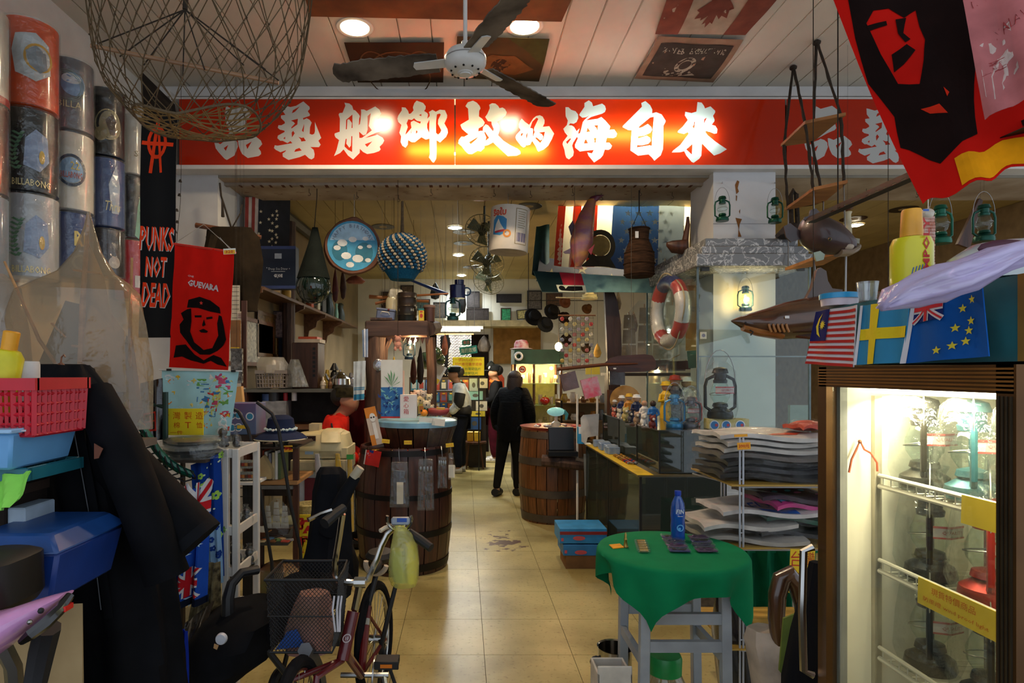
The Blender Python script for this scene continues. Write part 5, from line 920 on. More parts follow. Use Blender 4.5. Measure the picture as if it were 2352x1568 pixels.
 # 防-sign board, wicker basket
card('warning_board','yellow board with bold red characters propped below the till',702,1232,44,100,4.2,'f0d020',[('lettering','c8201c',[tx('防',0,26,38,38,.03),tx('曬',0,-18,38,38,.03)])],.0,'sign',.01)
t=T('wicker_basket','pale wicker basket with a tall hoop handle under the till','basket');c=P(708,1180,4.32);WK=mt('cdb878',.8,bump=.8,scale=60);t.p('bowl',B().lathe([(.001,0),(.07,0),(.085,.07),(.08,.075),(.066,.01)],c,18),WK);t.p('handle',B().torus(c+V((0,0,.07)),.078,.008,(0,1,.1),18,6,0,pi,2.),WK);t.p('rim',B().torus(c+V((0,0,.072)),.085,.007,(0,0,1),20,6),WK)
T('basket_stool','small dark stool carrying the wicker basket','stool',b=B().bx(c.x-.075,c.x+.09,4.25,4.4,c.z-.03,c.z).bx(c.x-.07,c.x-.05,4.26,4.39,0,c.z-.03).bx(c.x+.06,c.x+.08,4.26,4.39,0,c.z-.03),mat=mt('3a2a20',.7),smooth=0)
# two arched black rods
for k,pts in enumerate((((517,930),(548,945),(570,985),(585,1050),(602,1160),(624,1290)),((590,923),(625,950),(640,985),(652,1060),(668,1160),(690,1260)))):
 T('arched_rod',['arched black rod bending over the circle-logo box','arched black rod bending over the sun hat'][k],'rod','arched black rods',b=B().tube([P(a,b_,3.7+.0*k)for a,b_ in pts]+[V((P(pts[-1][0]+8,0,3.7).x,3.7,0))],.011,8),mat=BK)
 # circle-logo carton
t=T('logo_carton','blue-grey carton printed with white ringed logos beside the map','box');y=4.0;a,c=P(519,998,y),P(588,926,y)
t.p('carton',B().bx(a.x,c.x,y,y+.2,a.z,c.z),mt('56708e',.5,h2='6a4a78',scale=4),0,bev=.003);f=plane((0,y-.001,0));k=y/FOC
t.pr('logo_disc',mt('2f8fb4',.5),f,[ci(*pxf(px,py,y),r_*k)for px,py,r_ in((532,954,7),(548,953,7),(533,982,7),(548,981,7),(574,956,7))],.001);t.pr('logo_ring',mt('e4e8ea',.5),f,[ring(*pxf(px,py,y),9.5*k,7*k)for px,py in((532,954),(548,953),(533,982),(548,981),(574,956))],.0015);t.pr('yellow_sticker',mt('e8c020',.5),f,[rc(*pxf(545,984,y),*pxf(568,976,y))],.003)
T('carton_stand','dark wooden stand under the logo carton','stand',b=B().bx(a.x-.02,c.x+.01,y-.02,y+.22,a.z-.04,a.z-.001).bx(a.x,a.x+.04,y,y+.04,0,a.z-.04).bx(c.x-.05,c.x-.01,y+.16,y+.2,0,a.z-.04),mat=mt('2f221b',.7),smooth=0)
# sun hat on a glass head
t=T('sun_hat','navy wide-brim sun hat with a white braided band','hat');c=P(645,992,4.05);NV=mt('232c48',.8,bump=.3)
t.p('crown',B().lathe([(.001,.115),(.05,.112),(.082,.09),(.092,.03),(.098,0)],c,22,cap=False),NV);t.p('brim',B().lathe([(.096,.004),(.14,-.014),(.17,-.04),(.168,-.044),(.138,-.02),(.095,-.002)],c,28,None,1,1,False,.06),NV)
bd=B()
for k in range(28):a_=2*pi*k/28;bd.ball(c+V((.098*cos(a_),.098*sin(a_),.02+.004*(k%2))),(.012,.012,.009),6,4)
t.p('braided_band',bd,mt('9fc4cc',.7,h2='e8e8e0',scale=40),kind='stuff');t.p('brim_edge',B().torus(c-V((0,0,.042)),.17,.004,(0,0,1),28,5),mt('c9c4a8',.7))
T('mannequin_bust','smoky glass display head under the sun hat','mannequin',b=B().lathe([(.05,0),(.05,.02),(.07,.05),(.076,.1),(.06,.15),(.001,.18)],c-V((0,0,.092)),16),mat=mt('2c302e',.15,coat=.8))
t=T('counter_shelf','brown wooden counter with stacked books left of the till','counter');y=4.1;t.p('top',B().bx(P(598,0,y).x,P(690,0,y).x,y-.1,y+.35,P(0,1022,y).z-.012,P(0,1022,y).z),mt('3c2d24',.6),0);t.p('shelf',B().bx(P(598,0,y).x,P(690,0,y).x,y-.08,y+.35,P(0,1108,y).z,P(0,1100,y).z),TAN,0)
t.p('rail',B().bx(P(598,0,y).x,P(680,0,y).x,y-.08,y-.06,P(0,1118,y).z,P(0,1110,y).z),mt('8a8a88',.4,.6),0)
for px in(600,684):t.p('leg',B().box((P(px,0,y).x,y-.04,P(0,1022,y).z/2),(.035,.035,P(0,1022,y).z-.012)),DKWOOD,0)
t.p('lower_shelf',B().bx(P(585,0,y).x,P(675,0,y).x,y-.15,y+.3,P(0,1238,y).z,P(0,1230,y).z),mt('4a4a44',.5),0)
for k,(px,hx,hh)in enumerate(((604,'c8522c',66),(613,'d8d4c8',64),(622,'8a8a94',60),(630,'c8b890',62),(637,'e6e2d8',66),(644,'5a6a40',60))):
 c=P(px,1100,y);h_=hh*y/FOC;T('book',['orange','white','grey','beige','pale','olive'][k]+' book standing on the wooden counter shelf','book','books beside the till',b=B().bx(c.x-.01,c.x+.008,y-.02,y+.16,c.z,c.z+h_),mat=mt(hx,.6),smooth=0,bev=.002)
card('price_card','yellow card with red character above the books',662,1030,20,15,4.0,'f0b020',[('lettering','d02818',[tx('特價',0,0,9,17,.02)])],.05)
# little ships
def ship(px,py,y,L,sails,hull,label,wrap=True,H=None,cat='ship model',rows=4,masts=3,flip=1):
 c=P(px,py,y);t=T('ship_model',label,cat,'model ships');H=H or L*.8
 t.p('hull',B().add([(c.x+flip*L*(u-.5)*(1 if v else .8),y+s_*(.16*L*sin(pi*min(1,max(0.02,u)))**.5)*(1 if v else .35),c.z+(.18*L if v else 0)+.05*L*abs(u-.5)*v)for u in(0,.1,.25,.5,.75,.9,1)for v in(0,1)for s_ in(-1,1)],[f for i in range(6)for f in((4*i,4*i+4,4*i+6,4*i+2),(4*i+1,4*i+3,4*i+7,4*i+5),(4*i+2,4*i+6,4*i+7,4*i+3),(4*i,4*i+1,4*i+5,4*i+4))]+[(0,2,3,1),(24,25,27,26)]),hull)
 for m in range(masts):
  x=c.x+flip*L*(-.3+.6*m/max(1,masts-1));hm=H*(1 if m==masts//2 else .86);t.p('mast',B().cyl((x,y,c.z+.15*L),(x,y,c.z+.15*L+hm),.004*max(1,L*2),n=6),TAN)
  for r_ in range(rows):
   z=c.z+.22*L+hm*.9*r_/rows;w=L*(.30-.04*r_)/max(1,masts/3)
   f=lambda u,v,x=x,z=z,w=w,hm=hm:V((x+w*(u-.5)*(1-.12*v),y-.012-.05*w*2*sin(pi*u)*sin(pi*(.15+.8*v)),z+hm*.9/rows*.9*v));t.p('sail',B().sheet(f,(0,1),(0,1),5,4,.0015),sails)
 t.p('bowsprit',B().cyl((c.x+flip*L*.48,y,c.z+.2*L),(c.x+flip*L*.68,y,c.z+.3*L),.004*max(1,L*2),n=5),TAN);t.p('stand',B().box((c.x,y,c.z-.008),(L*.5,L*.2,.016)),DKWOOD,0)
 if wrap:t.p('film_wrap',B().lathe([(L*.6,-.02),(L*.62,H*.4),(L*.4,H*.9),(L*.1,H*1.2)],c,14,None,1,.45,True,.15),BAG)
 return t
SAIL=mt('d9d2c2',.8,var=.08)
ship(636,1226,4.1,.19,SAIL,mt('4a2a1c',.5),'white-sailed toy ship in film on the lower shelf',True,.2);ship(590,1232,3.95,.14,mt('e6e2d2',.7),mt('5a3020',.5),'small wooden boat with white cabin beside the white shelf',False,.05,rows=1,masts=2)
T('toy_house','tan wooden toy house in film on the counter shelf','toy',b=B().prism(pxpoly([(590,1100),(622,1100),(622,1078),(604,1046),(590,1062)],4.02),plane((0,4.02,0)),.09),mat=mt('b9a070',.7),smooth=0)
for k in range(8):c=P(612+9*k,1225,4.05+.03*(k%3));T('wooden_tag',['pale','orange','blue-printed','brown','green','tan','red-edged','grey'][k]+' flat souvenir tag lying on the lower shelf','tag','flat tags on the lower shelf',b=B().box((c.x,c.y-.1,P(0,1230,4.1).z+.006),(.05,.035,.008),.5*k),mat=mt(['d8c8a0','e08040','7090b0','7a5030','6a8a50','c8a070','c05040','9a9a98'][k],.6),smooth=0)
T('floor_bundle','bundle of bagged red and yellow cloth lying on the floor under the shelf','bundle',b=loft([(1290,620,670,4.05,.06),(1302,600,682,4.05,.12),(1330,596,690,4.05,.14),(1372,604,684,4.05,.13),(1396,612,676,4.05,.1)],20,.1,5),mat=mt('a06048',.3,h2='6a7040',scale=6,coat=.6,bump=.5))
# ================================================================= right foreground
def lantern(name,label,base,H,hx,group='hurricane lanterns',bag=False,tag=None,lit=False,rz=0.,tilt=None,shiny=.35):
 """storm lantern: tank, side tubes, globe, cap, bail"""
 s=H/.30;m=mt(hx,shiny,.5,var=.12);t=T(name,label,'lantern',group);c=V(base)
 def L_(pr):return[(r*s,z*s)for r,z in pr]
 t.p('fuel_tank',B().lathe(L_([(.001,0),(.062,0),(.066,.01),(.062,.035),(.04,.05),(.03,.058)]),c,18),m)
 t.p('burner',B().lathe(L_([(.03,.056),(.04,.062),(.036,.078),(.012,.086)]),c,14),m)
 t.p('globe',B().lathe(L_([(.03,.08),(.048,.11),(.05,.14),(.036,.18),(.03,.185)]),c,16,cap=False),GLASS if not lit else film('fff2d0',.1,.05,0,1,.1))
 t.p('chimney_cap',B().lathe(L_([(.034,.185),(.036,.2),(.03,.205),(.03,.235),(.042,.238),(.034,.262),(.012,.27)]),c,16),m)
 for sg in(-1,1):
  d=V((cos(rz),sin(rz),0))*sg
  t.p('side_tube',B().tube([c+d*.05*s+V((0,0,.04*s)),c+d*.078*s+V((0,0,.06*s)),c+d*.08*s+V((0,0,.17*s)),c+d*.07*s+V((0,0,.205*s)),c+d*.03*s+V((0,0,.225*s))],.0085*s,7),m)
 d=V((cos(rz),sin(rz),0));t.p('bail',B().tube([c+d*.08*s*cos(a)+V((0,0,.19*s+.17*s*sin(a)))for a in[pi*k/12 for k in range(13)]],.0022*s,5),STEEL)
 t.p('globe_wire',B().torus(c+V((0,0,.13*s)),.053*s,.0018*s,(0,.2,1),18,4),STEEL)
 if lit:
  f=c+V((0,0,.115*s));t.p('flame',B().ball(f,(.016*s,.016*s,.03*s)),glow((1,.72,.32),55));lamp('POINT','lantern_glow',f-V((0,.04,0)),4,(1,.7,.36),.03)
 if tag:t.pr('paper_label',mt('d8c8c4',.6),cylfn(c+V((0,0,.15*s)),.072*s),[rc(-.05*s,-.018*s,.05*s,.018*s)],.004);t.pr('label_print',mt(tag,.6),cylfn(c+V((0,0,.15*s)),.072*s),[rc(-.05*s,.012*s,.05*s,.018*s),rc(-.05*s,-.018*s,.05*s,-.013*s),tx('QUALITY',.008*s,0,.011*s,.06*s)],.006)
 if bag:t.p('film_bag',B().lathe(L_([(.07,-.004),(.088,.05),(.085,.16),(.075,.25),(.03,.3),(.045,.33)]),c,16,None,1,1,True,.12),BAG)
 return t
 # ---- glass-door cooler facing the aisle
FX,FY0,FY1,FZ=1.02,1.13,1.75,1.615
fr=T('drinks_cooler','lit glass-door cooler with a ribbed bronze frame holding lanterns','cooler');BRZ=mt('6d4a24',.35,.6,h2='4a3118',grain=(1,1,1),scale=3);WI=mt('efe8d6',.6,var=.03)
fr.p('cabinet',B().bx(FX+.05,1.62,FY1-.03,FY1,.1,FZ).bx(1.59,1.62,FY0,FY1,.1,FZ).bx(FX+.05,1.62,FY0,FY1,FZ-.03,FZ).bx(FX+.05,1.62,FY0,FY0+.03,.1,FZ).bx(FX+.05,1.62,FY0,FY1,.1,.14),WI,0)
fr.p('plinth',B().bx(FX+.05,1.62,FY0+.02,FY1-.02,0,.1),BLACK,0)
def stile(y0,y1,z0,z1):return B().bx(FX,FX+.045,y0,y1,z0,z1)
dr=fr.p('door',stile(FY0-.005,FY0+.038,.12,FZ).bx(FX,FX+.045,FY1-.035,FY1+.005,.12,FZ).bx(FX,FX+.045,FY0,FY1,FZ-.055,FZ).bx(FX,FX+.045,FY0,FY1,.12,.18),BRZ,0)
for k in range(6):dr.p('frame_rib',B().bx(FX-.003,FX+.002,FY0,FY1,FZ-.05+.008*k,FZ-.046+.008*k),mt('9a6c34',.3,.7),0)
for k in range(4):dr.p('frame_rib',B().bx(FX-.003,FX+.002,FY0+.002+.009*k,FY0+.006+.009*k,.14,FZ-.06),mt('4a4438',.3,.7),0)
dr.p('pane',B().bx(FX+.018,FX+.024,FY0+.038,FY1-.035,.18,FZ-.055),film('f2f4ee',.07,.02,0,1,.01),0)
dr.p('gasket',B().bx(FX+.03,FX+.05,FY0+.038,FY0+.05,.18,FZ-.055).bx(FX+.03,FX+.05,FY1-.05,FY1-.035,.18,FZ-.055),mt('8a8a88',.5),0)
hz0,hz1=P(0,1545,1.76).z,P(0,1268,1.76).z;dr.p('handle',B().tube([(FX-.005,1.77,hz1+.012),(FX-.03,1.775,hz1),(FX-.035,1.775,(hz0+hz1)/2),(FX-.03,1.775,hz0),(FX-.005,1.77,hz0-.012)],.011,8),CHR)
fr.p('edge_strip',B().bx(FX+.046,FX+.056,FY0-.012,FY0+.001,.1,FZ+.18),mt('b8bcb8',.25,.9),0)
hd=fr.p('header_box',B().bx(FX+.03,1.6,FY0,FY1,FZ+.006,FZ+.17),mt('2a6a70',.4),0);hd.p('header_rib',B().bx(FX+.025,FX+.05,FY0-.004,FY0+.02,FZ+.006,FZ+.17),mt('a8803c',.4,.5),0)
SIDE=mt('0f8a78',.3,h2='1a6ab0',scale=2.6,var=.2)
fr.p('side_graphic',B().bx(FX+.06,1.62,FY0-.006,FY0-.001,.1,FZ-.005),SIDE,0);fr.p('header_graphic',B().bx(FX+.06,1.6,FY0-.006,FY0-.001,FZ+.02,FZ+.155),mt('38a8c8',.3,h2='1d8a60',scale=4),0)
SH=[P(0,1168,1.42).z,P(0,1400,1.42).z,P(0,1640,1.42).z]
WR=mt('e2dccb',.4,var=.03)
for z in SH:
 s_=fr.p('wire_shelf',B().cyl((FX+.14,FY0+.05,z),(FX+.14,FY1-.05,z),.007,n=8).cyl((FX+.14,FY0+.05,z+.03),(FX+.14,FY1-.05,z+.03),.006,n=8).cyl((1.56,FY0+.05,z),(1.56,FY1-.05,z),.007,n=8),WR)
 b=B()
 for k in range(17):yy=FY0+.06+k*.031;b.tube([(FX+.14,yy,z+.03),(FX+.14,yy,z),(1.56,yy,z)],.0022,4)
 s_.p('shelf_wires',b,WR)
for x in(FX+.13,1.5):fr.p('shelf_standard',B().bx(x,x+.02,FY1-.045,FY1-.03,.2,FZ-.08),mt('c8c0ac',.4,.4),0)
fr.p('lamp_tube',B().cyl((FX+.12,FY0+.06,FZ-.06),(FX+.12,FY1-.06,FZ-.06),.013,n=10),glow((1,.93,.70),14))
lamp('AREA','cooler_light',(FX+.15,(FY0+FY1)/2,FZ-.085),5.5,(1,.9,.64),.06,(0,-.25,0),sy=.5)
for k,(x,y,z,hx,H,tg,lb)in enumerate(((1.24,1.64,SH[0],'4a463e',.27,'b03a30','smoky black bagged lantern on the upper cooler shelf, farther in'),(1.245,1.49,SH[0],'4a7a84',.27,'c83a34','pale teal bagged lantern on the upper cooler shelf'),(1.25,1.34,SH[0],'26362e',.27,None,'dark green bagged lantern on the upper cooler shelf by the frame'),(1.24,1.62,SH[1],'16161a',.27,'c03a3a','black bagged lantern on the middle cooler shelf'),(1.25,1.45,SH[1],'b82a1c',.28,'c83a34','red bagged lantern on the middle cooler shelf'),(1.24,1.62,SH[2],'1d2224',.27,'b03a40','black bagged lantern on the bottom cooler shelf, farther in'),(1.25,1.45,SH[2],'141618',.27,None,'black bagged lantern on the bottom cooler shelf by the frame'))):
 lantern('bagged_lantern',lb,(x,y,z+.008),H,hx,'lanterns in the cooler',True,tg,rz=.9)
for k,(y0,y1,z,w,tt)in enumerate(((1.315,1.41,SH[0],.05,''),(1.30,1.545,SH[1],.05,'x'))):
 f=quadfn((FX+.13,y1,z-.03),(FX+.13,y0,z-.03),(FX+.132,y0,z+.035),(FX+.132,y1,z+.035),y1-y0,.065);t=T('paper_notice',['small blank yellow paper strip on the upper cooler shelf edge','yellow paper notice with orange handwriting on the middle cooler shelf edge'][k],'notice');t.p('paper',B().sheet(f,(0,y1-y0),(0,.065),2,1,.002),mt('f4d23a',.7,var=.04),0)
 if tt:t.pr('lettering',mt('e07a28',.8),f,[tx('現貨特價商品',.11,.045,.018,.13),tx('防風燈 wind proof light',.115,.018,.014,.19)],.001)
t=T('red_loop','loop of red cord hanging inside the cooler glass','cord');t.p('loop',B().tube([P(1950,1085,1.7),P(1956,1055,1.7),P(1968,1030,1.7),P(1975,1012,1.7),P(1985,1032,1.7),P(2000,1040,1.68),P(2014,1062,1.66),P(2015,1082,1.66)],.003,5),mt('b0563c',.6));t.p('knot',B().ball(P(1975,1014,1.7),.006,6,4),mt('8a4a30',.6));t.p('suction_cup',B().ball(P(1974,1005,1.712),.01,8,5),GLASS)
# ---- flags along the cooler header (they hang in the plane of its door)
def onf(px,py,x=1.0):return P(px,py,x*FOC/(px-VX))
def flag(label,q,hx,prints,W,H,x=1.0,amp=.006,n=8):
 f0=quadfn(*[onf(a,b_,x)for a,b_ in q],W,H);f=lambda u,v:V(f0(u,v))+V((amp*sin(u/W*9+v/H),0,0));t=T('table_flag',label,'flag','small flags hung on the cooler header');t.p('cloth',B().sheet(f,(0,W),(0,H),14,8,.002),mt(hx,.8,var=.05))
 for i,(nm,m,s_)in enumerate(prints):t.pr(nm,mt(m,.8,var=.05),f,s_,.002+.0012*i,W/12)
 return t
flag('red and white striped flag with a blue moon-and-star canton on the cooler',[(1850,835),(1958,843),(1970,700),(1872,716)],'d8cdd0',[('stripe','b8322c',[rc(0,14*k,120,14*k+7)for k in range(10)]),('canton','1c2060',[rc(0,62,54,140)]),('crescent','e0cc40',[pg([(32,132),(16,120),(10,100),(16,80),(32,70),(22,85),(18,100),(22,118)])]),('star','e0cc40',[star(38,102,13,12,.5)])],120,140)
flag('light blue flag with a yellow cross on the cooler',[(1962,838),(2072,832),(2092,690),(1974,702)],'3a8ab4',[('cross','e8cc28',[rc(0,58,120,84),rc(34,0,58,140)]),('white_edge','d8d8e0',[rc(0,0,6,140)])],120,140)
w_,r_=union(14,84,78,56)
flag('deep blue flag with crossed canton and yellow stars nearest on the cooler',[(2068,835),(2268,818),(2258,645),(2092,685)],'1257a8',[('white_edge','d8d8e0',[rc(0,0,11,140)]),('canton','1c2a6a',[rc(12,84,92,140)]),('white_cross','d8d4d8',w_),('red_cross','c83038',r_),('star','e0d040',[star(x,y,9)for x,y in((88,20),(113,26),(134,32),(116,60),(145,70),(140,52),(150,110),(128,96))])],170,140)
# ---- on top of the cooler
HZ=FZ+.172
t=T('detergent_bottle','tall yellow plastic bottle with red and blue print on the cooler','bottle');c=V((1.08,1.47,HZ));hb_=P(0,540,1.45).z-HZ
t.p('body',B().lathe([(.001,0),(.04,0),(.044,.01),(.044,hb_-.02),(.038,hb_-.004),(.022,hb_)],c,24),mt('d6cc10',.35,var=.03,coat=.3));t.p('cap',B().lathe([(.024,hb_),(.021,hb_+.062),(.019,hb_+.066),(.001,hb_+.066)],c,18),mt('e8a42a',.4))
f=cylfn(c,.0445,a0=-2.2);t.pr('lettering',mt('c82820',.5),f,[tx('SIMPOLY',.030,.10,.016,.15,.03,rot=pi/2)],.001,.03);t.pr('blue_print',mt('2a5aa8',.5),f,[line(-.005+.006*k,.02,.004+.006*k,.06+.002*k,.002)for k in range(5)]+[rc(.022,.19,.036,.195)],.001,.03)
t=T('washbowl','upturned pale enamel bowl with dark patches behind the purple bag','bowl');c=P(2180,640,1.4);t.p('shell',B().lathe([(.001,.09),(.06,.083),(.1,.055),(.125,.0),(.12,.0),(.097,.05),(.001,.082)],(1.18,1.33,HZ+.01),26),mt('c8d2d2',.2,coat=.6));t.p('dark_patch',B().ball((1.13,1.27,HZ+.07),(.06,.02,.02),10,6),mt('4a1c30',.6))
t=T('purple_bag','crumpled translucent lilac plastic bag thrown over the cooler','bag');LIL=film('d9cdf0',.12,.25,.8,12,.62)
t.p('film',loft([(2030,690,712,1.16,.02),(2060,652,708,1.16,.04),(2110,628,700,1.15,.06),(2160,612,688,1.13,.06),(2220,592,665,1.12,.06),(2290,565,628,1.1,.05),(2380,545,600,1.08,.05)],34,.2,6,1,True),LIL,2.5)
t.p('contents',B().ball(P(2160,650,1.13),(.03,.02,.012),10,6).ball(P(2090,690,1.15),(.012,.01,.004),8,5),mt('8a2a3a',.5))
t=T('tape_tub','small round tub with a bright blue lid behind the striped flag','tub');c=V((1.06,1.72,HZ));t.p('tub',B().lathe([(.001,0),(.045,0),(.047,.022),(.001,.022)],c,20),mt('d8c8d0',.4));t.p('lid',B().lathe([(.05,.02),(.05,.034),(.044,.036),(.001,.033)],c,20),mt('2a9ad0',.3))
T('clear_cup','clear plastic cup beside the yellow bottle','cup',b=B().lathe([(.001,0),(.02,0),(.026,.05),(.024,.05),(.018,.004)],(1.06,1.60,HZ),16),mat=film('e8ecee',.25,.05,0,1,.15))
# ---- red portrait flag overhead
rf=T('red_flag','big red flag with a dark stencil face hanging overhead','flag')
q=[P(2120,468,1.95),P(2420,352,1.75),P(2420,-60,1.9),P(1885,-60,2.25)];rf0=quadfn(*q,100,100);rff=lambda u,v:V(rf0(u,v))+V((0,.014*sin(u*.11+v*.04),.01*sin(u*.2)*(1-v/100)))
rf.p('cloth',B().sheet(rff,(0,100),(0,100),22,18,.002),mt('c8140a',.85,var=.1,scale=3))
def inv(px,py): # photo point -> flag coordinates
 u,v=50.,50.
 for _ in range(30):
  p=V(rf0(u,v));x,y=VX+p.x*FOC/p.y,VY-(p.z-EYE)*FOC/p.y;du=V(rf0(u+1,v));dv=V(rf0(u,v+1))
  a,b_=VX+du.x*FOC/du.y-x,VX+dv.x*FOC/dv.y-x;c_,d_=VY-(du.z-EYE)*FOC/du.y-y,VY-(dv.z-EYE)*FOC/dv.y-y;D_=a*d_-b_*c_;ex,ey=px-x,py-y
  u+=(ex*d_-ey*b_)/D_;v+=(a*ey-c_*ex)/D_
 return u,v
def ip(*q):return[inv(*a)for a in q]
DK=mt('1a0c0a',.9)
rf.pr('stencil_face',DK,rff,[pg(ip((1935,-30),(1965,90),(2000,190),(2060,270),(2075,340),(2160,370),(2250,300),(2245,150),(2205,0),(2200,-40)),ip((1985,60),(2020,130),(2060,195),(2105,195),(2120,140),(2130,90),(2118,60),(2110,20),(2080,40),(2040,20),(2000,30)))],.002,8)
rf.pr('stencil_mark',DK,rff,[pg(ip((1986,66),(2030,52),(2032,62),(1992,78))),pg(ip((2055,46),(2085,40),(2072,78),(2090,92),(2075,100),(2058,80))),pg(ip((2042,130),(2078,104),(2100,118),(2070,150),(2050,170),(2046,150)))],.003,8)
rf.pr('stencil_mark',mt('d02c14',.85),rff,[pg(ip((2110,250),(2150,245),(2170,268),(2130,262))),pg(ip((2165,205),(2180,215),(2172,228)))],.003,8)
rf.pr('yellow_band',mt('f0a010',.85),rff,[pg([(32,1),(99,1),(99,14),(70,13),(32,12)])],.002,8)
pk=T('sheer_cloth','sheer pink printed cloth hanging beside the dark face on the red flag','cloth');pf=quadfn(P(2262,275,1.7),P(2420,190,1.6),P(2420,-60,1.7),P(2200,-60,1.85),100,100);pk.p('cloth',B().sheet(wavy(pf,.008,.1,.03),(0,100),(0,100),12,12,.0015),mt('c87a7a',.8,alpha=.75))
pk.pr('patch_print',mt('c8b0a8',.8),wavy(pf,.008,.1,.03),[pg([(8,12),(8,46),(50,60),(56,24),(20,8)])],.002,9);pk.pr('lettering',mt('a84848',.8),wavy(pf,.008,.1,.03),[tx('Vietnam',24,30,34,8,rot=1.7),tx('MALAYSIA',60,62,8,60,rot=.3),tx('FESTIVAL',30,84,8,44,rot=.3)],.003,9)
# slotted steel angle holding it
sa=T('slotted_angle','black slotted steel angle bar running overhead under the red flag','rail');A0,A1=P(1872,512,3.0),P(2420,278,1.72);dv=(A1-A0).normalized();up=V((0,0,1));nn=dv.cross(up).normalized();upn=nn.cross(dv)
ln_=(A1-A0).length;bf2=lambda u,v:A0+dv*u+upn*v
hs=[[(x,.016),(x+.03,.016),(x+.03,.024),(x,.024)]for x in[.03+.055*k for k in range(int(ln_/.055)-1)]]
sa.p('web',B().print(bf2,[pg([(0,0),(ln_,0),(ln_,.042),(0,.042)],*hs)],0,9).print(lambda u,v:bf2(u,v)+nn*.002,[pg([(0,0),(ln_,0),(ln_,.042),(0,.042)],*hs)],0,9),mt('2a2625',.5,.5),0);sa.p('flange',B().hexa([A0,A1,A1+nn*.04,A0+nn*.04,A0+upn*.003,A1+upn*.003,A1+nn*.04+upn*.003,A0+nn*.04+upn*.003]),mt('1c1918',.5,.5),0)
sa.p('hanger_rod',B().cyl(A0+dv*.2,A0+dv*.2+V((0,0,ZC-(A0+dv*.2).z)),.003,n=6).cyl(A1-dv*.2,A1-dv*.2+V((0,0,ZC-(A1-dv*.2).z)),.003,n=6),DKROPE)
# ---- hanging plank tiers
hp=T('hanging_shelf','three square plywood boards strung on rough ropes from the ceiling','shelf')
PLY=wood('a5713c','80502a',.6,'x',2);tiers=[]
for H_,q in((1.78,((1793,337),(1849,284),(1943,265),(1866,327))),(1.30,((1802,484),(1868,437),(1947,420),(1893,464))),(.80,((1803,621),(1868,597),(1953,577),(1890,609)))):
 cs=[P(a,b_,H_*FOC/(VY-b_))for a,b_ in q];tiers.append(cs);hp.p('board',B().hexa([cs[0],cs[3],cs[2],cs[1]]+[v_+V((0,0,.022))for v_ in(cs[0],cs[3],cs[2],cs[1])]),PLY,0)
an=(C(1822,150,0),C(1876,92,0))
def knob(pts):return B().tube([p+V((jit(.004),jit(.004),0))for a,b_ in zip(pts,pts[1:])for p in(a.lerp(b_,k/8)for k in range(8))]+[pts[-1]],[.008+.004*abs(jit(1))for _ in range(8*(len(pts)-1)+1)],6)
ins=[[(c_*.88+sum(cs,V())/4*.12)for c_ in cs]for cs in tiers]
for k in range(4):hp.p('rope',knob([an[0 if k in(0,1)else 1],ins[0][k]]),DKROPE);hp.p('rope',knob([ins[0][k],ins[1][k]]),DKROPE);hp.p('rope',B().cyl(ins[1][k],ins[2][k],.005,n=6),STEEL)
for a in an:hp.p('ceiling_hook',B().ball(a-V((0,0,.02)),(.03,.03,.02),8,5),DKROPE)
hp.p('rod_end',B().cyl(ins[2][1],P(1880,690,4.3),.006,n=6).cyl(ins[2][2],P(1942,690,4.1),.006,n=6),STEEL)
# ---- hung fish, shark
fs_=T('mounted_grouper','brown mounted grouper fish with open mouth hanging by the pillar','fish');FB=mt('4c332f',.4,h2='2d1e1c',scale=5,coat=.4)
fs_.p('body',loft([(1836,520,545,4.0,.03),(1846,502,562,4.0,.07),(1866,492,578,3.97,.1),(1890,497,584,3.95,.11),(1920,512,586,3.93,.1),(1942,530,584,3.92,.08),(1956,544,578,3.91,.055)],20,.03,3,1,True),FB)
fs_.p('lower_jaw',loft([(1925,572,590,3.9,.05),(1950,572,588,3.9,.06),(1966,563,580,3.9,.045),(1974,560,572,3.9,.02)],12,0,3,1,True),mt('8a7a68',.4));fs_.p('mouth_inside',B().ball(P(1948,566,3.87),(.035,.03,.025)),mt('b8a894',.6))
fs_.p('eye',B().ball(P(1906,549,3.83),.012,10,6),mt('6a5a3a',.2));fs_.p('pupil',B().ball(P(1906,549,3.822),.007,8,5),BLACK)
fs_.p('dorsal_fin',slab([(1846,505),(1848,498),(1858,496),(1862,482),(1874,478),(1888,492),(1880,506)],3.97,.012),FB);fs_.p('pectoral_fin',slab([(1868,580),(1884,576),(1895,584),(1892,596),(1876,600)],3.85,.012),mt('9aa894',.4));fs_.p('tail',slab([(1838,530),(1815,512),(1800,520),(1806,545),(1818,556),(1840,548)],4.0,.012),FB)
fs_.p('tail_plate',slab([(1974,560),(1975,548),(1958,545),(1964,556)],3.9,.01),mt('9a9a88',.3));fs_.p('hang_line',B().cyl(P(1868,485,3.97),V((P(1868,0,3.97).x,3.97,ZC)),.003,n=5),DKROPE)
t=T('driftwood_shell','dark pitted shell hung on a thick rope loop beside the fish','shell');t.p('shell',loft([(1786,535,545,4.9,.04),(1800,520,548,4.9,.09),(1822,512,548,4.9,.1),(1838,516,546,4.9,.08)],16,.1,4,1,True),mt('27221f',.7,bump=.8,scale=20));t.p('rope_loop',B().tube([P(1818,515,4.9),P(1816,450,4.9),P(1822,437,4.9),P(1829,446,4.9),P(1832,515,4.9)],.018,8),DKROPE)
sk=T('wooden_shark','polished brown carved wooden shark hanging under the fish','carving');SW=wood('5e3a1e','38200f',.25,'x',3,.05,.6)
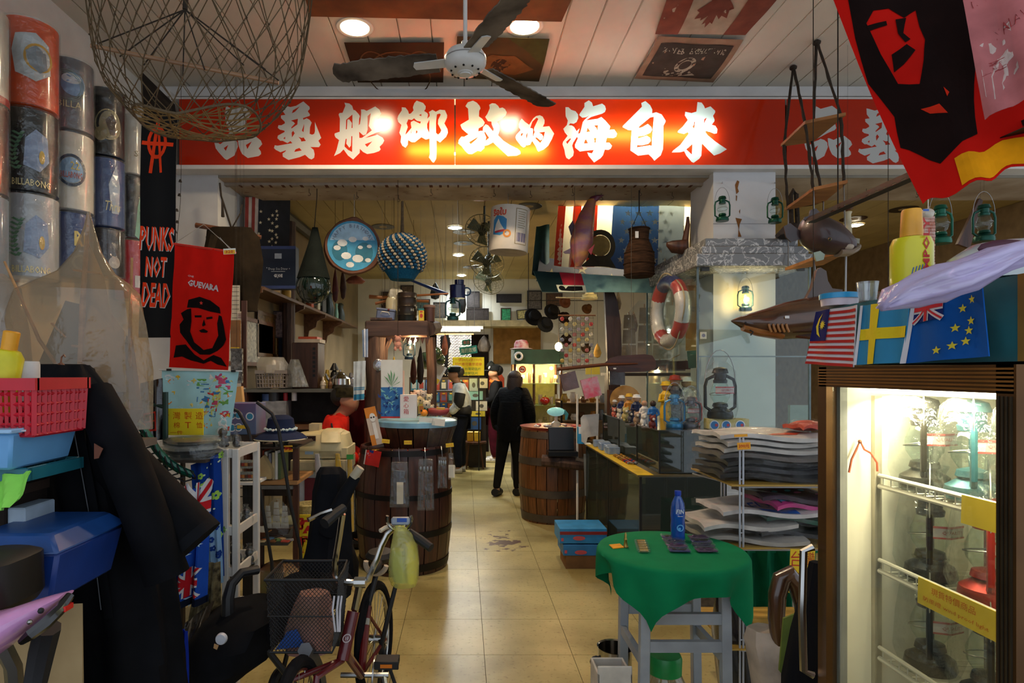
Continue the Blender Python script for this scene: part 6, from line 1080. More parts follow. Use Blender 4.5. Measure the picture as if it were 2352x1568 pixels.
sk.p('body',loft([(1680,735,739,3.3,.006),(1695,728,748,3.3,.03),(1720,720,764,3.3,.06),(1760,708,775,3.3,.085),(1800,694,779,3.3,.1),(1850,684,777,3.32,.11),(1910,674,770,3.34,.11),(1980,668,758,3.36,.1),(2060,670,740,3.4,.08),(2140,676,720,3.45,.05),(2200,680,702,3.5,.03)],24,0,3,1,True),SW)
sk.p('dorsal_fin',slab([(1850,690),(1866,660),(1876,622),(1885,614),(1898,622),(1902,645),(1912,662),(1936,665),(1934,672),(1900,680)],3.32,.03),mt('4a382e',.4,coat=.4));sk.p('pectoral_fin',B().prism(pxpoly([(1810,772),(1900,760),(1960,764),(1880,782)],3.3),lambda x,z:V((x,3.22-(P(0,772,3.3).z-z)*1.5,z)),.014),SW);sk.p('tail_fin',slab([(2190,690),(2230,640),(2240,650),(2222,692),(2235,735),(2225,738)],3.5,.02),SW)
for k in range(5):sk.p('gill_slit',B().tube([P(1766+10*k,744,3.215-.002*k),P(1768+10*k,753,3.21-.002*k),P(1772+10*k,762,3.215-.002*k)],.006,6),mt('a06a34',.4))
sk.p('belly',loft([(1706,744,760,3.28,.03),(1740,752,772,3.28,.05),(1790,764,780,3.28,.06)],12,0,3,1,True),wood('a5682c','7a4618',.3,'x',3,.05,.5));sk.p('mouth',B().tube([P(1722,758,3.235),P(1730,762,3.225),P(1724,770,3.23)],.004,5),BLACK);sk.p('eye',B().ball(P(1712,741,3.245),.006,8,5),BLACK);sk.p('price_tag',B().box(P(1808,728,3.2),(.022,.002,.014)),WHITE,0)
sk.p('hanging_wire',B().cyl(P(1868,690,3.32),V((P(1868,0,3.32).x,3.32,ZC)),.002,n=5).cyl(P(2040,680,3.4),V((P(2040,0,3.4).x,3.4,ZC)),.002,n=5),DKROPE)
# ---- round table with green cloth on a white stool
TC=V((P(1542,0,2.7).x,2.7,P(0,1262,2.7).z));GC=mt('0e7a4c',.85,var=.06,bump=.1);TR=.315
tt=T('tablecloth','green cloth draped over the small round table','tablecloth')
prof=[];vs_,fs=[],[];NA=72
def drop(a):b_=a+radians(80);return max(.05,.40/max(abs(cos(b_)),abs(sin(b_)))-TR+.01)*1.05+.012*sin(7*a)
for k,(r_,dz)in enumerate(((.02,.004),(.2,.004),(.3,.004),(TR,.001),(TR+.008,-.012),(TR+.012,-.3),(TR+.014,-.65),(TR+.014,-1.))):
 for j in range(NA):
  a=2*pi*j/NA;w_=.03*sin(9*a)*max(0,-dz)if k>4 else 0;z=dz if k<5 else dz*drop(a);vs_.append((TC.x+(r_+w_-.03*max(0,-dz)*(k>4))*cos(a),TC.y+(r_+w_-.03*max(0,-dz)*(k>4))*sin(a),TC.z+z))
for k in range(7):
 for j in range(NA):fs.append((k*NA+j,k*NA+(j+1)%NA,(k+1)*NA+(j+1)%NA,(k+1)*NA+j))
tt.p('cloth',B().add(vs_,fs+[tuple(range(NA-1,-1,-1))]),GC,1.2)
sl=T('stool_table','white four-legged stool table under the green cloth','table');SWm=mt('a3a9ae',.55,h2='8a9096',scale=6)
sl.p('top',B().lathe([(.001,-.02),(TR-.01,-.02),(TR-.01,-.001),(.001,-.001)],TC,32),SWm)
for i,(sx_,sy_)in enumerate(((-1,-1),(1,-1),(-1,1),(1,1))):x0_,y0_=TC.x+sx_*.175,TC.y+sy_*.165;sl.p('leg',B().hexa([(x0_+sx_*.0-.02,y0_-.02,0),(x0_+.02,y0_-.02,0),(x0_+.02,y0_+.02,0),(x0_-.02,y0_+.02,0)]+[(x0_-sx_*.01-.02+d0,y0_-.02+d1,TC.z-.02)for d0,d1 in((0,0),(.04,0),(.04,.04),(0,.04))]),SWm,0,bev=.003)
for z,yy in((.555,-.165),(.44,-.165),(.47,.165)):sl.p('rung',B().bx(TC.x-.16,TC.x+.16,TC.y+yy-.012,TC.y+yy+.012,z,z+.045),SWm,0)
sl.p('rung',B().bx(TC.x-.187,TC.x-.163,TC.y-.15,TC.y+.15,.38,.42),SWm,0);sl.p('rung',B().bx(TC.x+.163,TC.x+.187,TC.y-.15,TC.y+.15,.38,.42),SWm,0)
zt=TC.z+.006
t=T('water_bottle','blue plastic drink bottle with white lettering on the green table','bottle');c=V((P(1557,0,2.85).x,2.85,zt));BLU=film('1f6ad8',.16,.04,.2,20,.5)
t.p('body',B().lathe([(.001,0),(.03,0),(.033,.008),(.031,.03),(.033,.06),(.031,.09),(.033,.11),(.031,.15),(.028,.17),(.016,.198),(.012,.205)],c,20),mt('1b5fc8',.08,trans=.35,coat=.6));t.p('cap',B().lathe([(.014,.204),(.015,.206),(.015,.226),(.001,.228)],c,14),mt('1840b0',.4));t.pr('lettering',mt('e4ecf4',.5),cylfn(c,.0335),[tx('FIN',0,.135,.02,.038,.02,shear=.2),rc(-.012,.112,.012,.114)],.0015);t.pr('label_print',mt('5fb0e8',.5),cylfn(c,.0335),[ring(0,.06,.016,.011),ci(-.004,.056,.006)],.0015)
t=T('brass_lighthouse','tiny brass figure standing on the green table','figurine');c=V((P(1437,0,2.72).x,2.72,zt));t.p('tower',B().lathe([(.001,0),(.011,0),(.009,.006),(.006,.03),(.008,.034),(.005,.045),(.006,.055),(.001,.066)],c,12),mt('a8904a',.3,.8));t.p('base_ring',B().torus(c+V((0,0,.003)),.011,.002,(0,0,1),12,5),mt('a8904a',.3,.8))
T('orange_tag','orange price tag lying on the green table','tag',b=B().box((P(1416,0,2.72).x,2.72,zt+.004),(.055,.035,.004),.3,.2),mat=mt('f2a41c',.6),smooth=0)
for k in range(5):y_=2.78-.035*k;c=V((P(1472+1.6*k,0,y_).x,y_,zt+.009));t=T('wrapped_candle',['first','second','third','fourth','fifth'][k]+' from the back in the row of gold wrapped pieces on the table','trinket','row of gold wrapped pieces');t.p('piece',B().cyl(c-V((.018,0,0)),c+V((.018,0,0)),.008,n=8),mt('b89a50',.3,.7));t.p('film',B().box(c,(.056,.03,.016)),BAG,0,bev=.004)
PN=['back-left','back-right','second-row left','second-row right','third-row left','third-row right','front left','front right']
for k in range(8):
 i,j=k%2,k//2;y_=2.86-.07*j;c=V((P(1542+62*i+6*j,0,y_).x,y_,zt+.007));t=T('keychain_packet',PN[k]+' purple and black bagged keychain packet on the green table','packet','bagged keychains on the green table');t.p('backing_card',B().box(c,(.085,.04,.004),.1*(k%3-1)),mt(['3a2a6a','5a2a5a','2a2a4a'][k%3],.4),0);t.p('charm',B().ball(c+V((.012,0,.006)),(.022,.01,.005),10,5).ball(c+V((-.02,0,.006)),(.012,.008,.005),8,5),mt(['18181c','4a1c5a','1c2a5a'][k%3],.2,.5));t.p('film',B().box(c+V((0,0,.004)),(.095,.05,.014),.1*(k%3-1)),BAG,0,bev=.004)
 # under the table
t=T('steel_pot','steel pot on the floor left of the stool','pot');c=V((P(1412,0,2.95).x,2.95,0));t.p('pot',B().lathe([(.001,0),(.075,0),(.08,.02),(.08,.27),(.085,.275),(.078,.27),(.076,.01),(.001,.008)],c,26),mt('b0b0ac',.18,1));t.p('handle',B().torus(c+V((-.09,0,.2)),.025,.006,(0,1,0),12,6),BK)
t=T('paper_bag_box','white open-topped box standing in front of the steel pot','box');c=V((P(1405,0,2.62).x,2.62,0));t.p('panel',B().bx(c.x-.075,c.x+.07,2.55,2.56,0,.37).bx(c.x-.075,c.x+.07,2.69,2.70,0,.34).bx(c.x-.075,c.x-.065,2.55,2.7,0,.34).bx(c.x+.06,c.x+.07,2.55,2.7,0,.34),mt('c4bfb6',.6),0,bev=.004)
t=T('storage_jar','clear jar with a green screw lid under the stool table','jar');c=V((P(1526,0,2.72).x,2.72,0));t.p('glass_body',B().lathe([(.001,0),(.09,0),(.1,.03),(.1,.2),(.07,.265),(.065,.27)],c,26),film('cfd2cc',.16,.05,0,1,.1));t.p('lid',B().lathe([(.074,.265),(.076,.33),(.07,.345),(.001,.348)],c,26),mt('1f9a4c',.35));t.p('contents',B().lathe([(.001,.01),(.085,.02),(.09,.12),(.001,.14)],c,20),mt('5a4a42',.8))
# ================================================================= display counters, wire rack, pillar lanterns
dc=T('display_counter','long dark glass display counter on a wooden base beside the aisle','display case');FRM=mt('2c2a26',.35,.6);DG=film('8a9488',.10,.03,0,1,.10)
x0,x1,ya,yb,z1=1.205,1.80,4.17,6.0,.9
dc.p('plinth',B().bx(x0-.03,x1,ya-.02,yb,0,.16),wood('6a5a44','4a3a2a',.5,'y'),0,bev=.006)
for nm,q in(('pane',(x0,x0+.006,ya+.006,yb,.17,z1-.01)),('pane',(x0+.006,x1,ya,ya+.006,.17,z1-.01))):dc.p(nm,B().bx(*q),DG,0)
for x,y in((x0,ya),(x0,yb-.02),(x1-.02,ya),(x0,(ya+yb)/2)):dc.p('corner_post',B().bx(x-.003,x+.014,y-.003,y+.014,.16,z1-.01),FRM,0)
dc.p('top',B().bx(x0-.02,x1+.05,ya-.02,yb,z1-.012,z1),mt('5c4e2c',.3),0);dc.p('back_panel',B().bx(x1-.01,x1,ya,yb,.16,z1-.01),mt('57503f',.8),0);dc.p('shelf',B().bx(x0+.03,x1-.02,ya+.03,yb-.02,.5,.508),DG,0)
dc.p('yellow_runner',B().bx(x0-.022,x0+.09,ya-.022,yb-.1,z1,z1+.003),mt('d8b420',.5),0)
dc.p('mirror_floor',B().bx(x0+.01,x1-.01,ya+.01,yb-.01,.16,.168),mt('8a8266',.3),0)
gt=T('glass_tank','smoky glass showcase standing on the long counter','display case');g0,g1,gz=1.35,1.95,1.195
for q in((g0,g0+.005,ya+.04,yb-.1,z1+.004,gz),(g0,g1,ya+.04,ya+.045,z1+.004,gz)):gt.p('pane',B().bx(*q),DG,0)
gt.p('top_pane',B().bx(g0-.01,g1,ya+.03,yb-.1,gz,gz+.008),mt('3a3c38',.15,coat=.4),0);gt.p('back_panel',B().bx(g1-.006,g1,ya+.04,yb-.1,z1+.004,gz),mt('4a443a',.8),0);gt.p('glass_shelf',B().bx(g0+.02,g1-.02,ya+.06,yb-.12,1.05,1.055),GLASS,0)
for y in(ya+.04,4.75,5.3,yb-.1):gt.p('edge_strip',B().bx(g0-.004,g0+.008,y-.006,y+.006,z1+.003,gz+.002),FRM,0)
for k in range(10):
 c=V((1.45+.09*(k%5),4.35+.2*(k//5)*2,1.056 if k%2 else z1+.012));T('boxed_curio',['dark','brown','red','grey','yellow-tagged','black','bronze','maroon','olive','ivory'][k]+' curio inside the smoky showcase','curio','curios inside the showcase',b=B().ball(c+V((0,0,.035)),(.03,.025,.035),10,6).box(c+V((0,0,.006)),(.06,.05,.012)),mat=mt(['2a2624','5a3a22','6a2420','55555a','8a7a30','1a1a1c','6a5024','4a1c20','4a4a2a','b0a890'][k],.4))
T('dark_mask','large black mask shape lying in the smoky showcase','mask',b=B().ball((1.7,4.4,z1+.07),(.16,.1,.06),16,8),mat=mt('0c0c0d',.3))
# stock on the counter ledge
for k in range(5):c=V((x0+.05+.02*(k%2),5.75-.13*k,z1+.004));T('postcard_box',['far','second','middle','fourth','near'][k]+' pale blue stack of postcard boxes on the yellow runner','box','postcard boxes on the counter',b=B().box(c+V((.02,0,.03)),(.1,.11,.06),.05*(k-2)),mat=mt(['9fb4cc','b8c6d2','8fa6c4','c2ccd4','a8b8c8'][k],.4,h2='6a86b0',scale=14),smooth=0,bev=.003)
for k in range(10):y_=5.05-.048*k;T('brass_charm',('gold' if k<6 else 'red and blue')+' charm number %s in the row along the runner'%['one','two','three','four','five','six','seven','eight','nine','ten'][k],'charm','charms along the counter edge',b=B().torus((x0+.07,y_,z1+.014),.018,.007,(.3,.2,1),12,6).ball((x0+.10,y_,z1+.016),(.016,.014,.013),8,5).ball((x0+.045,y_+.01,z1+.012),.011,8,5),mat=mt(['b0802a','8a6420','c8963a','7a5a24','a8742c','94702c','a83028','2c3a70','b84a38','8a8a90'][k],.35,.5))
t=T('white_sign_board','blank white cloud-shaped board at the far end of the counter','board');t.p('board',slab([(1336,1014),(1334,960),(1340,953),(1376,950),(1374,1000),(1350,1004),(1346,1020)],5.9,.01),mt('d0d2d2',.6));t.p('foot',B().box(P(1350,1019,5.91)+V((0,.02,.0)),(.06,.08,.01)),WHITE,0)
card('blue_box','bright blue boxed goods under the white board',1336,1000,16,38,5.93,'2a9ad8',[('panel','e8ecf0',[rc(-7,4,7,20)])],0,'box',.06)
card('hanging_folder','clear hanging sleeve at the counter corner',1349,1090,14,96,5.98,film('c8ccc8',.12,.1,.4,20,.3),[],.03,'folder',.01)
# figurines in front of the glass
def figurine(px,py,y,h,robe,head,label,hat=None,kind='doll'):
 k=y/FOC;c=P(px,py,y);H=h*k;t=T('figurine',label,'figurine','figurines on the showcase');z=c.z
 if kind=='doll':
  t.p('body',B().lathe([(.001,0),(H*.17,0),(H*.16,H*.3),(H*.12,H*.5),(H*.16,H*.66),(H*.08,H*.76)],c,12,None,1,.8),mt(robe,.45));t.p('head',B().ball((c.x,c.y,z+H*.86),H*.12,10,7),mt(head,.5));t.p('arm',B().tube([(c.x-H*.14,c.y,z+H*.66),(c.x-H*.2,c.y-H*.05,z+H*.48),(c.x-H*.06,c.y-H*.14,z+H*.5)],H*.045,6),mt(robe,.45));t.p('arm',B().tube([(c.x+H*.14,c.y,z+H*.66),(c.x+H*.2,c.y-H*.05,z+H*.48),(c.x+H*.08,c.y-H*.14,z+H*.42)],H*.045,6),mt(robe,.45))
  if hat:t.p('hat',B().lathe([(H*.17,H*.9),(H*.13,H*.92),(H*.11,H*1.0),(.001,H*1.02)],c,12),mt(hat,.5))
 else:
  t.p('body',B().ball((c.x,c.y,z+H*.3),(H*.26,H*.3,H*.32),12,8),mt(robe,.5));t.p('head',B().ball((c.x,c.y-H*.15,z+H*.75),(H*.24,H*.22,H*.22),12,8),mt(head,.5));t.p('ear',B().ball((c.x-H*.16,c.y-H*.1,z+H*.92),(H*.08,H*.05,H*.12),8,5),mt(robe,.5));t.p('ear',B().ball((c.x+H*.16,c.y-H*.1,z+H*.92),(H*.08,H*.05,H*.12),8,5),mt(robe,.5));t.p('muzzle',B().ball((c.x,c.y-H*.38,z+H*.7),H*.1,8,5),mt('e8e0d0',.5));t.p('paw',B().ball((c.x-H*.15,c.y-H*.3,z+H*.08),H*.1,8,5),mt(robe,.5));t.p('paw',B().ball((c.x+H*.15,c.y-H*.3,z+H*.08),H*.1,8,5),mt(robe,.5))
 return t
gy=lambda py:.405*FOC/(py-VY) # depth at which the showcase top meets this photo row
for px,py,h,rb,hd_,lb,ht,kd in((1480,976,58,'e8e2d8','c89a78','woman figurine in white blouse on the showcase',None,'doll'),(1500,980,62,'2f7ac0','3a2418','woman figurine in blue dress on the showcase',None,'doll'),(1462,972,66,'1c2a50','c8a080','sailor figurine in navy on the showcase','e8e8e6','doll'),(1445,966,62,'d08a28','c8a080','fisherman figurine in ochre oilskin on the showcase','e0b030','doll'),(1428,962,54,'223060','d0a888','navy captain figurine near the far end of the showcase','f0f0ee','doll'),(1412,958,40,'28282c','d0a888','dark small sailor figurine at the far end of the showcase','e8e8e8','doll'),(1402,954,36,'c8c4bc','caa','x',None,'doll'),(1498,984,32,'6a1f1a','7a2a20','dark red seated dog figurine nearest the showcase corner',None,'animal'),(1478,978,30,'e8e4dc','e0d8cc','white seated dog figurine on the showcase',None,'animal'),(1462,974,30,'a08468','b8a088','brown and white puppy figurine on the showcase',None,'animal'),(1448,970,28,'4a4a4e','5a5a5e','grey cat figurine on the showcase',None,'animal'),(1436,966,32,'b8a868','c8b878','straw-yellow animal figurine on the showcase',None,'animal'),(1422,961,24,'d8d0c4','c8c0b0','ivory little animal figurine on the showcase',None,'animal'),(1410,957,22,'d06a58','d88878','coral red little animal figurine on the showcase',None,'animal')):
 if lb=='x':continue
 figurine(px,py,gy(py)+.06*(kd=='doll'),h,rb,hd_,lb,ht,kd)
 # tall sailor figures behind the life ring
for px,py,h,rb,lb,ht in((1530,905,62,'e8b820','fisherman statue in a yellow hooded coat behind the figurines','f0c428'),(1550,908,76,'1c2238','bearded captain statue in navy coat with red cap','9a3020'),(1576,908,72,'dcd8d0','bearded captain statue in a white uniform','e8e6e0')):figurine(px,962,5.3,h+24,rb,'b88868',lb,ht)
# bagged lanterns on the showcase
for px,py,H,hx,tg,lb in((1545,985,.27,'2a86b8',None,'bright blue bagged lantern on the showcase corner'),(1582,985,.25,'6a6a70','b84a44','silver bagged lantern with red label on the showcase'),(1606,975,.24,'b0281c',None,'red bagged lantern behind the silver one')):lantern('bagged_lantern',lb,(P(px,0,4.4).x,4.36+(.16 if px==1606 else 0),gz+.009),H,hx,'bagged lanterns on the showcase',True,tg)
t=T('goggle_box','long yellow patterned box with round blue windows at the showcase end','box');a,c=P(1629,990,4.24),P(1721,962,4.24);t.p('carton',B().bx(a.x,c.x,4.24,4.34,gz+.009,c.z),mt('d8d0a0',.5,h2='b0a030',scale=14),0,bev=.002);f=plane((0,4.239,0));kk=4.24/FOC
t.pr('window_disc',mt('2a7ab8',.4),f,[ci(*pxf(px,976,4.24),9*kk)for px in(1641,1668,1700)],.001);t.pr('window_ring',mt('e8ecec',.4),f,[ring(*pxf(px,976,4.24),11*kk,9*kk)for px in(1641,1668,1700)],.0015);t.pr('window_spot',mt('c03a48',.4),f,[ci(*pxf(px+4,976,4.24),3.5*kk)for px in(1641,1668,1700)],.002)
lantern('bagged_lantern','large dark pressure lantern in film standing on the yellow box',(P(1654,0,4.29).x,4.29,P(0,962,4.24).z+.002),.40,'1c2628','bagged lanterns on the showcase',True,'c03a40')
lantern('pillar_lantern','green storm lantern hanging on the pillar, nearer the shop opening',P(1659,508,5.08),.235,'0c4a34','storm lanterns on the pillar').p('nail',B().cyl(P(1659,420,5.2),P(1659,418,5.05),.004,n=6),STEEL);lantern('pillar_lantern','green storm lantern hanging at the far edge of the pillar',P(1780,512,5.08),.24,'0c4a34','storm lanterns on the pillar').p('nail',B().cyl(P(1780,420,5.2),P(1780,418,5.05),.004,n=6),STEEL)
lantern('lit_lantern','burning teal storm lantern behind the glass below the marble cornice',P(1712,714,5.08),.235,'3a5a5c',None,lit=True).p('nail',B().cyl(P(1712,628,5.2),P(1712,626,5.05),.004,n=6),STEEL)
# life ring in film
lr=T('life_ring','white red and blue life ring in clear film at the glass screen','life ring');c=P(1537,715,5.35);ax=V((-.99,-.1,0));q=V((0,0,1)).rotation_difference(ax).to_matrix();RR=.26
for k,(a0,a1,hx)in enumerate(((.62,1.18,'b8302c'),(1.18,2.5,'d8d4cc'),(2.5,3.0,'b8302c'),(3.0,3.9,'d0ccc4'),(3.9,4.4,'b8302c'),(4.4,5.3,'d8d4cc'),(5.3,5.75,'b8302c'),(5.75,6.9,'24356e'))):lr.p('segment',B().torus(c,RR,.06,ax,8,12,a0,a1),mt(hx,.3,coat=.5))
lr.p('grab_rope',B().tube([c+q@V((cos(a)*(RR+.065+.02*sin(4*a)),sin(a)*(RR+.065+.02*sin(4*a)),.02))for a in[2*pi*k/40 for k in range(40)]],.007,6,close=True),mt('b0a080',.8));lr.p('film',B().torus(c,RR,.072,ax,24,12),BAG)
rf_=lambda u,v:c+q@V((cos(u)*v,sin(u)*v,.062));lr.pr('lettering',mt('5a5a58',.6),rf_,[([(1.75-x,RR+y)for x,y in tx('WELCOME',0,0,.05,.7)[0]],tx('WELCOME',0,0,.05,.7)[1])],.002,.1);lr.p('hanging_cord',B().tube([c+V((.12,.1,RR)),c+V((.2,.2,.62)),c+V((.2,.2,.80))],.003,5),ROPE)
card('bamboo_strip','bamboo coloured paper strips hanging behind the life ring',1588,730,26,150,5.5,'b07a2c',[('lettering','7a4a18',[tx('海的故鄉',0,20,60,12,rot=pi/2)])],0,'scroll',.004)
card('dark_green_scroll','dark curled green paper at the foot of the bamboo strips',1592,825,24,40,5.45,'2c5a44',[],.1,'scroll',.006)
card('switch_plate','small cream plate with round button on the glass screen edge',1616,770,14,16,4.84,'d8d4b8',[('button','8a8a98',[ci(0,0,4)])],0,'switch',.01)
# wire rack with bagged shirts
wr=T('wire_rack','white wire rack stacked with bagged t-shirts','rack');WW=mt('b9bcc4',.4,.3,var=.04);ry0,ry1=2.85,3.35;rx0=P(1703,0,ry0).x;rx1=rx0+.52
for x,y in((rx0,ry0),(P(1660,0,ry1).x+.0,ry1),(rx1,ry0),(rx1,ry1)):
 for d in(-.008,.008):wr.p('upright',B().cyl((x+d,y,0),(x+d,y,1.3),.0045,n=6),WW)
 for z in(.12,.35,.6,.85,1.1,1.28):wr.p('ladder_rung',B().cyl((x-.008,y,z),(x+.008,y,z),.003,n=5),WW)
TZ=[P(0,1118,ry0).z,P(0,1262,ry0).z,.3]
for z in TZ:
 b=B()
 for k in range(12):b.cyl((rx0+.045*k,ry0,z),(rx0+.045*k,ry1,z),.0028,n=5)
 wr.p('wire_shelf',b.cyl((rx0,ry0,z),(rx1,ry0,z),.005,n=6).cyl((rx0,ry1,z),(rx1,ry1,z),.005,n=6),WW);wr.p('shelf_board',B().bx(rx0-.05,rx1,ry0-.01,ry1,z+.004,z+.012),wood('c8a048','9a7a30',.6),0)
wr.p('shelf_brace',B().tube([(rx0,ry0,TZ[0]),(rx0-.04,ry1,TZ[0]-.02)],.004,5).tube([(rx0,ry0,TZ[1]),(rx0-.04,ry1,TZ[1]-.02)],.004,5),WW)
def shirt(x0,x1,y,z,hx,label,prints=None,th=.018,rot=0.,d=.2):
 f=lambda u,v:V((x0+(x1-x0)*u,y+d*(v-.5)+.02*sin(u*5)+rot*(u-.5),z+.010*sin(u*7+v*4)+.006*sin(v*9)+.004));t=T('bagged_tshirt',label,'t-shirt','bagged t-shirts on the wire rack');t.p('garment',B().sheet(f,(0,1),(0,1),14,8,th),mt(hx,.5,coat=.25,bump=.3,scale=12))
 for nm,m,s_ in(prints or()):t.pr(nm,mt(m,.4),f,s_,.002,.1)
 t.p('film_bag',B().sheet(lambda u,v:f(-.04+1.08*u,-.05+1.1*v)+V((0,0,.006+.006*sin(u*23+v*11))),(0,1),(0,1),18,10,th+.014),film('fafafa',.04,.12,1.,30,.01,.05))
z=TZ[0]+.045;XL=rx0-.08
for k,(hx,lb,pr_)in enumerate((('16171b','lowest black bagged shirt of the upper stack',None),('22242a','second black bagged shirt of the upper stack',None),('101114','third black bagged shirt of the upper stack with a white cuff',None),('6a6460','grey bagged shirt in the middle of the upper stack',None),('c9c4ba','cream bagged shirt above the grey one',None),('d4d0c8','off-white bagged shirt with small red marks',[('print','c0503a',[rc(.5,.05,.56,.12),rc(.7,.05,.76,.12)])]),('dad6d0','white bagged shirt with orange-red print on top of the upper stack',[('print','d8502c',[pg([(.45,.3),(.6,.5),(.85,.45),(.7,.2)])])]))):
 shirt(XL+.012*(k%3),rx1-.06-.02*(k%2),ry0+.2+.01*(k%3),z,hx,lb,pr_,.02,.05*(k%3-1),.36);z+=.031
shirt(rx0+.3,rx1+.02,ry0+.16,z+.012,'c8401c','orange-red bagged shirt at the rack corner by the cooler',None,.018,.1)
z=TZ[1]+.04
for k,(hx,lb,pr_,a,b_)in enumerate((('b8b4ac','pale folded bagged shirt low in the lower stack',None,-.16,.3),('2a2c30','dark bagged shirt under the striped one',None,.1,.5),('cfcac2','white bagged shirt fanned out over the table side',None,-.18,.28),('1c5a4a','green and silver bagged shirt in the lower stack',None,.14,.5),('d8d4d2','white bagged shirt with bright lettering on the lower stack',[('print','2a6ac0',[rc(.4,.02,.75,.16),tx('FUN',.6,.5,.3,.3)]),('print','d84a28',[ci(.35,.3,.06)])],-.08,.4),('d03a8a','pink striped bagged shirt in the lower stack',[('stripe','2a90c8',[rc(.1,.1,.9,.3)]),('stripe','18181c',[rc(.1+.11*j,.05,.12+.11*j,.6)for j in range(8)])],.16,.5),('3a2a3a','dark patterned bagged shirt on top of the lower stack',[('dots','d86a9a',[ci(.2+.15*j,.3+.2*(j%2),.04)for j in range(5)]),('dots','40a8b8',[ci(.28+.15*j,.6,.035)for j in range(4)])],.12,.48))):
 shirt(rx0+a,rx0+b_,ry0+.18,z,hx,lb,pr_,.02,.06*(k%3-1),.34);z+=.032
for k,(px,py,tt_,lb)in enumerate(((1709,1024,'390元','orange price card clipped to the rack post'),(1702,1000,'','narrow blank orange price strip on top of the rack'))):card('price_card',lb,px,py,30,16 if k==0 else 6,ry0-.02,'f4a820',[('lettering','c83018',[tx(tt_,0,0,9,24,.02)])]if tt_ else[],.05,'card',.003)
# green-cloth side table, yellow sign, carving, bags
t=T('side_table','low table hidden under a dark green cloth behind the wire rack','table');t.p('cloth',B().sheet(wavy(quadfn(P(1706,1450,3.45),P(1880,1450,3.45),P(1880,1262,3.45),P(1712,1262,3.45),1,1),.03,22,2),(0,1),(0,1),30,8,.004),mt('0c6040',.85,var=.08));t.p('top',B().bx(P(1712,0,3.45).x,P(1900,0,3.45).x,3.47,3.9,P(0,1264,3.45).z-.02,P(0,1262,3.45).z),mt('0f6a48',.8),0);t.p('leg',B().bx(P(1720,0,3.5).x,P(1735,0,3.5).x,3.5,3.53,0,P(0,1266,3.45).z-.02),DKWOOD,0)
card('yellow_sign','yellow card with red handwritten characters on the green side table',1842,1312,56,100,2.6,'f2cc20',[('lettering','c83a1c',[tx('台',-14,28,36,26),tx('灣',14,28,36,26),tx('一件',-10,-8,10,20)])],-.05,'sign',.004).p('stake',B().cyl(P(1842,1350,2.61),V((P(1842,0,2.61).x,2.61,0)),.006,n=6),TAN)
hc=T('horn_carving','polished brown curved wooden carving arching beside the cooler','carving');hc.p('arch',B().tube([P(1788,1480,2.3),P(1783,1420,2.3),P(1785,1365,2.3),P(1796,1328,2.3),P(1812,1318,2.3),P(1828,1340,2.3),P(1838,1385,2.3),P(1836,1430,2.3)],[.026,.03,.032,.034,.034,.032,.024,.01],14),wood('5a3a24','2e1c12',.2,'z',4,.05,.7));hc.p('stem',B().tube([P(1788,1478,2.3),V((P(1788,0,2.3).x,2.3,0))],[.026,.03],10),DKWOOD)
for nm,lb,rows,hx in(('cloth_bag','crumpled pale pink printed cloth bag beneath the carving',[(1442,1722,1790,2.35,.05),(1470,1716,1800,2.35,.08),(1530,1728,1808,2.35,.09),(1640,1745,1812,2.35,.09)],mt('c8b4a0',.6,var=.2,scale=6,bump=.5)),('black_bag','big black plastic bag behind the stool table',[(1350,1660,1710,2.98,.05),(1390,1645,1722,2.98,.08),(1450,1640,1728,2.98,.1),(1560,1650,1735,2.98,.1),(1610,1655,1735,2.98,.1)],mt('131218',.25,coat=.6,bump=.8,scale=10)),('dark_jacket','black garment hanging between the carving and the cooler',[(1290,1862,1890,2.1,.02),(1360,1845,1892,2.1,.04),(1450,1822,1895,2.1,.05),(1560,1800,1900,2.1,.06),(1700,1790,1900,2.1,.06)],mt('121318',.8,bump=.5,scale=6))):T(nm,lb,'bag' if 'bag' in nm else 'garment',b=loft(rows,20,.08,5),mat=hx)
T('olive_strap','olive green flat strap between the cloth bag and the black garment','strap',b=slab([(1800,1420),(1830,1408),(1826,1500),(1806,1560),(1790,1540)],2.2,.008),mat=mt('6a7a2c',.7))
# card boxes on the floor by the counter
for k,(py0,py1,hx,lb,w_)in enumerate(((1212,1248,'2a8ac8','blue printed shoe box lid on top by the counter foot',0),(1249,1276,'2a7ab8','second blue box under the first by the counter foot',.02))):
 t=T('shallow_box',lb,'box','stacked boxes at the counter foot');y=4.95;a,c=P(1286+8*k,py1,y),P(1374,py0,y);t.p('carton',B().bx(a.x,1.165,y,y+.3,a.z,c.z-.006),mt(hx,.5),0,bev=.003);t.pr('print',mt('d85a60',.5),plane((0,y-.001,0)),[ci((a.x+c.x)/2,(a.z+c.z)/2-.02,.05,.018),rc(a.x+.01,a.z+.02,a.x+.03,a.z+.045)],.001)
 if k==0:t.p('red_rim',B().bx(a.x,1.165,y-.004,y,c.z-.055,c.z-.03),mt('8a2420',.5),0)
T('brown_carton','brown cardboard carton under the blue boxes','box',b=B().bx(P(1300,0,4.96).x,1.16,4.97,5.25,.0,P(0,1277,4.95).z-.002),mat=mt('8a6440',.85,var=.1),smooth=0)
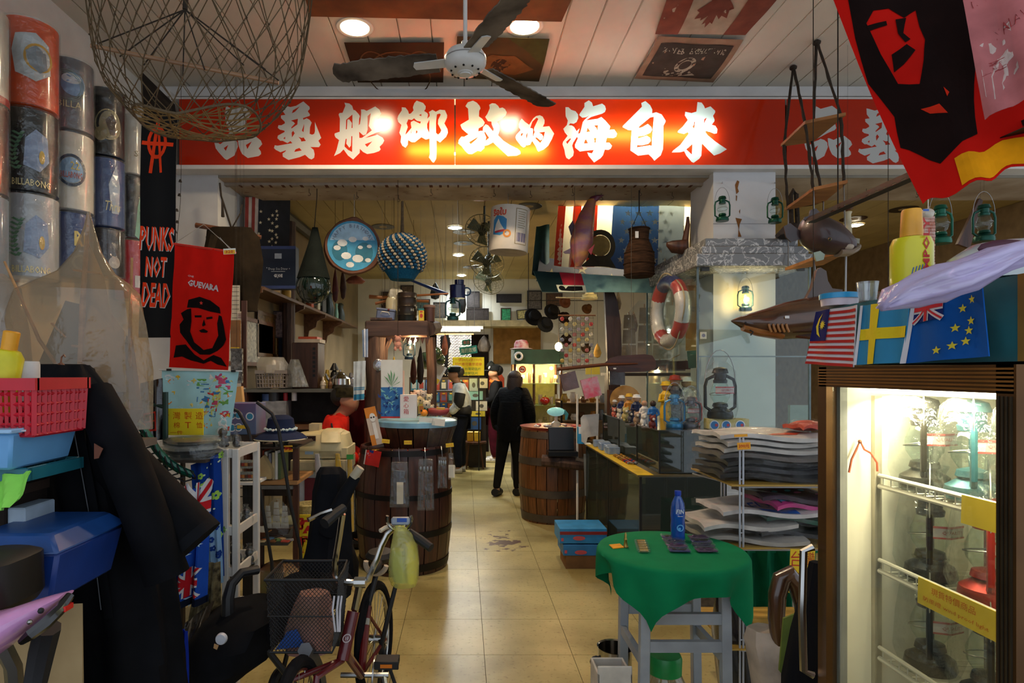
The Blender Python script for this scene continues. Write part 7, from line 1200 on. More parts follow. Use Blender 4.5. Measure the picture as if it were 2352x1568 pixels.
# ================================================================= inside the shop: left wall shelf
LX=-1.88;LZ=2.41
sf_=T('wall_shelf','long brown wooden wall shelf on scrolled brackets inside','shelf');SHW=wood('6a4428','46290f',.45,'y',3,.1)
sf_.p('plank',B().prism([(-2.15,5.55),(-2.02,5.55),(LX,5.75),(LX,10.8),(-2.15,10.8)],lambda x,y:V((x,y,LZ)),.03),SHW)
for y in(5.62,7.1,8.2,9.3):sf_.p('bracket',B().prism([(-2.15,LZ-.03),(LX+.02,LZ-.03),(LX+.02,LZ-.07),(-1.97,LZ-.12),(-1.99,LZ-.2),(-2.08,LZ-.25),(-2.1,LZ-.36),(-2.15,LZ-.4)],plane((0,y,0)),.03),SHW)
card('price_card','white and yellow price card on the rod of the red banner',527,577,28,13,3.32,'e8e4d8',[('panel','e8b020',[rc(-13,-6,13,3)]),('lettering','c83a18',[tx('320',0,-1,7,18,.02)])],.05,'card',.002).p('string',B().cyl(P(527,571,3.32),P(505,545,3.4),.001,n=4),WHITE)
k=5.9/FOC;t=T('toy_box','dark navy boxed toy with white lettering on the wall shelf','box');c=P(639,628,5.9);t.p('carton',B().bx(c.x-40*k,c.x+40*k,5.9,6.02,LZ,LZ+98*k),mt('14233a',.4,var=.08),0,bev=.003);f=plane((c.x,5.899,LZ+49*k))
t.pr('lettering',mt('cdd3da',.6),f,[tx('Deep Sea Diver',0,-4*k,7*k,44*k),tx('GI JOE',0,-20*k,10*k,20*k,.05)],.001);t.pr('logo_print',mt('cdd3da',.6),f,[rc(-8*k,20*k,8*k,32*k),star(-26*k,-1*k,1.6*k),star(26*k,-3*k,1.6*k),rc(-16*k,-10*k,16*k,-9*k)],.001);t.pr('top_band',mt('3a4a7c',.4),f,[rc(-40*k,42*k,40*k,49*k)],.0006);t.pr('bottom_band',mt('3a4a7c',.4),f,[rc(-40*k,-49*k,40*k,-42*k)],.0006)
SHI=[('old_radio','dark portable television with a grey screen on the wall shelf',796,8.2,.2,.3,'1c1c1e'),('slide_viewer','cream old projector case on the wall shelf',772,7.9,.12,.22,'b0a484'),('clay_figure','orange clay figure on the wall shelf',748,7.6,.1,.13,'b8542c'),('glass_jar','yellow glass jar on the wall shelf by the net float',690,6.6,.1,.22,'c8a040'),('stone_lantern','dark green ship lamp on the wall shelf',812,8.8,.16,.36,'1c2c26'),('oil_can','grey-green round can at the end of the wall shelf',832,9.6,.14,.28,'3a4238'),('small_bottle','pale green glass bottle at the shelf end',824,9.1,.06,.22,'8ab8a0'),('folded_hide','folded tan leather hat on the wall shelf behind the float',688,6.2,.2,.14,'b08a50')]
for nm,lb,px,y,w,h,hx in SHI:
 x=max(-2.08+w/2,min(-1.9-w/2+.03,P(px,0,y).x));c=V((x,y,LZ));m=mt(hx,.4,var=.15)
 t=T(nm,lb,nm.split('_')[-1])
 if nm in('old_radio','slide_viewer'):t.p('case',B().box(c+V((0,0,h/2)),(w,w,h)),m,0,bev=.008);t.p('screen',B().box(c+V((.01,-w/2-.004,h*.55)),(w*.75,.008,h*.6)),mt('6a8480',.1,coat=.5),0);t.p('knob',B().cyl(c+V((w*.2,-w/2-.014,h*.15)),c+V((w*.2,-w/2,h*.15)),.01,n=8),STEEL)
 else:t.p('body',B().lathe([(.001,0),(w*.5,0),(w*.52,h*.3),(w*.4,h*.55),(w*.28,h*.75),(w*.34,h*.9),(w*.2,h),(.001,h)],c,14,None,1,1,False,.1 if 'clay' in nm or 'hide' in nm else 0),m);t.p('top_ring',B().torus(c+V((0,0,h*.9)),w*.34,.008,(0,0,1),12,5),m)
def frame(name,label,px,py,w,h,y,fr_,pic,wall='back',prints=(),rot=0.,group='framed pictures'):
 """w,h in photo px; wall 'left' lies against the inner left wall"""
 k=y/FOC;c=P(px,py,y);u,v=(V((cos(rot),0,sin(rot))),V((-sin(rot),0,cos(rot))))if wall=='back' else(V((0,1,0)),V((0,0,1)))
 if wall=='left':c.x=-2.13
 W,H=w*k/2,h*k/2;f=plane(c,u,v);t=T(name,label,'picture',group);b_=min(W,H)*.16
 t.p('frame',B().print(f,[pg([(-W,-H),(W,-H),(W,H),(-W,H)],[(-W+b_,-H+b_),(W-b_,-H+b_),(W-b_,H-b_),(-W+b_,H-b_)])],0,9).print(f,[pg([(-W,-H),(W,-H),(W,H),(-W,H)],[(-W+b_,-H+b_),(W-b_,-H+b_),(W-b_,H-b_),(-W+b_,H-b_)])],.012,9).prism([(-W,-H),(W,-H),(W,H),(-W,H)],f,.008),mt(fr_,.5),0)
 t.pr('picture',mt(pic,.5,h2=None,var=.35,scale=30),f,[rc(-W+b_,-H+b_,W-b_,H-b_)],.003,9)
 for nm,m,s_ in prints:t.pr(nm,mt(m,.5),f,[([(x*k,z*k)for x,z in a[0]],a[1])for a in s_],.005,9)
 return t
frame('framed_print','wooden framed grey sketch on the inner wall under the shelf',580,785,330,110,6.1,'6a3a1c','b8b4a4','left');frame('framed_print','gold framed brown panel beside the grey sketch',612,770,180,100,6.7,'5a3a14','6a4a14','left');frame('framed_print','small unframed sepia picture hanging on dark cloth',640,745,26,62,6.9,'3a3038','8a7068','back')
t=cloth('denim_flag','faded navy flag hanging behind the sepia picture',[(612,850),(672,845),(668,725),(622,728)],7.0,'2c3444',[('star','b8a888',[star(38,40,9),star(12,10,8)])],.02,cat='flag')
# cabinet, middle shelf and clutter left of the cashier
ms=T('middle_shelf','grey plank shelf along the inner wall behind the cashier','shelf');mz=P(0,893,6.0).z;ms.p('plank',B().bx(-2.14,-1.1,5.9,6.5,mz-.03,mz),mt('5a5a54',.6),0);ms.p('upright',B().bx(-2.14,-2.1,5.9,6.4,0,mz-.03),DKWOOD,0);ms.p('upright',B().bx(-1.14,-1.1,6.0,6.4,0,mz-.03),DKWOOD,0);ms.p('lower_plank',B().bx(-2.14,-1.1,5.85,6.4,P(0,985,5.9).z,P(0,985,5.9).z+.03),mt('6a4a30',.6),0);ms.p('back_board',B().bx(-2.14,-1.1,6.42,6.44,.3,mz-.03),mt('4a4440',.8),0)
t=T('wooden_heater','dark brown wooden cabinet with a cut-out grille on the middle shelf','cabinet');a,c=P(680,893,6.3),P(738,788,6.3);t.p('case',B().bx(a.x,c.x,6.15,6.45,mz,c.z),wood('4a2c1c','30190f',.5,'z'),0,bev=.006)
for j in range(7):t.p('grille_slot',B().bx(c.x-.05,c.x-.025,6.143,6.152,mz+.12+.045*j,mz+.145+.045*j),BLACK,0)
t.p('paper_pile',B().bx(a.x+.03,c.x+.02,6.15,6.4,c.z,c.z+.035),mt('c8b8a0',.6),0);t.p('orange_book',B().bx(a.x+.06,c.x-.01,6.16,6.38,c.z+.035,c.z+.06),mt('c04a20',.5),0)
crate('slotted_basket','grey slotted basket with a red rim on the middle shelf',(588,658,850,890),5.92,.2,'8a8078',4,10)
T('plastic_bags','crumpled clear plastic bags heaped in the grey basket','bag',b=loft([(820,600,650,6.0,.05),(838,592,660,6.0,.1),(856,596,656,6.0,.1)],18,.15,4),mat=film('e8e0d0',.15,.2,.8,16,.4));T('plastic_bags','shiny clear bag of chrome parts beside the basket','bag',b=loft([(825,668,686,6.0,.03),(850,662,694,6.0,.08),(888,660,706,6.0,.08)],18,.15,4),mat=film('e0e0dc',.3,.1,1.,20,.2))
t=T('kettle','polished steel kettle on the middle shelf','kettle');c=V((P(782,0,6.2).x,6.2,mz));t.p('body',B().lathe([(.001,0),(.08,0),(.105,.04),(.1,.1),(.06,.14),(.03,.15)],c,22),CHR);t.p('lid',B().lathe([(.05,.145),(.03,.165),(.012,.17),(.012,.19),(.001,.192)],c,14),CHR);t.p('spout',B().tube([c+V((-.09,0,.06)),c+V((-.13,0,.1)),c+V((-.15,0,.15))],[.02,.014,.01],8),CHR);t.p('handle',B().torus(c+V((0,0,.13)),.075,.008,(0,1,0),14,6,.2,pi-.2,1.4),BK)
for px,y,r,h,hx,lb in((752,6.35,.055,.19,'c8a84a','brass pot behind the kettle'),(768,6.35,.05,.26,'2c2c2c','black oil lamp with wide shade behind the kettle'),(806,6.3,.05,.16,'8a8a90','patterned grey tin near the timber post'),(742,6.1,.03,.12,'d8c8b0','small red and white figurine beside the wooden cabinet'),(758,6.08,.025,.11,'6a4a30','small brown figurine before the brass pot')):
 t=T('shelf_vessel',lb,lb.split()[1]if 'pot' in lb or 'lamp' in lb else 'ornament','vessels on the middle shelf');c=V((P(px,0,y).x,y,mz));t.p('body',B().lathe([(.001,0),(r*.8,0),(r,h*.3),(r*.8,h*.6),(r*.4,h*.7),(r*1.0 if 'lamp' in lb else r*.5,h*.72),(r*.3,h),(.001,h)],c,14),mt(hx,.35,.4));t.p('rim',B().torus(c+V((0,0,h*.3)),r,.004,(0,0,1),14,5),mt(hx,.35,.4))
for px,w,h,hx,lb in((615,26,16,'1c3a6a','dark blue roll on the lower plank'),(630,30,26,'15161c','black tape roll on the lower plank'),(632,24,12,'b89a68','tan tape roll stacked on the black one'),(656,10,18,'b01c28','small red tape on the lower plank'),(676,12,26,'d8d8d4','white spray can on the lower plank')):
 k=5.98/FOC;z0=P(0,920,5.98).z+(26*k if 'stacked' in lb else 0);T('tape_roll',lb,'roll' if 'roll' in lb else 'can','rolls and cans behind the hat',b=B().lathe([(.001,0),(w*k/2,0),(w*k/2,h*k),(w*k*.3,h*k),(w*k*.3,h*k*.6),(.001,h*k*.6)],(P(px,0,5.98).x,5.98,z0),16),mat=mt(hx,.4))
T('parts_box','clear storage box with red latch on the lower plank','box',b=B().bx(P(600,0,5.9).x,P(656,0,5.9).x,5.92,6.1,P(0,982,5.9).z,P(0,921,5.9).z),mat=mt('8a8c90',.3,var=.2,scale=12),smooth=0,bev=.004)
cloth('maroon_curtain','dark maroon cloth hanging behind the cashier',[(770,1040),(850,1040),(845,895),(790,895)],5.85,'4a1014',[],.02,cat='curtain')
# ---- hung in the opening
t=T('old_jacket','worn olive-brown jacket hung on a branch by the left jamb','jacket');OLV=mt('33291c',.9,h2='1e1810',scale=6,bump=.6)
t.p('branch',TB([(450,517,5.1),(520,528,5.1),(600,545,5.15)],[.022,.02,.018],8),MIDWOOD);t.p('body',loft([(522,478,575,5.1,.03),(545,470,590,5.1,.06),(600,480,598,5.1,.07),(660,535,598,5.1,.07),(715,552,590,5.1,.05)],24,.12,5),OLV);t.p('sleeve',TB([(490,540,5.05),(480,580,5.05),(500,640,5.05)],[.05,.045,.04],10),OLV);t.p('rope',TB([(505,420,5.12),(508,450,5.12),(532,525,5.1)],.008,6).tube([P(532,525,5.1),P(552,490,5.12),P(556,470,5.2)],.006,6),DKROPE);t.p('rope_tail',TB([(510,455,5.1),(512,498,5.1)],[.005,.014],6),DKROPE)
card('grey_notice','white paper notice hanging under the old jacket',541,700,20,90,5.0,'cfc6b0',[('lettering','6a6458',[rc(-8,40-10*j,8,41-10*j)for j in range(8)])],0,'notice',.002,hang=1);card('sale_tag','small white tag with red print beside the notice',552,724,15,18,4.95,'e0d4c0',[('lettering','a86a5a',[rc(-5,3,5,4),rc(-5,-1,5,0),rc(-5,-5,5,-4)])],0,'tag',.002,hang=1)
card('wood_plaque','thin dark wooden plank hanging beside the portrait banner',560,790,12,200,4.9,DKWOOD,[],0,'plank',.02,hang=1);card('amber_bag','bagged amber ornament and shiny bag beside the red banner',540,770,22,70,4.85,mt('8a5a24',.3,coat=.5),[('tag','d8b030',[rc(-10,-34,10,-27)])],0,'bag',.02,hang=1);card('glitter_bag','silver glittering bag under the amber ornament',543,840,26,80,4.84,mt('8a8884',.2,.5,h2='3a3836',scale=40,bump=.8),[],0,'bag',.03,hang=1);card('card_box','pale orange box lid at the edge of the map poster',544,910,24,44,4.8,'d0a060',[],.1,'box',.05,hang=1)
st_=[star(14+22*(i%2)*.5+26*i*.0+R.uniform(0,4)+20*(j%3),12+8.5*j,4.2)for j in range(13)for i in range(1)]+[star(44+10*(j%2),16+9*j,4.5)for j in range(12)]
cloth('wall_flag','faded striped flag with white stars on navy hanging by the left jamb',[(560,600),(662,600),(666,452),(563,452)],[5.75,6.4,6.4,5.75],'b8aca4',[('stripe','8a3a34',[rc(0,0,7,148),rc(14,0,21,148)]),('field','24262e',[rc(29,0,103,148)]),('star','cfc4a8',[([(x+16,y)for x,y in s[0]],s[1])for s in st_])],.012,cat='flag')
T('corner_post','dark weathered post in the corner behind the faded flag','post',b=B().tube([V((-1.98,6.9,0)),V((-1.98,6.9,2.4)),V((-1.97,6.9,3.3))],.07,10),mat=TM)
T('ceiling_brace','slanted dark beam under the shop ceiling above the faded flag','beam',b=B().tube([V((-2.05,5.98,3.38)),V((-2.05,8.5,3.45))],.06,6),mat=mt('4a4436',.7))
NETM=mt('22302c',.6)
t=T('glass_float','big dark green glass float in a net sack hung from the beam','float');c=P(720,658,5.6);r=.155;t.p('globe',B().ball(c,r,22,14),mt('16261f',.08,coat=.8));t.p('net_sack',loft([(522,717,730,5.6,.01),(560,708,738,5.6,.05),(600,696,746,5.6,.1),(640,684,757,5.6,.15)],18,.05,5),mt('1e2420',.85,alpha=.9));nb=B()
for j in range(9):a=pi*j/9;nb.torus(c,r+.003,.0018,(cos(a),sin(a),.25),24,4)
t.p('netting',nb,NETM,kind='stuff');t.p('hanging_rope',B().tube([P(722,524,5.6),P(728,450,5.6),V((P(728,0,5.6).x,5.6,3.29))],.004,5),DKROPE)
t=T('painted_drum','round drum skin painted with a blue sea scene hung from the beam','drum');c=P(810,565,5.7);ax=V((-.18,1,0)).normalized();R_=58*5.7/FOC;t.p('shell',B().lathe([(R_*1.07,-.01),(R_*1.13,.02),(R_*1.04,.16),(R_*.9,.18)],c,40,ax,1,1,True,.09),mt('6a4028',.7,bump=.5));df=plane(c-ax*.012,ax.cross(V((0,0,-1))).normalized(),(0,0,1));df=plane(c-ax*.012,(.98,.18,0),(0,0,1))
q=R_;t.pr('skin',mt('3a9ac4',.5),df,[ci(0,0,R_*.98,n=32)],.002,9);t.pr('sky_print',mt('a8cfe6',.5),df,[pg([(q*.9*cos(a),q*.9*sin(a))for a in[.28+j*(pi-.5)/12 for j in range(13)]])],.003,9);t.pr('sea_print',mt('15708a',.5),df,[ci(-.5*q,-.2*q,.3*q,.4*q),ci(.45*q,-.25*q,.35*q,.4*q)],.003,9);t.pr('foam_print',mt('e6ebe8',.5),df,[ci(x*q,y*q,s*q,s*q*.7,10)for x,y,s in((-.4,.1,.2),(-.6,-.1,.14),(.2,-.5,.22),(.5,.3,.12),(.6,-.55,.12),(-.1,-.75,.16),(.0,.25,.16),(.65,0,.1),(-.25,-.4,.2),(.3,-.05,.1))],.004,9)
for j,ch in enumerate('HAPPY BIRTHDAY'):a=pi*.88-j*pi*.76/13;t.pr('lettering',mt('7a8aa0',.5),df,[tx(ch,.78*q*cos(a),.78*q*sin(a),.14*q,None,.02,rot=a-pi/2)]if ch!=' ' else[],.005,9)if ch!=' ' else None
t.p('hanging_hook',B().cyl(c+V((0,.08,R_)),V((c.x,c.y+.08,3.29)),.003,n=5),STEEL)
t=T('rope_ball_lamp','blue and cream knotted rope ball basket hung from the beam','ornament');c=P(924,590,5.7);r=54*5.7/FOC;kb_,kc=B(),B()
for j in range(14):
 th_=.42+1.75*j/13
 for i in range(30):a=2*pi*(i+.5*(j%2))/30;p=c+V((r*sin(th_)*cos(a),r*sin(th_)*sin(a),r*.98*cos(th_)));(kc if(i+j//2)%2 else kb_).ball(p,(.017,.017,.014),5,3)
t.p('cream_knots',kc,mt('a89c86',.9),kind='stuff');t.p('blue_knots',kb_,mt('1f4e72',.9),kind='stuff');t.p('lower_skirt',B().lathe([(r*.86,-.09),(r*.8,-.12),(r*.5,-r*.98),(.001,-r)],c,26,cap=False),mt('1d5a78',.9,bump=.8,grain=(30,30,1),scale=3));t.p('core',B().ball(c,r*.9,18,12),mt('2a4252',.9));t.p('braid_rope',B().tube([c+V((0,0,r*.9)),c+V((0,0,r+.12)),V((c.x,c.y,3.2))],[.02,.014,.012],8),ROPE)
t=T('oil_drum_can','white tin can with a printed sailing ship label hung from the beam','can');c=P(1167,580,5.75);r=45*5.75/FOC;H=100*5.75/FOC;ang=-1.75;t.p('can',B().lathe([(.001,0),(r*.98,0),(r,.006),(r,H-.006),(r*.98,H)],c,30,(.06,0,1)),mt('d8d0c2',.35,var=.04));f=cylfn(c,r,(.06,0,1));kk=5.75/FOC
def kq(s_):return([(x*kk,y*kk)for x,y in s_[0]],s_[1])
t.pr('lettering',mt('d04a34',.5),f,[kq(tx('รือใบ',-30,84,18,36,.04))],.001,.03);t.pr('sea_panel',mt('3a8ac0',.5),f,[kq(pg([(-44,34),(-44,66),(-34,76),(-18,72),(-10,66),(-10,36),(-24,30)]))],.001,.03);t.pr('ship_print',mt('e8e4d8',.5),f,[kq(pg([(-40,40),(-36,56),(-30,68),(-24,56),(-14,42)]))],.0016,.03);t.pr('hull_print',mt('a83040',.5),f,[kq(pg([(-40,40),(-12,44),(-16,38),(-36,36)]))],.002,.03);t.pr('round_badge',mt('d88a30',.5),f,[kq(ring(-8,34,9,5))],.002,.03)
t.pr('panel_line',mt('8a7a50',.5),f,[kq(pg([(10,12),(42,12),(42,92),(10,92)],[(11.5,13.5),(40.5,13.5),(40.5,90.5),(11.5,90.5)]))]+[kq(rc(16,84-5*j,36-3*(j%2),85.2-5*j))for j in range(8)],.001,.03);t.pr('barcode',mt('3a3a78',.5),f,[kq(rc(14+2.6*j,18,15+2.6*j+(j%3)*.5,38))for j in range(10)],.001,.03);t.p('base_disc',B().lathe([(.001,-.002),(r*.97,-.002),(r*.97,.004)],c,28,(.06,0,1)),mt('7a6a58',.6));t.p('hanging_wire',B().cyl(c+V((0,0,H)),V((c.x,c.y,3.29)),.003,n=5),STEEL)
# big flags under the ceiling
stars=[star(150+24*i+(12 if j%2 else 0),20+21*j,8)for j in range(7)for i in range(5)]
us=cloth('ceiling_flag','large star and stripe flag with an eagle emblem slung under the shop ceiling',[(1272,610),(1585,625),(1588,470),(1283,460)],[6.5,6.4,7.0,7.0],backlit('d8ccb0',rough=.6),[('stripe',backlit('b8301c',rough=.6),[rc(0,0,18,150),rc(36,0,54,150),rc(72,0,90,150)]),('field',backlit('2a4a86',rough=.6),[rc(125,0,230,150)]),('star',backlit('e4dcc8',rough=.6),stars[:34]),('pale_field',backlit('7f93ac',rough=.6),[rc(230,0,290,150)]),('medal_print','4a4438',[ring(100,45,36,24),pg([(60,0),(140,0),(120,25),(85,22)])]),('medal_gold','9a8450',[ci(100,45,23)])],.05,2.2,cat='flag',th=0)
t=T('tube_lamp','fluorescent tube lamp glowing behind the star and stripe flag','lamp');a,c=P(1310,492,7.35),P(1580,492,7.35);t.p('tube',B().cyl(a,c,.018,n=8),glow((1,.9,.66),40));t.p('fixture',B().bx(a.x-.02,c.x+.02,7.36,7.42,a.z-.02,ZI),WHITE,0);lamp('AREA','flag_tube',((a.x+c.x)/2,7.3,a.z),130,(1,.88,.62),1.3,(-pi/2,0,0),sy=.05)
cloth('ceiling_flag','dark navy flag with gold stars hanging below the star and stripe flag',[(1232,645),(1500,668),(1480,615),(1240,590)],[6.1,6.1,6.9,6.9],'101a34',[('star','8a7a50',[star(30+65*i,18+16*(i%2),13)for i in range(4)]),('green_band','1a4a40',[rc(150,0,240,26)])],.03,1.4,cat='flag')
cloth('ceiling_flag','pale teal and red flag with a black eagle panel under the dark star flag',[(1245,670),(1520,672),(1525,640),(1225,622)],[5.95,5.95,6.05,6.05],'7fa8a4',[('dark_band','182c2c',[rc(0,0,60,48)]),('red_band','b02c3a',[rc(60,16,110,48)]),('white_panel','d8dcc0',[rc(42,0,112,17)]),('eagle_print','181818',[ci(54,9,8,6),pg([(56,3),(70,14),(104,14),(104,4),(80,2)])])],.02,1.2,cat='flag')
cloth('ceiling_flag','dark teal drooping flag at the edge of the star and stripe flag',[(1222,630),(1262,640),(1262,515),(1232,520)],[6.6,6.5,7.4,7.4],'1c3a40',[],.05,1.,cat='flag')
t=T('carved_fish','purple and gold scaled fish carving hung nose up from the beam','fish');FSH=mt('6a2c5a',.35,h2='a8702c',grain=(1,1,2),scale=5,coat=.5,bump=.4)
t.p('body',loft([(612,1322,1334,5.7,.015),(590,1312,1350,5.7,.05),(555,1308,1362,5.7,.075),(520,1318,1364,5.7,.07),(492,1330,1366,5.7,.055),(470,1343,1368,5.7,.04),(458,1350,1370,5.7,.035)],20,.02,3),FSH);t.p('head',loft([(462,1348,1372,5.7,.035),(452,1356,1382,5.7,.03),(448,1368,1388,5.7,.012)],12),mt('5a1c30',.4));t.p('fin',slab([(1316,505),(1306,520),(1312,540),(1322,530)],5.7,.012),mt('3a1a30',.5));t.p('fin',slab([(1350,575),(1366,560),(1358,585)],5.66,.012),mt('8a2430',.5));t.p('fin',slab([(1310,570),(1294,578),(1298,582),(1310,582)],5.68,.012),mt('5a4a5a',.5));t.p('tail',slab([(1322,605),(1334,605),(1340,618),(1318,616)],5.7,.012),FSH);t.p('hook',B().cyl(P(1368,450,5.7),V((P(1368,0,5.7).x,5.7,3.29)),.003,n=5),STEEL)
t=T('fish_trap_basket','tall brown woven creel basket hung by strings from the beam','basket');WKB=mt('4a3322',.8,h2='2c1e14',bump=.9,grain=(1,1,5),scale=12);c=P(1468,636,5.65);k=5.65/FOC;t.p('body',B().lathe([(.001,0),(30*k,0),(34*k,10*k),(34*k,50*k),(26*k,75*k),(21*k,84*k),(23*k,112*k),(20*k,112*k),(18*k,84*k)],c,22),WKB)
for zz,rr in((6,34),(30,35),(55,33),(84,21.5),(110,23.5)):t.p('hoop',B().torus(c+V((0,0,zz*k)),rr*k,.006,(0,0,1),22,5),WKB)
t.p('string',B().tube([c+V((-18*k,0,112*k)),c+V((0,0,150*k)),c+V((18*k,0,112*k))],.004,5).cyl(c+V((0,0,150*k)),V((c.x,c.y,3.29)),.006,n=6),DKROPE);t.p('tag',B().box(c+V((-12*k,-24*k,92*k)),(.03,.004,.06)),WHITE,0)
t=T('whale_bone_blade','tall dark curved propeller blade standing behind the counter','blade');t.p('plank',slab([(1388,652),(1404,652),(1418,690),(1426,740),(1428,800),(1424,900),(1398,900),(1393,760)],6.15,.06),wood('40261a','2a170f',.4,'z'));t.p('lower_end',B().tube([P(1408,895,6.17),V((P(1405,0,6.17).x,6.17,0))],.06,8),DKWOOD)
t=T('wooden_paddle','brown wooden paddle lying level above the counter','paddle');t.p('blade',slab([(1390,833),(1402,822),(1420,817),(1480,813),(1498,816),(1506,828),(1507,842),(1500,850),(1470,854),(1420,855),(1402,848)],5.5,.02),wood('5a2f1c','3e1e10',.35,'x',3));t.p('shaft',TB([(1280,848,5.48),(1390,837,5.48),(1465,835,5.475)],[.016,.015,.006],8),wood('6a3a20','4a2414',.35,'x'));t.p('sticker',B().box(P(1412,846,5.475),(.025,.003,.012)),WHITE,0);t.p('hang_cord',B().cyl(P(1488,855,5.5),P(1488,880,5.5),.003,n=5).cyl(P(1450,815,5.5),V((P(1450,0,5.5).x,5.5,3.29)),.002,n=4).cyl(P(1320,842,5.5),V((P(1320,0,5.5).x,5.5,3.29)),.002,n=4),STEEL)
t=ship(1480,850,6.45,.55,mt('a89478',.8,alpha=.85),mt('5a2018',.4),'large wrapped sailing ship model behind the paddle',True,.62,masts=3,rows=3);copy_=ship(1545,848,6.85,.5,mt('cfc6b0',.8),mt('4a1c18',.4),'smaller white-sailed ship model behind the life ring',False,.7,rows=3)
T('ship_shelf','dark shelf board carrying the two big ship models','shelf',b=B().bx(1.62,3.2,6.2,7.2,P(0,852,6.4).z-.05,P(0,852,6.4).z-.018).bx(1.64,1.7,6.9,7.1,0,P(0,852,6.4).z-.05).bx(3.1,3.16,6.9,7.1,0,P(0,852,6.4).z-.05),mat=mt('2c1e16',.6),smooth=0)
t=T('boat_carving','dark carved boat prow jutting from the pillar top','carving');t.p('prow',loft([(1532,556,566,5.5,.02),(1545,552,580,5.5,.06),(1570,550,584,5.5,.08),(1578,549,582,5.5,.05)],14,.05,3,1,True),DKWOOD);t.p('figurehead',TB([(1574,552,5.5),(1580,515,5.5),(1580,498,5.5)],[.03,.02,.012],8),DKWOOD)
# enamel mugs, poles and tins hung on strings
t=T('blue_watering_can','dark blue enamel mug hung on a string in the aisle','mug');c=P(1051,685,6.3);t.p('cup',B().lathe([(.001,0),(.078,0),(.08,.01),(.08,.13),(.084,.135),(.076,.13),(.074,.01)],c,22),mt('16265c',.25,coat=.5));t.p('handle',B().torus(c+V((.095,0,.07)),.04,.008,(0,1,0),14,6),mt('1a4a70',.3));t.p('string',B().cyl(c+V((0,0,.13)),V((c.x,c.y,ZI)),.002,n=4),WHITE)
hung(T('blue_tin_funnel','small dark blue enamel cup above the blue mug','cup',b=B().lathe([(.001,0),(.05,0),(.052,.08),(.046,.08),(.044,.01)],P(1055,660,6.6),16),mat=mt('14265a',.25,coat=.5)),1055,640,6.6)
T('blue_pole','slanting blue painted pole hung under the ceiling','pole',b=TB([(940,642,6.2),(1028,676,6.2)],[.012,.02],8),mat=mt('1c3a6c',.3));hung(T('orange_horn','pair of carved wooden oars behind the small keg','oar',b=TB([(848,681,6.0),(880,683,6.0),(1030,674,6.0)],[.02,.016,.008],8).tube([P(862,697,6.0),P(900,688,6.0),P(985,692,6.0)],[.015,.012,.014],8),mat=wood('b06a30','7a4218',.4,'x')),900,684,6.)
lantern('aisle_lantern','teal storm lantern hung in the aisle below the blue mug',P(1040,735,6.4),.28,'2a5a58','storm lanterns hung inside');lantern('aisle_lantern','small dark blue storm lantern hung under the timber beam',P(940,825,5.6),.2,'1a3040','storm lanterns hung inside')
t=T('pink_plush','pink plush bear hung under the timber beam','plush');c=P(914,785,5.35);PK=mt('d89a84',.95,bump=.4,scale=60);hung(t,914,775,5.35,.002);t.p('body',B().ball(c-V((0,0,.025)),(.032,.026,.034)),PK);t.p('head',B().ball(c+V((0,0,.025)),.028),PK);t.p('leg',B().ball(c+V((-.022,-.01,-.06)),(.013,.013,.02)),PK);t.p('leg',B().ball(c+V((.022,-.01,-.06)),(.013,.013,.02)),PK);t.p('ear',B().ball(c+V((-.02,0,.05)),.01),PK);t.p('ear',B().ball(c+V((.02,0,.05)),.01),PK)
for px,py0,py1,lb in((878,620,700,'thin white string'),(1024,500,672,'long string'),(1040,545,655,'pale string with a loop'),(998,540,660,'double white string'),(966,600,700,'faint string'),(1062,590,650,'short string')):T('hanging_string',lb+' dangling from the shop ceiling near x%d'%0 if 0 else lb+' dangling from the shop ceiling','string','strings under the ceiling',b=B().cyl(P(px,py1,6.9),V((P(px,0,6.9).x,6.9,ZI)),.0022,n=4),mat=mt('b8ac94',.8))
# oscillating wall fans, hung from the ceiling
for px,py,y,lb,r in((1108,530,6.9,'caged orbit fan behind the white tin can',.2),(1118,603,7.6,'caged orbit fan below, tilted to the aisle',.22),(1122,645,8.6,'farthest caged orbit fan hanging low in the aisle',.22)):
 c=P(px,py,y);t=T('orbit_fan',lb,'fan','caged orbit fans');ax=V((-.25,-.7,-.6)).normalized();q=V((0,0,1)).rotation_difference(ax).to_matrix();cg=B()
 for j in range(18):a=2*pi*j/18;cg.tube([c+q@V((cos(a+s*.25)*r*rr,sin(a+s*.25)*r*rr,zz))for s,(rr,zz)in enumerate(((.15,.08),(.6,.07),(1,0),(.6,-.06),(.2,-.08)))],.0022,4)
 t.p('cage',cg.torus(c,r,.005,ax,24,6).torus(c+ax*.07,r*.6,.003,ax,20,5),mt('8a8468',.35,.6));bl_=t.p('motor',B().cyl(c-ax*.12,c+ax*.02,.05,n=14),mt('2a3028',.4))
 for j in range(3):a=2*pi*j/3;d=q@V((cos(a),sin(a),0));e=q@V((-sin(a),cos(a),.35));t.p('fan_blade',B().hexa([c+d*.03-e*.03,c+d*r*.8-e*.07,c+d*r*.85+e*.06,c+d*.03+e*.03]+[p+ax*.004 for p in(c+d*.03-e*.03,c+d*r*.8-e*.07,c+d*r*.85+e*.06,c+d*.03+e*.03)]),mt('5a6048',.4))
 t.p('mount_rod',B().cyl(c-ax*.1,V((c.x-ax.x*.1,c.y-ax.y*.1,ZI)),.012,n=8),mt('3a4a50',.4))
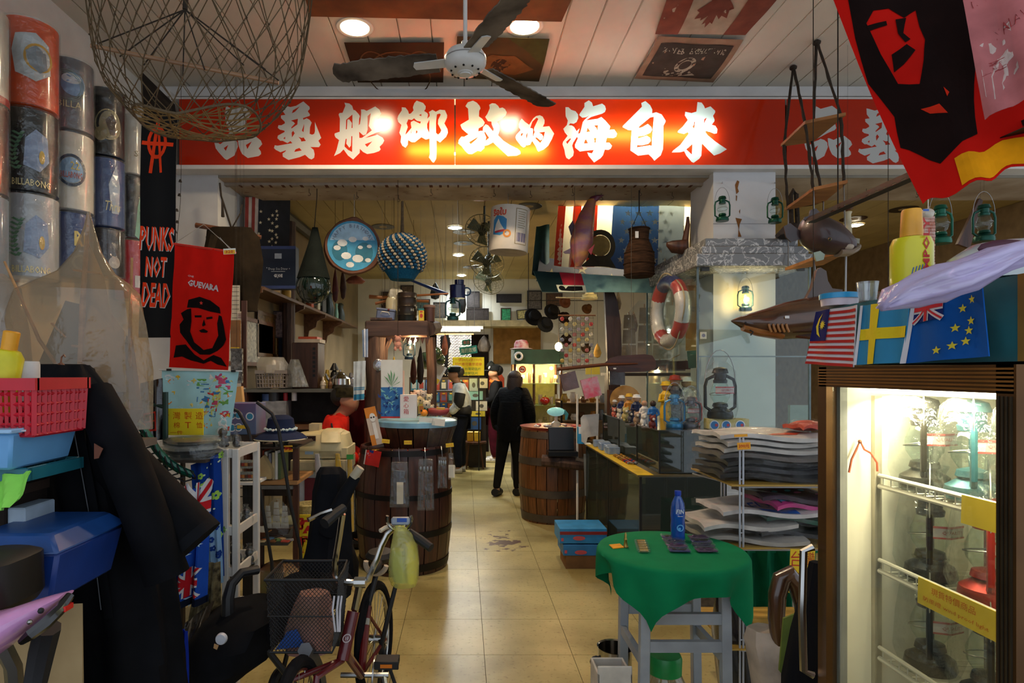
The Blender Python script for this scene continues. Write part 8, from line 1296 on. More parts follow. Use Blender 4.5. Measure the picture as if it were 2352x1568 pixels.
 # records on the ceilings, ceiling lamps inside
for px,py,hx,lb in((1215,473,'1c1612','black record on the ceiling behind the tin can'),(1105,452,'8a3018','orange-red record on the ceiling edge'),(1065,532,'1c1814','black record by the first inner lamp'),(1065,558,'1a1614','black record by the second inner lamp'),(1082,613,'1a1614','small far black record by the fans'),(880,520,'2a2218','dark record above the rope ball'),(1925,480,'5a2418','dark red record on the ceiling of the right bay'),(1960,502,'3a1c12','brown record next to the right bay lamp'),(2075,480,'18120e','black record behind the yellow bottle'),(1850,466,'1c1612','black record beside the pillar')):
 y=(ZI-EYE)*FOC/(VY-py);c=V((P(px,0,y).x,y,ZI-.006));t=T('vinyl_record',lb,'record','records pinned to the ceiling');t.p('disc',B().lathe([(.012,0),(.15,0),(.15,.003),(.012,.003)],c,28,cap=False),mt(hx,.3));t.p('paper_label',B().lathe([(.012,-.001),(.05,-.001),(.05,.001)],c,20,cap=False),mt('b89a6a',.6))
for px,py,pw,c_ in((1045,521,66,(.85,.95,1)),(1053,584,66,(.85,.95,1)),(1060,631,66,(.85,.95,1)),(1965,515,22,(1,.85,.6)),(2138,450,16,(1,.85,.6)),(1905,447,12,(1,.85,.6))):
 y=(ZI-EYE)*FOC/(VY-py);c=V((P(px,0,y).x,y,ZI-.01));t=T('inner_downlight',['first white lamp in the aisle ceiling','second white lamp in the aisle ceiling','farthest white lamp in the aisle ceiling','warm lamp in the right bay ceiling','warm lamp behind the red flag corner','warm lamp beside the hanging boards'][[1045,1053,1060,1965,2138,1905].index(px)],'lamp','lamps in the shop ceiling');t.p('trim_ring',B().lathe([(.075,0),(.095,-.004),(.098,.008)],c,20,cap=False),WHITE);t.p('bulb',B().lathe([(.001,-.02),(.05,-.015),(.075,.0)],c,16,cap=False),glow(c_,40));lamp('SPOT','inner_downlight',c-V((0,0,.04)),pw,c_,.07,spot=2.7)
 # ================================================================= far end of the shop
BW=12.34
lg=st('trim_3',B().bx(P(870,0,11.9).x,P(1235,0,11.9).x,11.8,12.4,P(0,750,11.9).z,P(0,736,11.9).z),mt('d0c4a0',.7),0)
FR=[(1052,690,26,36,'1a1614','2c2826','dark panel frame'),(1087,688,30,38,'1c1412','3c3432','black framed dark print'),(1169,685,58,20,'14141c','1c1a28','wide navy plank sign'),(1228,689,34,44,'15100e','6a6260','black framed white ship print'),(1273,688,38,30,'3a2410','5a3a18','brown framed bronze relief'),(1097,723,52,30,'241a18','2e2422','dark carved anchor panel'),(1162,722,24,30,'3a1c14','2c8a5c','maroon frame with a green shape'),(1200,722,26,22,'1a1a1c','c8b878','tilted frame with a yellow ship picture'),(893,690,34,40,'2a1a10','4a3420','brown framed old chart'),(935,672,30,34,'1c1612','5a4a3a','narrow dark framed portrait'),(970,700,36,26,'241812','3a4a44','dark framed harbour view'),(1010,712,30,36,'16120f','4a423a','tall dark framed sketch'),(1100,790,40,36,'6a4a28','c8c0a8','pale framed rope board')]
for px,py,w,h,a,b_,lb in FR:frame('wall_picture',lb+' on the far wall',px,py,w,h,BW,a,b_,'back',[],.08 if 'tilted' in lb else 0,'pictures on the far wall')
T('cardboard_sheet','large brown cardboard panel under the far ledge','cardboard',b=B().bx(P(1133,0,12.3).x,P(1242,0,12.3).x,12.3,12.34,P(0,835,12.3).z,P(0,752,12.3).z),mat=mt('8a6434',.9,var=.12),smooth=0)
t=T('tube_lamp','bright fluorescent tube lamp under the far ledge','lamp');a,c=P(1003,758,10.3),P(1103,758,10.3);t.p('tube',B().cyl(a,c,.02,n=10),glow((1,.95,.8),30));t.p('fixture',B().bx(a.x-.03,c.x+.05,10.3,10.36,a.z+.02,a.z+.07),WHITE,0);lamp('AREA','far_tube',((a.x+c.x)/2,10.3,a.z-.04),45,(1,.93,.76),.8,(0,0,0),sy=.1)
t.p('suspension',B().cyl(a+V((.1,.03,.06)),(a.x+.1,10.33,ZI),.004,n=5).cyl(c+V((-.1,.03,.06)),(c.x-.1,10.33,ZI),.004,n=5),STEEL)
t=T('bead_curtain','curtain of pale shell bead strings below the tube lamp','curtain');b=B();b2=B()
for i in range(26):
 x=P(1004+3.1*i,0,10.5).x;b.cyl((x,10.5,P(0,866-(i*7)%30,10.5).z),(x,10.5,P(0,768,10.5).z),.0016,n=3)
 for j in range(14):b2.ball((x,10.5,P(0,772+6.6*j+(i*3)%5,10.5).z),.011,5,3)
t.p('strings',b,WHITE,kind='stuff');t.p('beads',b2,mt('c8b898',.4),kind='stuff');t.p('rail',B().cyl(P(1000,767,10.5),P(1088,767,10.5),.012,n=6).cyl(P(1010,767,10.5),V((P(1010,0,10.5).x,10.5,ZI)),.003,n=4),TAN)
RS,GS='c83018','1f7a34'
t=card('postcard_sign','yellow rounded sign with red and green characters above the postcards',1076,841,72,42,9.9,'f0d41c',[('lettering',RS,[tx('一張20元6張100元',0,15,7,62),tx('可代寄可蓋旅遊章',0,5,7,62)]),('lettering',GS,[tx('另有台灣明信片',2,-6,7,52),tx('高雄明信片',2,-16,7,40)])],0,'sign',.01);t.p('support_pole',B().cyl(P(1100,862,9.93),V((P(1100,0,9.93).x,9.93,0)),.012,n=6),BK)
card('teal_sign','small teal plaque with red characters hung by the bead curtain',1071,786,19,13,9.8,'2a8078',[('lettering','c85a48',[tx('來自',0,0,8,14)])],.12,'sign',.02,hang=1);card('teal_sign','larger teal plaque with white characters below the small one',1076,804,40,18,9.8,'1f8078',[('lettering','d8e0d0',[tx('海的故鄉',0,0,11,35)])],.14,'sign',.02,hang=1)
T('black_paddle','black guitar-shaped board hung before the bead curtain','board',b=slab([(1012,772),(1030,768),(1036,790),(1030,806),(1028,860),(1022,860),(1020,806),(1012,800)],9.7,.04),mat=BK)
pr=T('postcard_rack','dark postcard rack beside the man in the white jacket','rack');pr.p('back_board',B().bx(P(940,0,10.4).x,P(1082,0,10.4).x,10.4,10.43,0,P(0,866,10.4).z),mt('4a3a2c',.8),0);CC=['5a9aa8','c87840','3a4a58','a8b8c0','d8d4c8','7a6a9a','2a5a9a','c8b060','8ab0a0','b04a3a'];n=0
for j,(py,h)in enumerate(((884,24),(912,22),(938,24),(964,22))):
 pr.p('wire_ledge',B().cyl(P(942,py+13,10.3),P(1080,py+13,10.3),.008,n=5),BK)
 for i in range(8):card('postcard','postcard %s in the %s row of the far rack'%(['first','second','third','fourth','fifth','sixth','seventh','last'][i],['top','second','third','lowest'][j]),951+17*i,py,15,h,10.32,CC[(i*3+j*7)%10],[('picture',CC[(i*5+j+4)%10],[rc(-5,-h/3,5,h/4)]),('yellow_tag','e8c040',[rc(-3,h/2-4,3,h/2-1)])],0,'postcard',.004,'postcards on the far rack')
 # glass cabinet with a green canopy
gc=T('canopy_cabinet','lit glass shelf cabinet under a dark green canopy at the back','cabinet');y0,y1=8.9,9.4;xa,xb=P(1180,0,y0).x,P(1292,0,y0).x;zc=P(0,836,y0).z
gc.p('canopy',B().hexa([(xa,y0-.12,zc),(xb,y0-.12,zc),(xb,y1,zc),(xa,y1,zc),(xa,y0-.1,zc+.21),(xb,y0-.1,zc+.21),(xb,y1,zc+.23),(xa,y1,zc+.23)]),mt('0c3a2c',.7),0)
for x,y in((xa+.02,y0),(xb-.02,y0),(xa+.3,y0+.05),(xb-.02,y1),(xa+.02,y1)):gc.p('post',B().cyl((x,y,0),(x,y,zc),.02,n=8),mt('6a4a30',.3,.6))
ZS=[P(0,py,y0).z for py in(880,930,978)]
for z in ZS:gc.p('glass_shelf',B().bx(xa,xb,y0,y1,z-.01,z),film('c8d8b0',.15,.05,0,1,.3),0)
gc.p('back_panel',B().bx(xa,xb,y1,y1+.02,.3,zc),mt('d8b878',.5),0);gc.p('base',B().bx(xa,xb,y0,y1,0,.45),mt('3a2a1c',.7),0)
for x in(xa+.15,xb-.15):gc.p('bulb',B().ball((x,y0+.1,zc-.06),.025,8,6),glow((1,.75,.4),40));lamp('POINT','cabinet_glow',(x,y0+.1,zc-.1),14,(1,.74,.42),.03)
WD=['near','second','third','fourth','fifth','sixth','seventh','end']
for j,z in enumerate(ZS):
 for i in range(8):c=V((xa+.07+i*(xb-xa-.14)/7,y0+.08+.1*(i%2),z));h=.09+.03*((i+j)%3);T('glassware','%s glass on the %s shelf of the canopy cabinet'%(WD[i],['upper','middle','lower'][j]),'glass','glassware in the canopy cabinet',b=B().lathe([(.001,0),(.03,0),(.008,.01),(.008,h*.4),(.032,h*.6),(.03,h),(.027,h),(.027,h*.62)]if i%2 else[(.001,0),(.028,0),(.034,h),(.03,h),(.025,.006)],c,12),mat=film('f0e8d0',.35,.04,0,1,.22))
t=T('red_apple_jar','red apple-shaped jar in the canopy cabinet','jar');c=V((P(1252,0,y0).x,y0+.02,ZS[1]+.06));t.p('body',B().ball(c,(.075,.06,.06)),mt('a01810',.15,coat=.6));t.p('stalk',B().cyl(c+V((0,0,.055)),c+V((.01,0,.08)),.006,n=6),DKWOOD)
k=y0/FOC;t=card('no_smoking_sign','round no smoking sign on the canopy cabinet',1200,848,1,1,y0-.03,'e8e0d8',[('disc','e8e0d8',[ci(0,0,7)]),('orange_rim','e06a28',[ring(0,0,8.4,7)]),('cigarette','181818',[rc(-5,-1,4,1)]),('red_bar','c81c18',[ring(0,0,7,5.8),line(-4.5,4.5,4.5,-4.5,1.4)])],0,'sign',.01)
t=T('sun_bonnet','pink and white patchwork hat on top of the green canopy','hat');c=V((P(1199,0,y0).x,y0+.1,zc+.225));t.p('brim',B().lathe([(.1,.01),(.17,-.002),(.165,.004),(.1,.02)],c,20,cap=False),mt('c8b0a8',.8));t.p('crown',B().lathe([(.11,.01),(.105,.08),(.08,.125),(.001,.14)],c,20,cap=False),mt('d8c8c4',.8,h2='b83a48',scale=14))
T('ring_charm','small bagged white ring charm hung on the green canopy','charm',b=B().torus(P(1191,818,y0-.14),.05,.018,(0,1,0),16,8),mat=mt('c8ccd0',.3,coat=.5))
# hats, shells and bags at the right of the aisle
HT=[(1268,716,20,'1a1816','black felt hat'),(1225,728,22,'141416','black three-cornered hat'),(1252,745,20,'2a2a2a','dark bowler hat'),(1295,730,15,'2a1a14','round black plate hat'),(1347,710,12,'5a3a1c','brown straw shoe'),(1297,695,14,'6a4028','striped brown collar'),(1345,800,12,'3a2a1a','dark wooden mask'),(1300,780,14,'2c1e16','brown round shield')]
for px,py,r_,hx,lb in HT:k=9.6/FOC;T('wall_hat',lb+' hung at the right of the far wall','hat','hats on the far wall',b=B().lathe([(r_*k,0),(r_*k*.95,.02),(r_*k*.6,.03),(r_*k*.55,.1),(.001,.12)],P(px,py,9.6),16,(.3,-1,.4)),mat=mt(hx,.8))
T('hat_rack','wire strung between posts that carries the hats','wire',b=B().cyl(P(1210,690,9.7),P(1400,690,9.7),.006,n=5).cyl(P(1214,690,9.7),V((P(1214,0,9.7).x,9.7,ZI)),.006,n=5).cyl(P(1396,690,9.7),V((P(1396,0,9.7).x,9.7,ZI)),.006,n=5),mat=BK)
t=T('shell_hanging','square hanging of coloured shells on a black wire grid','ornament');b=B();y=8.0
for i in range(9):b.cyl(P(1286+9.5*i,724,y),P(1286+9.5*i,848,y),.002,n=4)
for j in range(11):b.cyl(P(1284,730+12*j,y),P(1364,730+12*j,y),.002,n=4)
t.p('wire_grid',b,BK);t.p('top_rod',B().cyl(P(1282,724,y),P(1368,724,y),.01,n=6),MIDWOOD);hung(t,1325,724,y);SC=['c84a48','d8c890','b8a8b8','e0d8c8','c87878','d8b860','9a9aa8']
sm=[mesh('shell',B().lathe([(.001,0),(.028,.004),(.02,.014),(.001,.018)],(0,0,0),9,(0,-1,0)),mt(h_,.4))for h_ in SC]
for j in range(10):
 for i in range(4):o=bpy.data.objects.new('shell',sm[(i*3+j*5)%7]);col.objects.link(o);o.parent=t.o;p=P(1291+19*i+9.5*(j%2),732+12*j,y-.01);o.location=p;o['_w']=1
t.fin((0,0,0));
for px,py,w,h,y,hx,lb in((1308,875,46,50,5.75,mt('5a3a30',.25,coat=.7,bump=.6,scale=16),'brown bagged garment hung under the paddle'),(1358,890,50,56,5.7,mt('d84a6a',.25,h2='c0a0a8',coat=.7,bump=.6,scale=16),'pink bagged cloth hung under the paddle'),(1362,850,40,24,5.9,'d8c440','yellow card behind the pink bag'),(1418,868,44,40,5.9,mt('3a3438',.25,coat=.7,bump=.6,scale=16),'dark bagged cloth hung right of the pink bag')):
 t=card('bagged_cloth',lb,px,py,w*.8,h*.8,y,hx,[],.25 if w>45 else 0,'bag',.03,'bags under the paddle');t.p('hang_thread',B().cyl(P(px,py-h*.35,y),P(px,842,5.5),.002,n=4),WHITE)
for px in(1326,1372):T('display_pole',['thin white pole left of the pink bag','thin white pole right of the pink bag'][px>1350],'pole',b=B().cyl(V((P(px,0,6.25).x,6.25,.0)),P(px,905,6.25),.012,n=8),mat=WHITE)
# small barrel by the counter
b2=T('oak_barrel','lighter oak barrel with grey hoops beside the counter','barrel');OX,OY=.98,6.72
for nm,b,m in barrel(OX,OY,.36,1.0,wood('7a4a26','50300f',.45,'z',4),mt('5a5148',.5,.5),((.02,.1),(.28,.36),(.62,.7),(.9,.97)),20):b2.p(nm,b,m)
T('black_case','open black jewellery case leaning on the oak barrel','case',b=B().box((1.0,6.26,.92),(.26,.03,.24),0,-.2).box((1.0,6.2,.78),(.3,.18,.05)),mat=mt('0e0f14',.3),smooth=0,bev=.005);T('split_log','split log shelf fixed to the front of the oak barrel','log',b=B().tube([(.80,6.24,.70),(1.0,6.2,.69),(1.22,6.2,.66)],[.06,.07,.06],10),mat=TM)
t=T('red_tray','round red tray of wrapped sweets on the oak barrel','tray');t.p('tray',B().lathe([(.001,0),(.34,0),(.36,.03),(.34,.03),(.001,.012)],(OX,OY,.985),26),mt('8a1c18',.4));
for i in range(14):a=i*2.4;t.p('sweet',B().ball((OX+.02*i*cos(a)*.9,OY+.02*i*sin(a)*.9,1.015),(.035,.022,.016),8,5),mt(['c8c0b8','b84a48','d8c890','8a8a8c'][i%4],.25,coat=.5))
t=T('dolphin_lamp','glowing turquoise dolphin ornament on the red tray','lamp');c=V((OX+.03,OY-.05,1.17));t.p('shade',B().ball(c,(.1,.06,.05)),mt('8ac8c4',.2,emit=.35));t.p('fluke',B().tube([c+V((.08,0,0)),c+V((.12,0,-.03)),c+V((.11,0,-.09))],[.03,.02,.012],8),mt('3a9aa8',.2));t.p('base',B().lathe([(.06,-.16),(.05,-.12),(.02,-.1),(.02,-.04)],c,14),mt('b8b4a8',.3))
t=T('wooden_stool','small dark wooden stool with yellow packs on it','stool');c=V((P(1090,0,10.2).x,10.2,.42));t.p('seat',B().lathe([(.001,0),(.2,0),(.2,.03),(.001,.03)],c,18),DKWOOD)
for a in(.8,2.4,3.9,5.5):t.p('leg',B().cyl(c+V((.13*cos(a),.13*sin(a),0)),(c.x+.2*cos(a),c.y+.2*sin(a),0),.016,n=6),DKWOOD)
for px,hx,lb in((1080,'e0b020','left yellow pack on the dark stool'),(1096,'e8bc28','right yellow pack on the dark stool')):T('yellow_pack',lb,'pack','yellow packs on the stool',b=B().box((P(px,0,10.15).x,10.15,.535),(.1,.07,.165)),mat=mt(hx,.4),smooth=0,bev=.01)
T('orange_poster','orange rounded poster with white lines behind the young man','poster',b=slab([(1112,895),(1114,866),(1128,850),(1146,850),(1158,868),(1158,895)],12.38,.02),mat=mt('d84a18',.5))
# right bay behind the cooler
hung(lantern('bay_lantern','green storm lantern hung behind the shell chime',P(2160,560,4.6),.33,'0f5a44','lanterns of the right bay'),2160,445,4.6);hung(lantern('bay_lantern','dark green storm lantern farther right in the bay',P(2260,555,4.8),.33,'0f4a3c','lanterns of the right bay'),2260,443,4.8)
t=T('shell_chime','white and coral shell chime strings beside the yellow bottle','ornament');b=B()
for i in range(5):
 for j in range(16):b.ball(P(2124+5*i+jit(1),500+7*j,3.6),.012,5,3)
t.p('shells',b,mt('d8c0b8',.4,h2='c87a60',scale=30),kind='stuff');t.p('top_shell',B().ball(P(2130,490,3.6),(.04,.03,.03),8,6),mt('d8d0c0',.4));t.p('line',B().cyl(P(2132,490,3.6),V((P(2132,0,3.6).x,3.6,ZC)),.003,n=4),WHITE)
hung(T('dark_oar','dark slanting oar leaning in the right bay','oar',b=slab([(2200,560),(2250,455),(2258,460),(2228,570)],5.4,.03),mat=DKWOOD),2252,458,5.4);hung(T('white_bell','white metal lamp hung in front of the right bay lamp','lamp',b=B().lathe([(.05,0),(.03,.06),(.022,.22),(.03,.24)],P(1947,560,4.6),14),mat=mt('c8bc98',.4)),1947,490,4.6)
frame('wall_picture','dark framed print on the wall of the right bay',1945,655,60,50,12.2,'2a1c14','4a3a30')
# odds and ends that crowd the far aisle
st('dark_backing',B().bx(P(985,0,12.3).x,P(1122,0,12.3).x,12.3,12.39,0,P(0,768,12.3).z),mt('1c1410',.8),0)  # dark panel added so the background behind the bead curtain looks dark
card('paper_sleeve','tilted white paper sleeve with a yellow strip hung before the postcards',1003,857,30,44,8.6,'d8d4cc',[('yellow_strip','e8c030',[rc(-14,-21,14,-10)])],-.5,'paper',.01,hang=1)
for i,(px,py,r)in enumerate(((1000,812,15),(978,828,20),(1012,826,12))):k=8.2/FOC;t=T('green_float',['middle','largest','smallest'][i]+' netted green glass float under the timber beam','float','glass floats in the aisle');c=P(px,py,8.2+.2*i);t.p('globe',B().ball(c,r*k,16,10),mt('4a5a38',.08,coat=.7));t.p('net',B().torus(c,r*k+.003,.003,(0,0,1),20,4).torus(c,r*k+.003,.003,(1,0,.3),20,4).torus(c,r*k+.003,.003,(0,1,.3),20,4),DKROPE);hung(t,px,py-r,c.y)
for i,(px,py,w,h,y,hx,lb)in enumerate(((966,838,18,90,7.2,'2a1a12','long dark leather pouch'),(1022,792,16,50,9.2,'8a4a2c','brown leather spoon case'),(884,800,14,60,6.4,'6a3a22','brown wooden rattle'),(905,835,12,34,5.9,'d8b840','yellow toy'),(950,848,16,70,7.6,'5a2a1c','dark red wooden mask'),(1000,668,26,40,9.4,'16201e','dark teal lamp shade'),(1062,690,18,60,9.0,'1a1a1c','black boot'),(770,655,14,80,6.6,'5a2018','dried dark red gourd'),(788,650,14,76,6.8,'4a2c1c','brown dried gourd'),(816,642,44,22,6.3,'8a4a34','terracotta clay face'),(1112,790,30,40,11.0,'3a3026','coil of dark net rope'),(1420,690,14,46,7.4,'5a4a30','small brass anchor'),(1372,805,18,34,8.4,'a8842c','gold anchor'),(1455,740,20,50,7.8,'4a3420','bundle of brown rope'),(896,700,30,24,9.6,'4a3020','dark hanging basket'),(1128,838,22,20,11.4,'1a2018','black tricorn hat'))):
 c=P(px,py,y);k=y/FOC/2;t=T('hanging_ornament',lb+' hung in the aisle','ornament','ornaments hung in the aisle');t.p('body',B().lathe([(.001,-h*k),(w*k*.7,-h*k*.85),(w*k,-h*k*.3),(w*k*.7,h*k*.35),(w*k*.3,h*k*.8),(.001,h*k)],c,12,None,1,.6,False,.25),mt(hx,.6,var=.25,bump=.5,scale=14));hung(t,px,py-h/2,y,.002)
for i,(px,py,w,h,hx)in enumerate(((1088,884,20,30,'a8b8bc'),(1108,880,24,22,'d0ccc0'),(1092,908,34,20,'8ac0c0'),(1106,932,26,22,'d8d4c8'),(1098,950,32,12,'e0d048'),(1090,972,30,28,'2a5aa8'))):t=card('print_packet',['pale','ship-printed','turquoise','white','yellow','blue'][i]+' packet on the thin stand behind the man',px,py,w,h,10.25,hx,[('picture','5a5a58',[ci(0,0,w/5,h/5)])],0,'packet',.01,'packets on the thin stand')
t=T('packet_stand','thin black stand holding the print packets','stand');t.p('pole',B().bx(P(1076,0,10.28).x,P(1116,0,10.28).x,10.27,10.29,0,P(0,866,10.28).z),mt('2a221c',.7),0)
t=T('hot_bulb','bare glowing bulb with an orange shade beside the shell hanging','lamp');c=P(1283,796,8.3);t.p('bulb',B().ball(c,(.05,.05,.06),10,8),glow((1,.62,.25),30));hung(t,1283,788,8.3,.003);lamp('POINT','hot_bulb',c-V((0,.1,0)),10,(1,.64,.3),.05)
t=T('fan_lamp','cream layered ceiling lamp with a thin arm under the flags','lamp');c=P(1354,685,7.6);t.p('shade',B().lathe([(.05,.08),(.06,.05),(.09,.045),(.09,.02),(.1,.015),(.1,-.015)],c,16),mt('d8c890',.4));t.p('arm',B().cyl(c-V((.42,0,-.01)),c,.008,n=6),mt('c8b890',.4));hung(t,1354,672,7.6,.004)
t=T('rear_showcase','low glass showcase of crockery behind the oak barrel','display case');xa,xb,y=P(1290,0,7.6).x,P(1420,0,7.6).x,7.6
for z in(.75,1.0,1.22):t.p('shelf',B().bx(xa,xb,y,y+.5,z-.012,z),mt('6a5030',.4),0)
for x in(xa,xb):t.p('post',B().bx(x-.012,x+.012,y,y+.02,0,1.25),FRM,0)
t.p('back_panel',B().bx(xa,xb,y+.5,y+.52,0,1.25),mt('8a6a3c',.7),0);t.p('base',B().bx(xa,xb,y,y+.5,0,.45),mt('3a2818',.7),0)
for i in range(18):z=(.75,1.0,1.22)[i%3];c=V((xa+.05+(xb-xa-.1)*(i//3)/5,y+.1+.08*(i%2),z));h=.08+.05*((i*7)%4)/3;T('crockery','%s %s on the %s board of the rear showcase'%(['brass','white','brown','amber','grey','red'][i//3],['jar','cup','plate'][i%3],['lowest','middle','top'][i%3]),'crockery','crockery in the rear showcase',b=B().lathe([(.001,0),(.03,0),(.045,h*.5),(.03,h*.9),(.034,h),(.001,h)],c,12),mat=mt(['a8842c','d0c8b8','6a4428','b87a2c','7a7a78','8a2c20'][i//3],.3,coat=.4))
t=T('round_plate','amber round plate standing at the far end of the showcase top','plate');t.p('disc',B().lathe([(.001,0),(.1,.005),(.14,.02),(.1,.012),(.001,.008)],V((1.50,5.66,1.338)),24,(-.2,-1,.2)),mt('a8742c',.2,.4));t.p('easel',B().box((1.5,5.69,1.225),(.08,.06,.04)),DKWOOD,0)
card('green_pouch','pale green plastic sleeve standing inside the glass beyond the pillar',1838,985,46,110,5.4,mt('6a7a5c',.2,coat=.6),[],0,'pouch',.04).p('stand',B().bx(P(1820,0,5.4).x,P(1860,0,5.4).x,5.42,5.5,0,P(0,1038,5.4).z),mt('4a4a40',.6),0)
# ================================================================= people
def person(label,x,y,H,ang,pose,skin,clothes,hair,cap=None,seat=None):
 """one continuous skinned body; clothing, hair and headwear are its children"""
 F,S=V((cos(ang),sin(ang),0)),V((sin(ang),-cos(ang),0));J=dict(pel=(0,0,.53),wst=(0,0,.62),che=(0,.005,.73),nkb=(0,.0,.825),nek=(0,.012,.868),jaw=(0,.03,.893),hed=(0,.015,.93),top=(0,.01,.972),nos=(0,.082,.915))
 for s,n in((-1,'l'),(1,'r')):J.update({'sh'+n:(.095*s,0,.80),'el'+n:(.135*s,-.01,.64),'wr'+n:(.13*s,.05,.50),'ha'+n:(.128*s,.07,.46),'hi'+n:(.05*s,0,.50),'kn'+n:(.055*s,.015,.28),'an'+n:(.055*s,-.005,.045),'to'+n:(.06*s,.085,.022),'ea'+n:(.058*s,.005,.925)})
 J.update(pose);Wp=lambda q:V((x,y,0))+(S*q[0]+F*q[1]+V((0,0,q[2])))*H
 RAD=dict(pel=.075,wst=.065,che=.075,nkb=.042,nek=.038,jaw=.05,hed=.07,top=.05,nos=.012,sh=.042,el=.028,wr=.02,ha=.02,hi=.062,kn=.04,an=.026,to=.022,ea=.012)
 E=[('pel','wst'),('wst','che'),('che','nkb'),('nkb','nek'),('nek','jaw'),('jaw','hed'),('hed','top'),('hed','nos')]
 for n in 'lr':E+=[('che','sh'+n),('sh'+n,'el'+n),('el'+n,'wr'+n),('wr'+n,'ha'+n),('pel','hi'+n),('hi'+n,'kn'+n),('kn'+n,'an'+n),('an'+n,'to'+n),('hed','ea'+n)]
 def skinned(name,keys,grow,mat,extra=()):
  ks=list(keys);me=bpy.data.meshes.new(name);vs_=[Wp(J[k])for k in ks];ed=[(ks.index(a),ks.index(b_))for a,b_ in E if a in ks and b_ in ks];rr=[(RAD.get(k,RAD.get(k[:2],.03))+grow)*H for k in ks]
  for a,p,r_ in extra:vs_.append(p);rr.append(r_);ed.append((ks.index(a)if isinstance(a,str)else len(vs_)+a-1,len(vs_)-1))
  me.from_pydata([tuple(v)for v in vs_],ed,[]);me.materials.append(mat);o=bpy.data.objects.new(name,me);col.objects.link(o);m=o.modifiers.new('skin','SKIN');m.use_smooth_shade=True
  for i,r_ in enumerate(rr):me.skin_vertices[0].data[i].radius=(r_,r_)
  me.skin_vertices[0].data[0].use_root=True;s_=o.modifiers.new('sub','SUBSURF');s_.levels=s_.render_levels=2;return o
 fg=[]
 for n,s in(('l',-1),('r',1)):
  h=Wp(J['ha'+n]);d=(h-Wp(J['wr'+n])).normalized();sd=d.cross(S).normalized()if abs(d.dot(S))<.9 else F
  for i,(o_,l_)in enumerate(((-.018,.04),(-.006,.047),(.006,.045),(.017,.036))):fg+=[('ha'+n,h+sd*o_*H+d*l_*.5*H,.0065*H),(-1,h+sd*o_*H+(d*l_+S*-s*.008)*H,.005*H)]
  fg+=[('ha'+n,h+(sd*-.03+d*.008)*H,.007*H),(-1,h+(sd*-.036+d*.028)*H,.0055*H)]
 body=skinned('person',J.keys(),0,mt(skin,.55,var=.08),fg);body['label']=label;body['category']='person';t=T('person',o=body);ROOTS.append(t)
 for nm,keys,g,hx in clothes:o=skinned(nm,keys,g,mt(hx,.8,var=.15,bump=.3,scale=12)if isinstance(hx,str)else hx);o.parent=body
 hd_=Wp(J['hed'])+V((0,0,.018*H));hp_=t.p('hair',B().ball(hd_-F*.03*H+V((0,0,.004*H)),(.058*H,.058*H,.056*H),16,10),mt('2e1c12',.5,bump=.5,grain=(60,60,4),scale=3)if hair=='long' else HAIR)
 if hair=='long':t.p('long_hair',B().tube([hd_-F*.02*H,Wp(J['nek'])-F*.035*H,Wp(J['nkb'])-F*.03*H-V((0,0,.02*H))],[.064*H,.06*H,.045*H],12),mt('2e1c12',.5,bump=.5,grain=(60,60,4),scale=3))
 for s in(-1,1):t.p('eye',B().ball(Wp(J['hed'])+(F*.055+S*.022*s+V((0,0,-.002)))*H,.006*H,8,5),BLACK)
 t.p('mouth',B().ball(Wp(J['jaw'])+(F*.036+V((0,0,-.004)))*H,(.01*H,.01*H,.003*H),8,4),mt('7a3a34',.6))
 if cap:
  cp=t.p('cap',B().lathe([(.069*H,.0),(.07*H,.02*H),(.057*H,.05*H),(.025*H,.064*H),(.001,.066*H)],hd_-F*.006*H,18),mt(cap[0],.8)if isinstance(cap[0],str)else cap[0]);cp.p('visor',B().ball(hd_+(F*.085+V((0,0,.002)))*H,(.045*H,.045*H,.007*H),14,5),mt(cap[1],.7));cp.p('front_panel',B().ball(hd_+(F*.03+V((0,0,.026)))*H,(.04*H,.044*H,.028*H),12,8),mt(cap[2],.8))
 for n in 'lr':t.p('shoe',B().ball(Wp(J['an'+n])*.45+Wp(J['to'+n])*.55+V((0,0,.006*H)),(.03*H,.03*H,.03*H),10,6).tube([Wp(J['an'+n])-F*.03*H-V((0,0,.015*H)),Wp(J['to'+n])+F*.02*H],[.03*H,.026*H],10),mt(clothes[-1][3]if False else 'shoe' if False else(seat or '17171a'),.6))
 return t,Wp,J
JK=('wst','che','nkb','shl','ell','wrl','shr','elr','wrr','pel');TR_=('pel','hil','knl','anl','hir','knr','anr')
p1,W1,J1=person('man in black and white jacket and green-fronted cap walking to the postcards',P(1060,0,9.75).x,9.75,1.7,pi*.98,dict(nkb=(0,.03,.82),nek=(0,.05,.866),jaw=(0,.075,.888),hed=(0,.06,.925),top=(0,.055,.968),nos=(0,.128,.91),eal=(-.058,.05,.92),ear=(.058,.05,.92),che=(0,.02,.73),ell=(-.12,.02,.65),wrl=(-.1,.1,.56),hal=(-.09,.13,.53),elr=(.125,-.05,.64),wrr=(.12,-.02,.48),har=(.115,0,.44),knl=(-.055,.04,.28),anl=(-.055,.02,.045),tol=(-.06,.11,.022)),'8a6248',[('jacket',JK,.02,'c9cfcc'),('trousers',TR_,.012,'141824')],'short',('0f1210','0f1210','1c4a2c'),'b8b4a8')
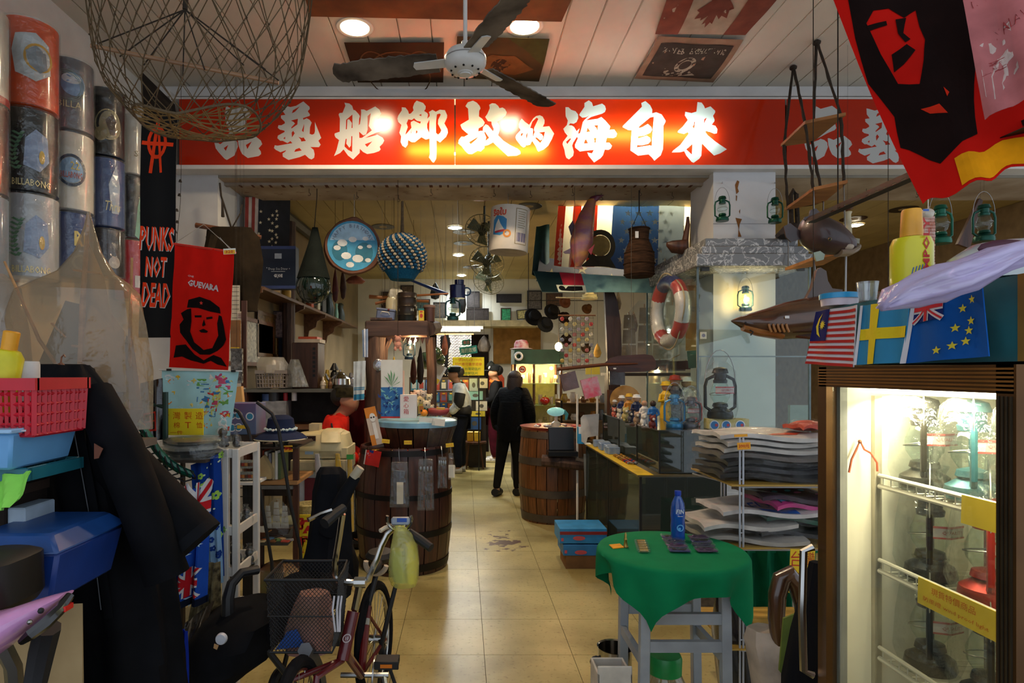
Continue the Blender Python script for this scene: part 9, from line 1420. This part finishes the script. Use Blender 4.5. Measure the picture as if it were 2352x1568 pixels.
la,lb_,lc=W1(J1['shl']),W1(J1['ell']),W1(J1['wrl']);p1.p('sleeve_block',B().tube([la.lerp(lb_,.35),lb_,lb_.lerp(lc,.15)],[.09,.082,.07],12),mt('101112',.7));p1.p('waist_block',B().lathe([(.13,-.1),(.165,-.04),(.17,.04),(.14,.1)],W1((0,0,.575)),16),mt('101112',.7));p1.p('jacket_collar',B().torus(W1((0,.03,.835)),.075,.025,(0,-.2,1),16,8),mt('1c2a20',.8));p1.p('grey_band',B().tube([lb_.lerp(lc,.2),lb_.lerp(lc,.75)],[.073,.06],12),mt('9aa2a2',.7))
p2,W2,J2=person('young man in black jacket with black and white cap looking at a phone',P(1140,0,10.9).x,10.9,1.72,pi*.95,dict(ell=(-.12,.02,.64),wrl=(-.06,.13,.62),hal=(-.04,.17,.625),elr=(.13,.0,.64),wrr=(.08,.12,.61),har=(.05,.16,.62)),'b08060',[('jacket',JK,.024,'121214'),('trousers',TR_,.03,'4a1020')],'short',('121212','121212','d8d0cc'),'c8c4bc')
p2.p('orange_collar',B().torus(W2((0,.015,.84)),.07,.03,(0,-.3,1),16,8),mt('d8702c',.8));p2.p('glasses',B().torus(W2((.022,.066,.932)),.022,.003,(-1,.2,0),12,5).torus(W2((-.022,.066,.932)),.022,.003,(-1,.2,0),12,5),BLACK);T('phone','black phone in the hands of the young man','phone',b=B().box(W2((.0,.2,.635)),(.08,.14,.012)),mat=BLACK)
p3,W3,J3=person('woman with long dark hair in a black quilted coat seen from behind',P(1172,0,7.95).x,7.95,1.64,pi*.36,dict(che=(0,.05,.735),wst=(0,.015,.63),nkb=(0,.085,.82),nek=(0,.115,.86),jaw=(0,.145,.875),hed=(0,.13,.915),top=(0,.13,.955),nos=(0,.2,.895),eal=(-.058,.12,.91),ear=(.058,.12,.91),shl=(-.1,.06,.80),shr=(.1,.06,.80),ell=(-.14,.04,.64),wrl=(-.13,.08,.50),hal=(-.128,.1,.46),elr=(.14,.05,.64),wrr=(.13,.09,.50),har=(.128,.1,.455),knl=(-.07,-.03,.28),anl=(-.085,-.09,.05),tol=(-.09,-.01,.022),knr=(.05,.03,.28),anr=(.05,.02,.045),tor=(.055,.1,.022)),'b48a70',[('coat',JK,.03,mt('0d0e11',.75,var=.3,bump=.8,grain=(1,1,3),scale=18)),('trousers',TR_,.004,'191816')],'long',None,'101012')
p3.p('coat_hem',loft([(922,1148,1202,7.97,.15),(950,1143,1206,7.97,.18),(985,1140,1209,7.97,.19),(1008,1142,1208,7.97,.18)],20,.03,5),mt('0d0e11',.75,bump=.6,scale=20));p3.p('collar',B().torus(W3((0,.08,.825)),.075,.03,(0,0,1),16,8),mt('101114',.8))
p4,W4,J4=person('cashier in red jacket and camouflage cap seated behind the till',P(757,0,5.6).x,5.6,1.68,.12,{k_:(q[0],q[1]+dy,q[2]-.12)for k_,q,dy in[(k_,q,d)for k_,q,d in(('pel',(0,-.02,.47),0),('wst',(0,-.01,.58),0),('che',(0,.02,.72),0),('nkb',(0,.05,.815),0),('nek',(0,.075,.858),0),('jaw',(0,.105,.88),0),('hed',(0,.09,.92),0),('top',(0,.085,.962),0),('nos',(0,.158,.903),0),('eal',(-.058,.08,.915),0),('ear',(.058,.08,.915),0),('shl',(-.1,.03,.795),0),('shr',(.1,.03,.795),0),('ell',(-.14,.06,.64),0),('elr',(.14,.06,.64),0),('wrl',(-.1,.16,.60),0),('wrr',(.1,.16,.60),0),('hal',(-.08,.2,.595),0),('har',(.08,.2,.595),0),('hil',(-.05,.0,.46),0),('hir',(.05,.0,.46),0),('knl',(-.06,.17,.45),0),('knr',(.06,.17,.45),0),('anl',(-.06,.15,.17),0),('anr',(.06,.15,.17),0),('tol',(-.06,.22,.145),0),('tor',(.06,.22,.145),0))]},'b07a5c',[('jacket',JK,.024,'d8281c'),('trousers',TR_,.012,'1c1c20')],'short',(mt('3a3420',.8,h2='16140c',scale=22),'3a3018','4a4228'),'17171a')
p4.p('collar',B().tube([W4(J4['nkb'])-V((0,0,.02)),W4(J4['nek'])-V((0,0,.025))],[.085,.068],14),mt('d8281c',.8))
for a,c in(('shl','ell'),('shr','elr')):p4.p('sleeve_stripe',B().cyl(W4(J4[a])+V((0,-.085,.02)),W4(J4[c])+V((0,-.07,.03)),.008,n=6),BLACK)
p4.p('glasses',B().torus(W4((.022,.142,.756)),.02,.003,(1,-.15,0),12,5).torus(W4((-.022,.142,.756)),.02,.003,(1,-.15,0),12,5),STEEL)
t=T('cashier_chair','dark stool the cashier sits on','stool');c=W4((0,.05,0));t.p('seat',B().lathe([(.001,.47),(.19,.47),(.19,.51),(.001,.51)],(c.x,c.y,0),18),DKWOOD);t.p('leg',B().cyl((c.x,c.y,0),(c.x,c.y,.47),.04,n=10),DKWOOD)
# ================================================================= every thing gets its own origin at its base
for t in ROOTS:t.fin()
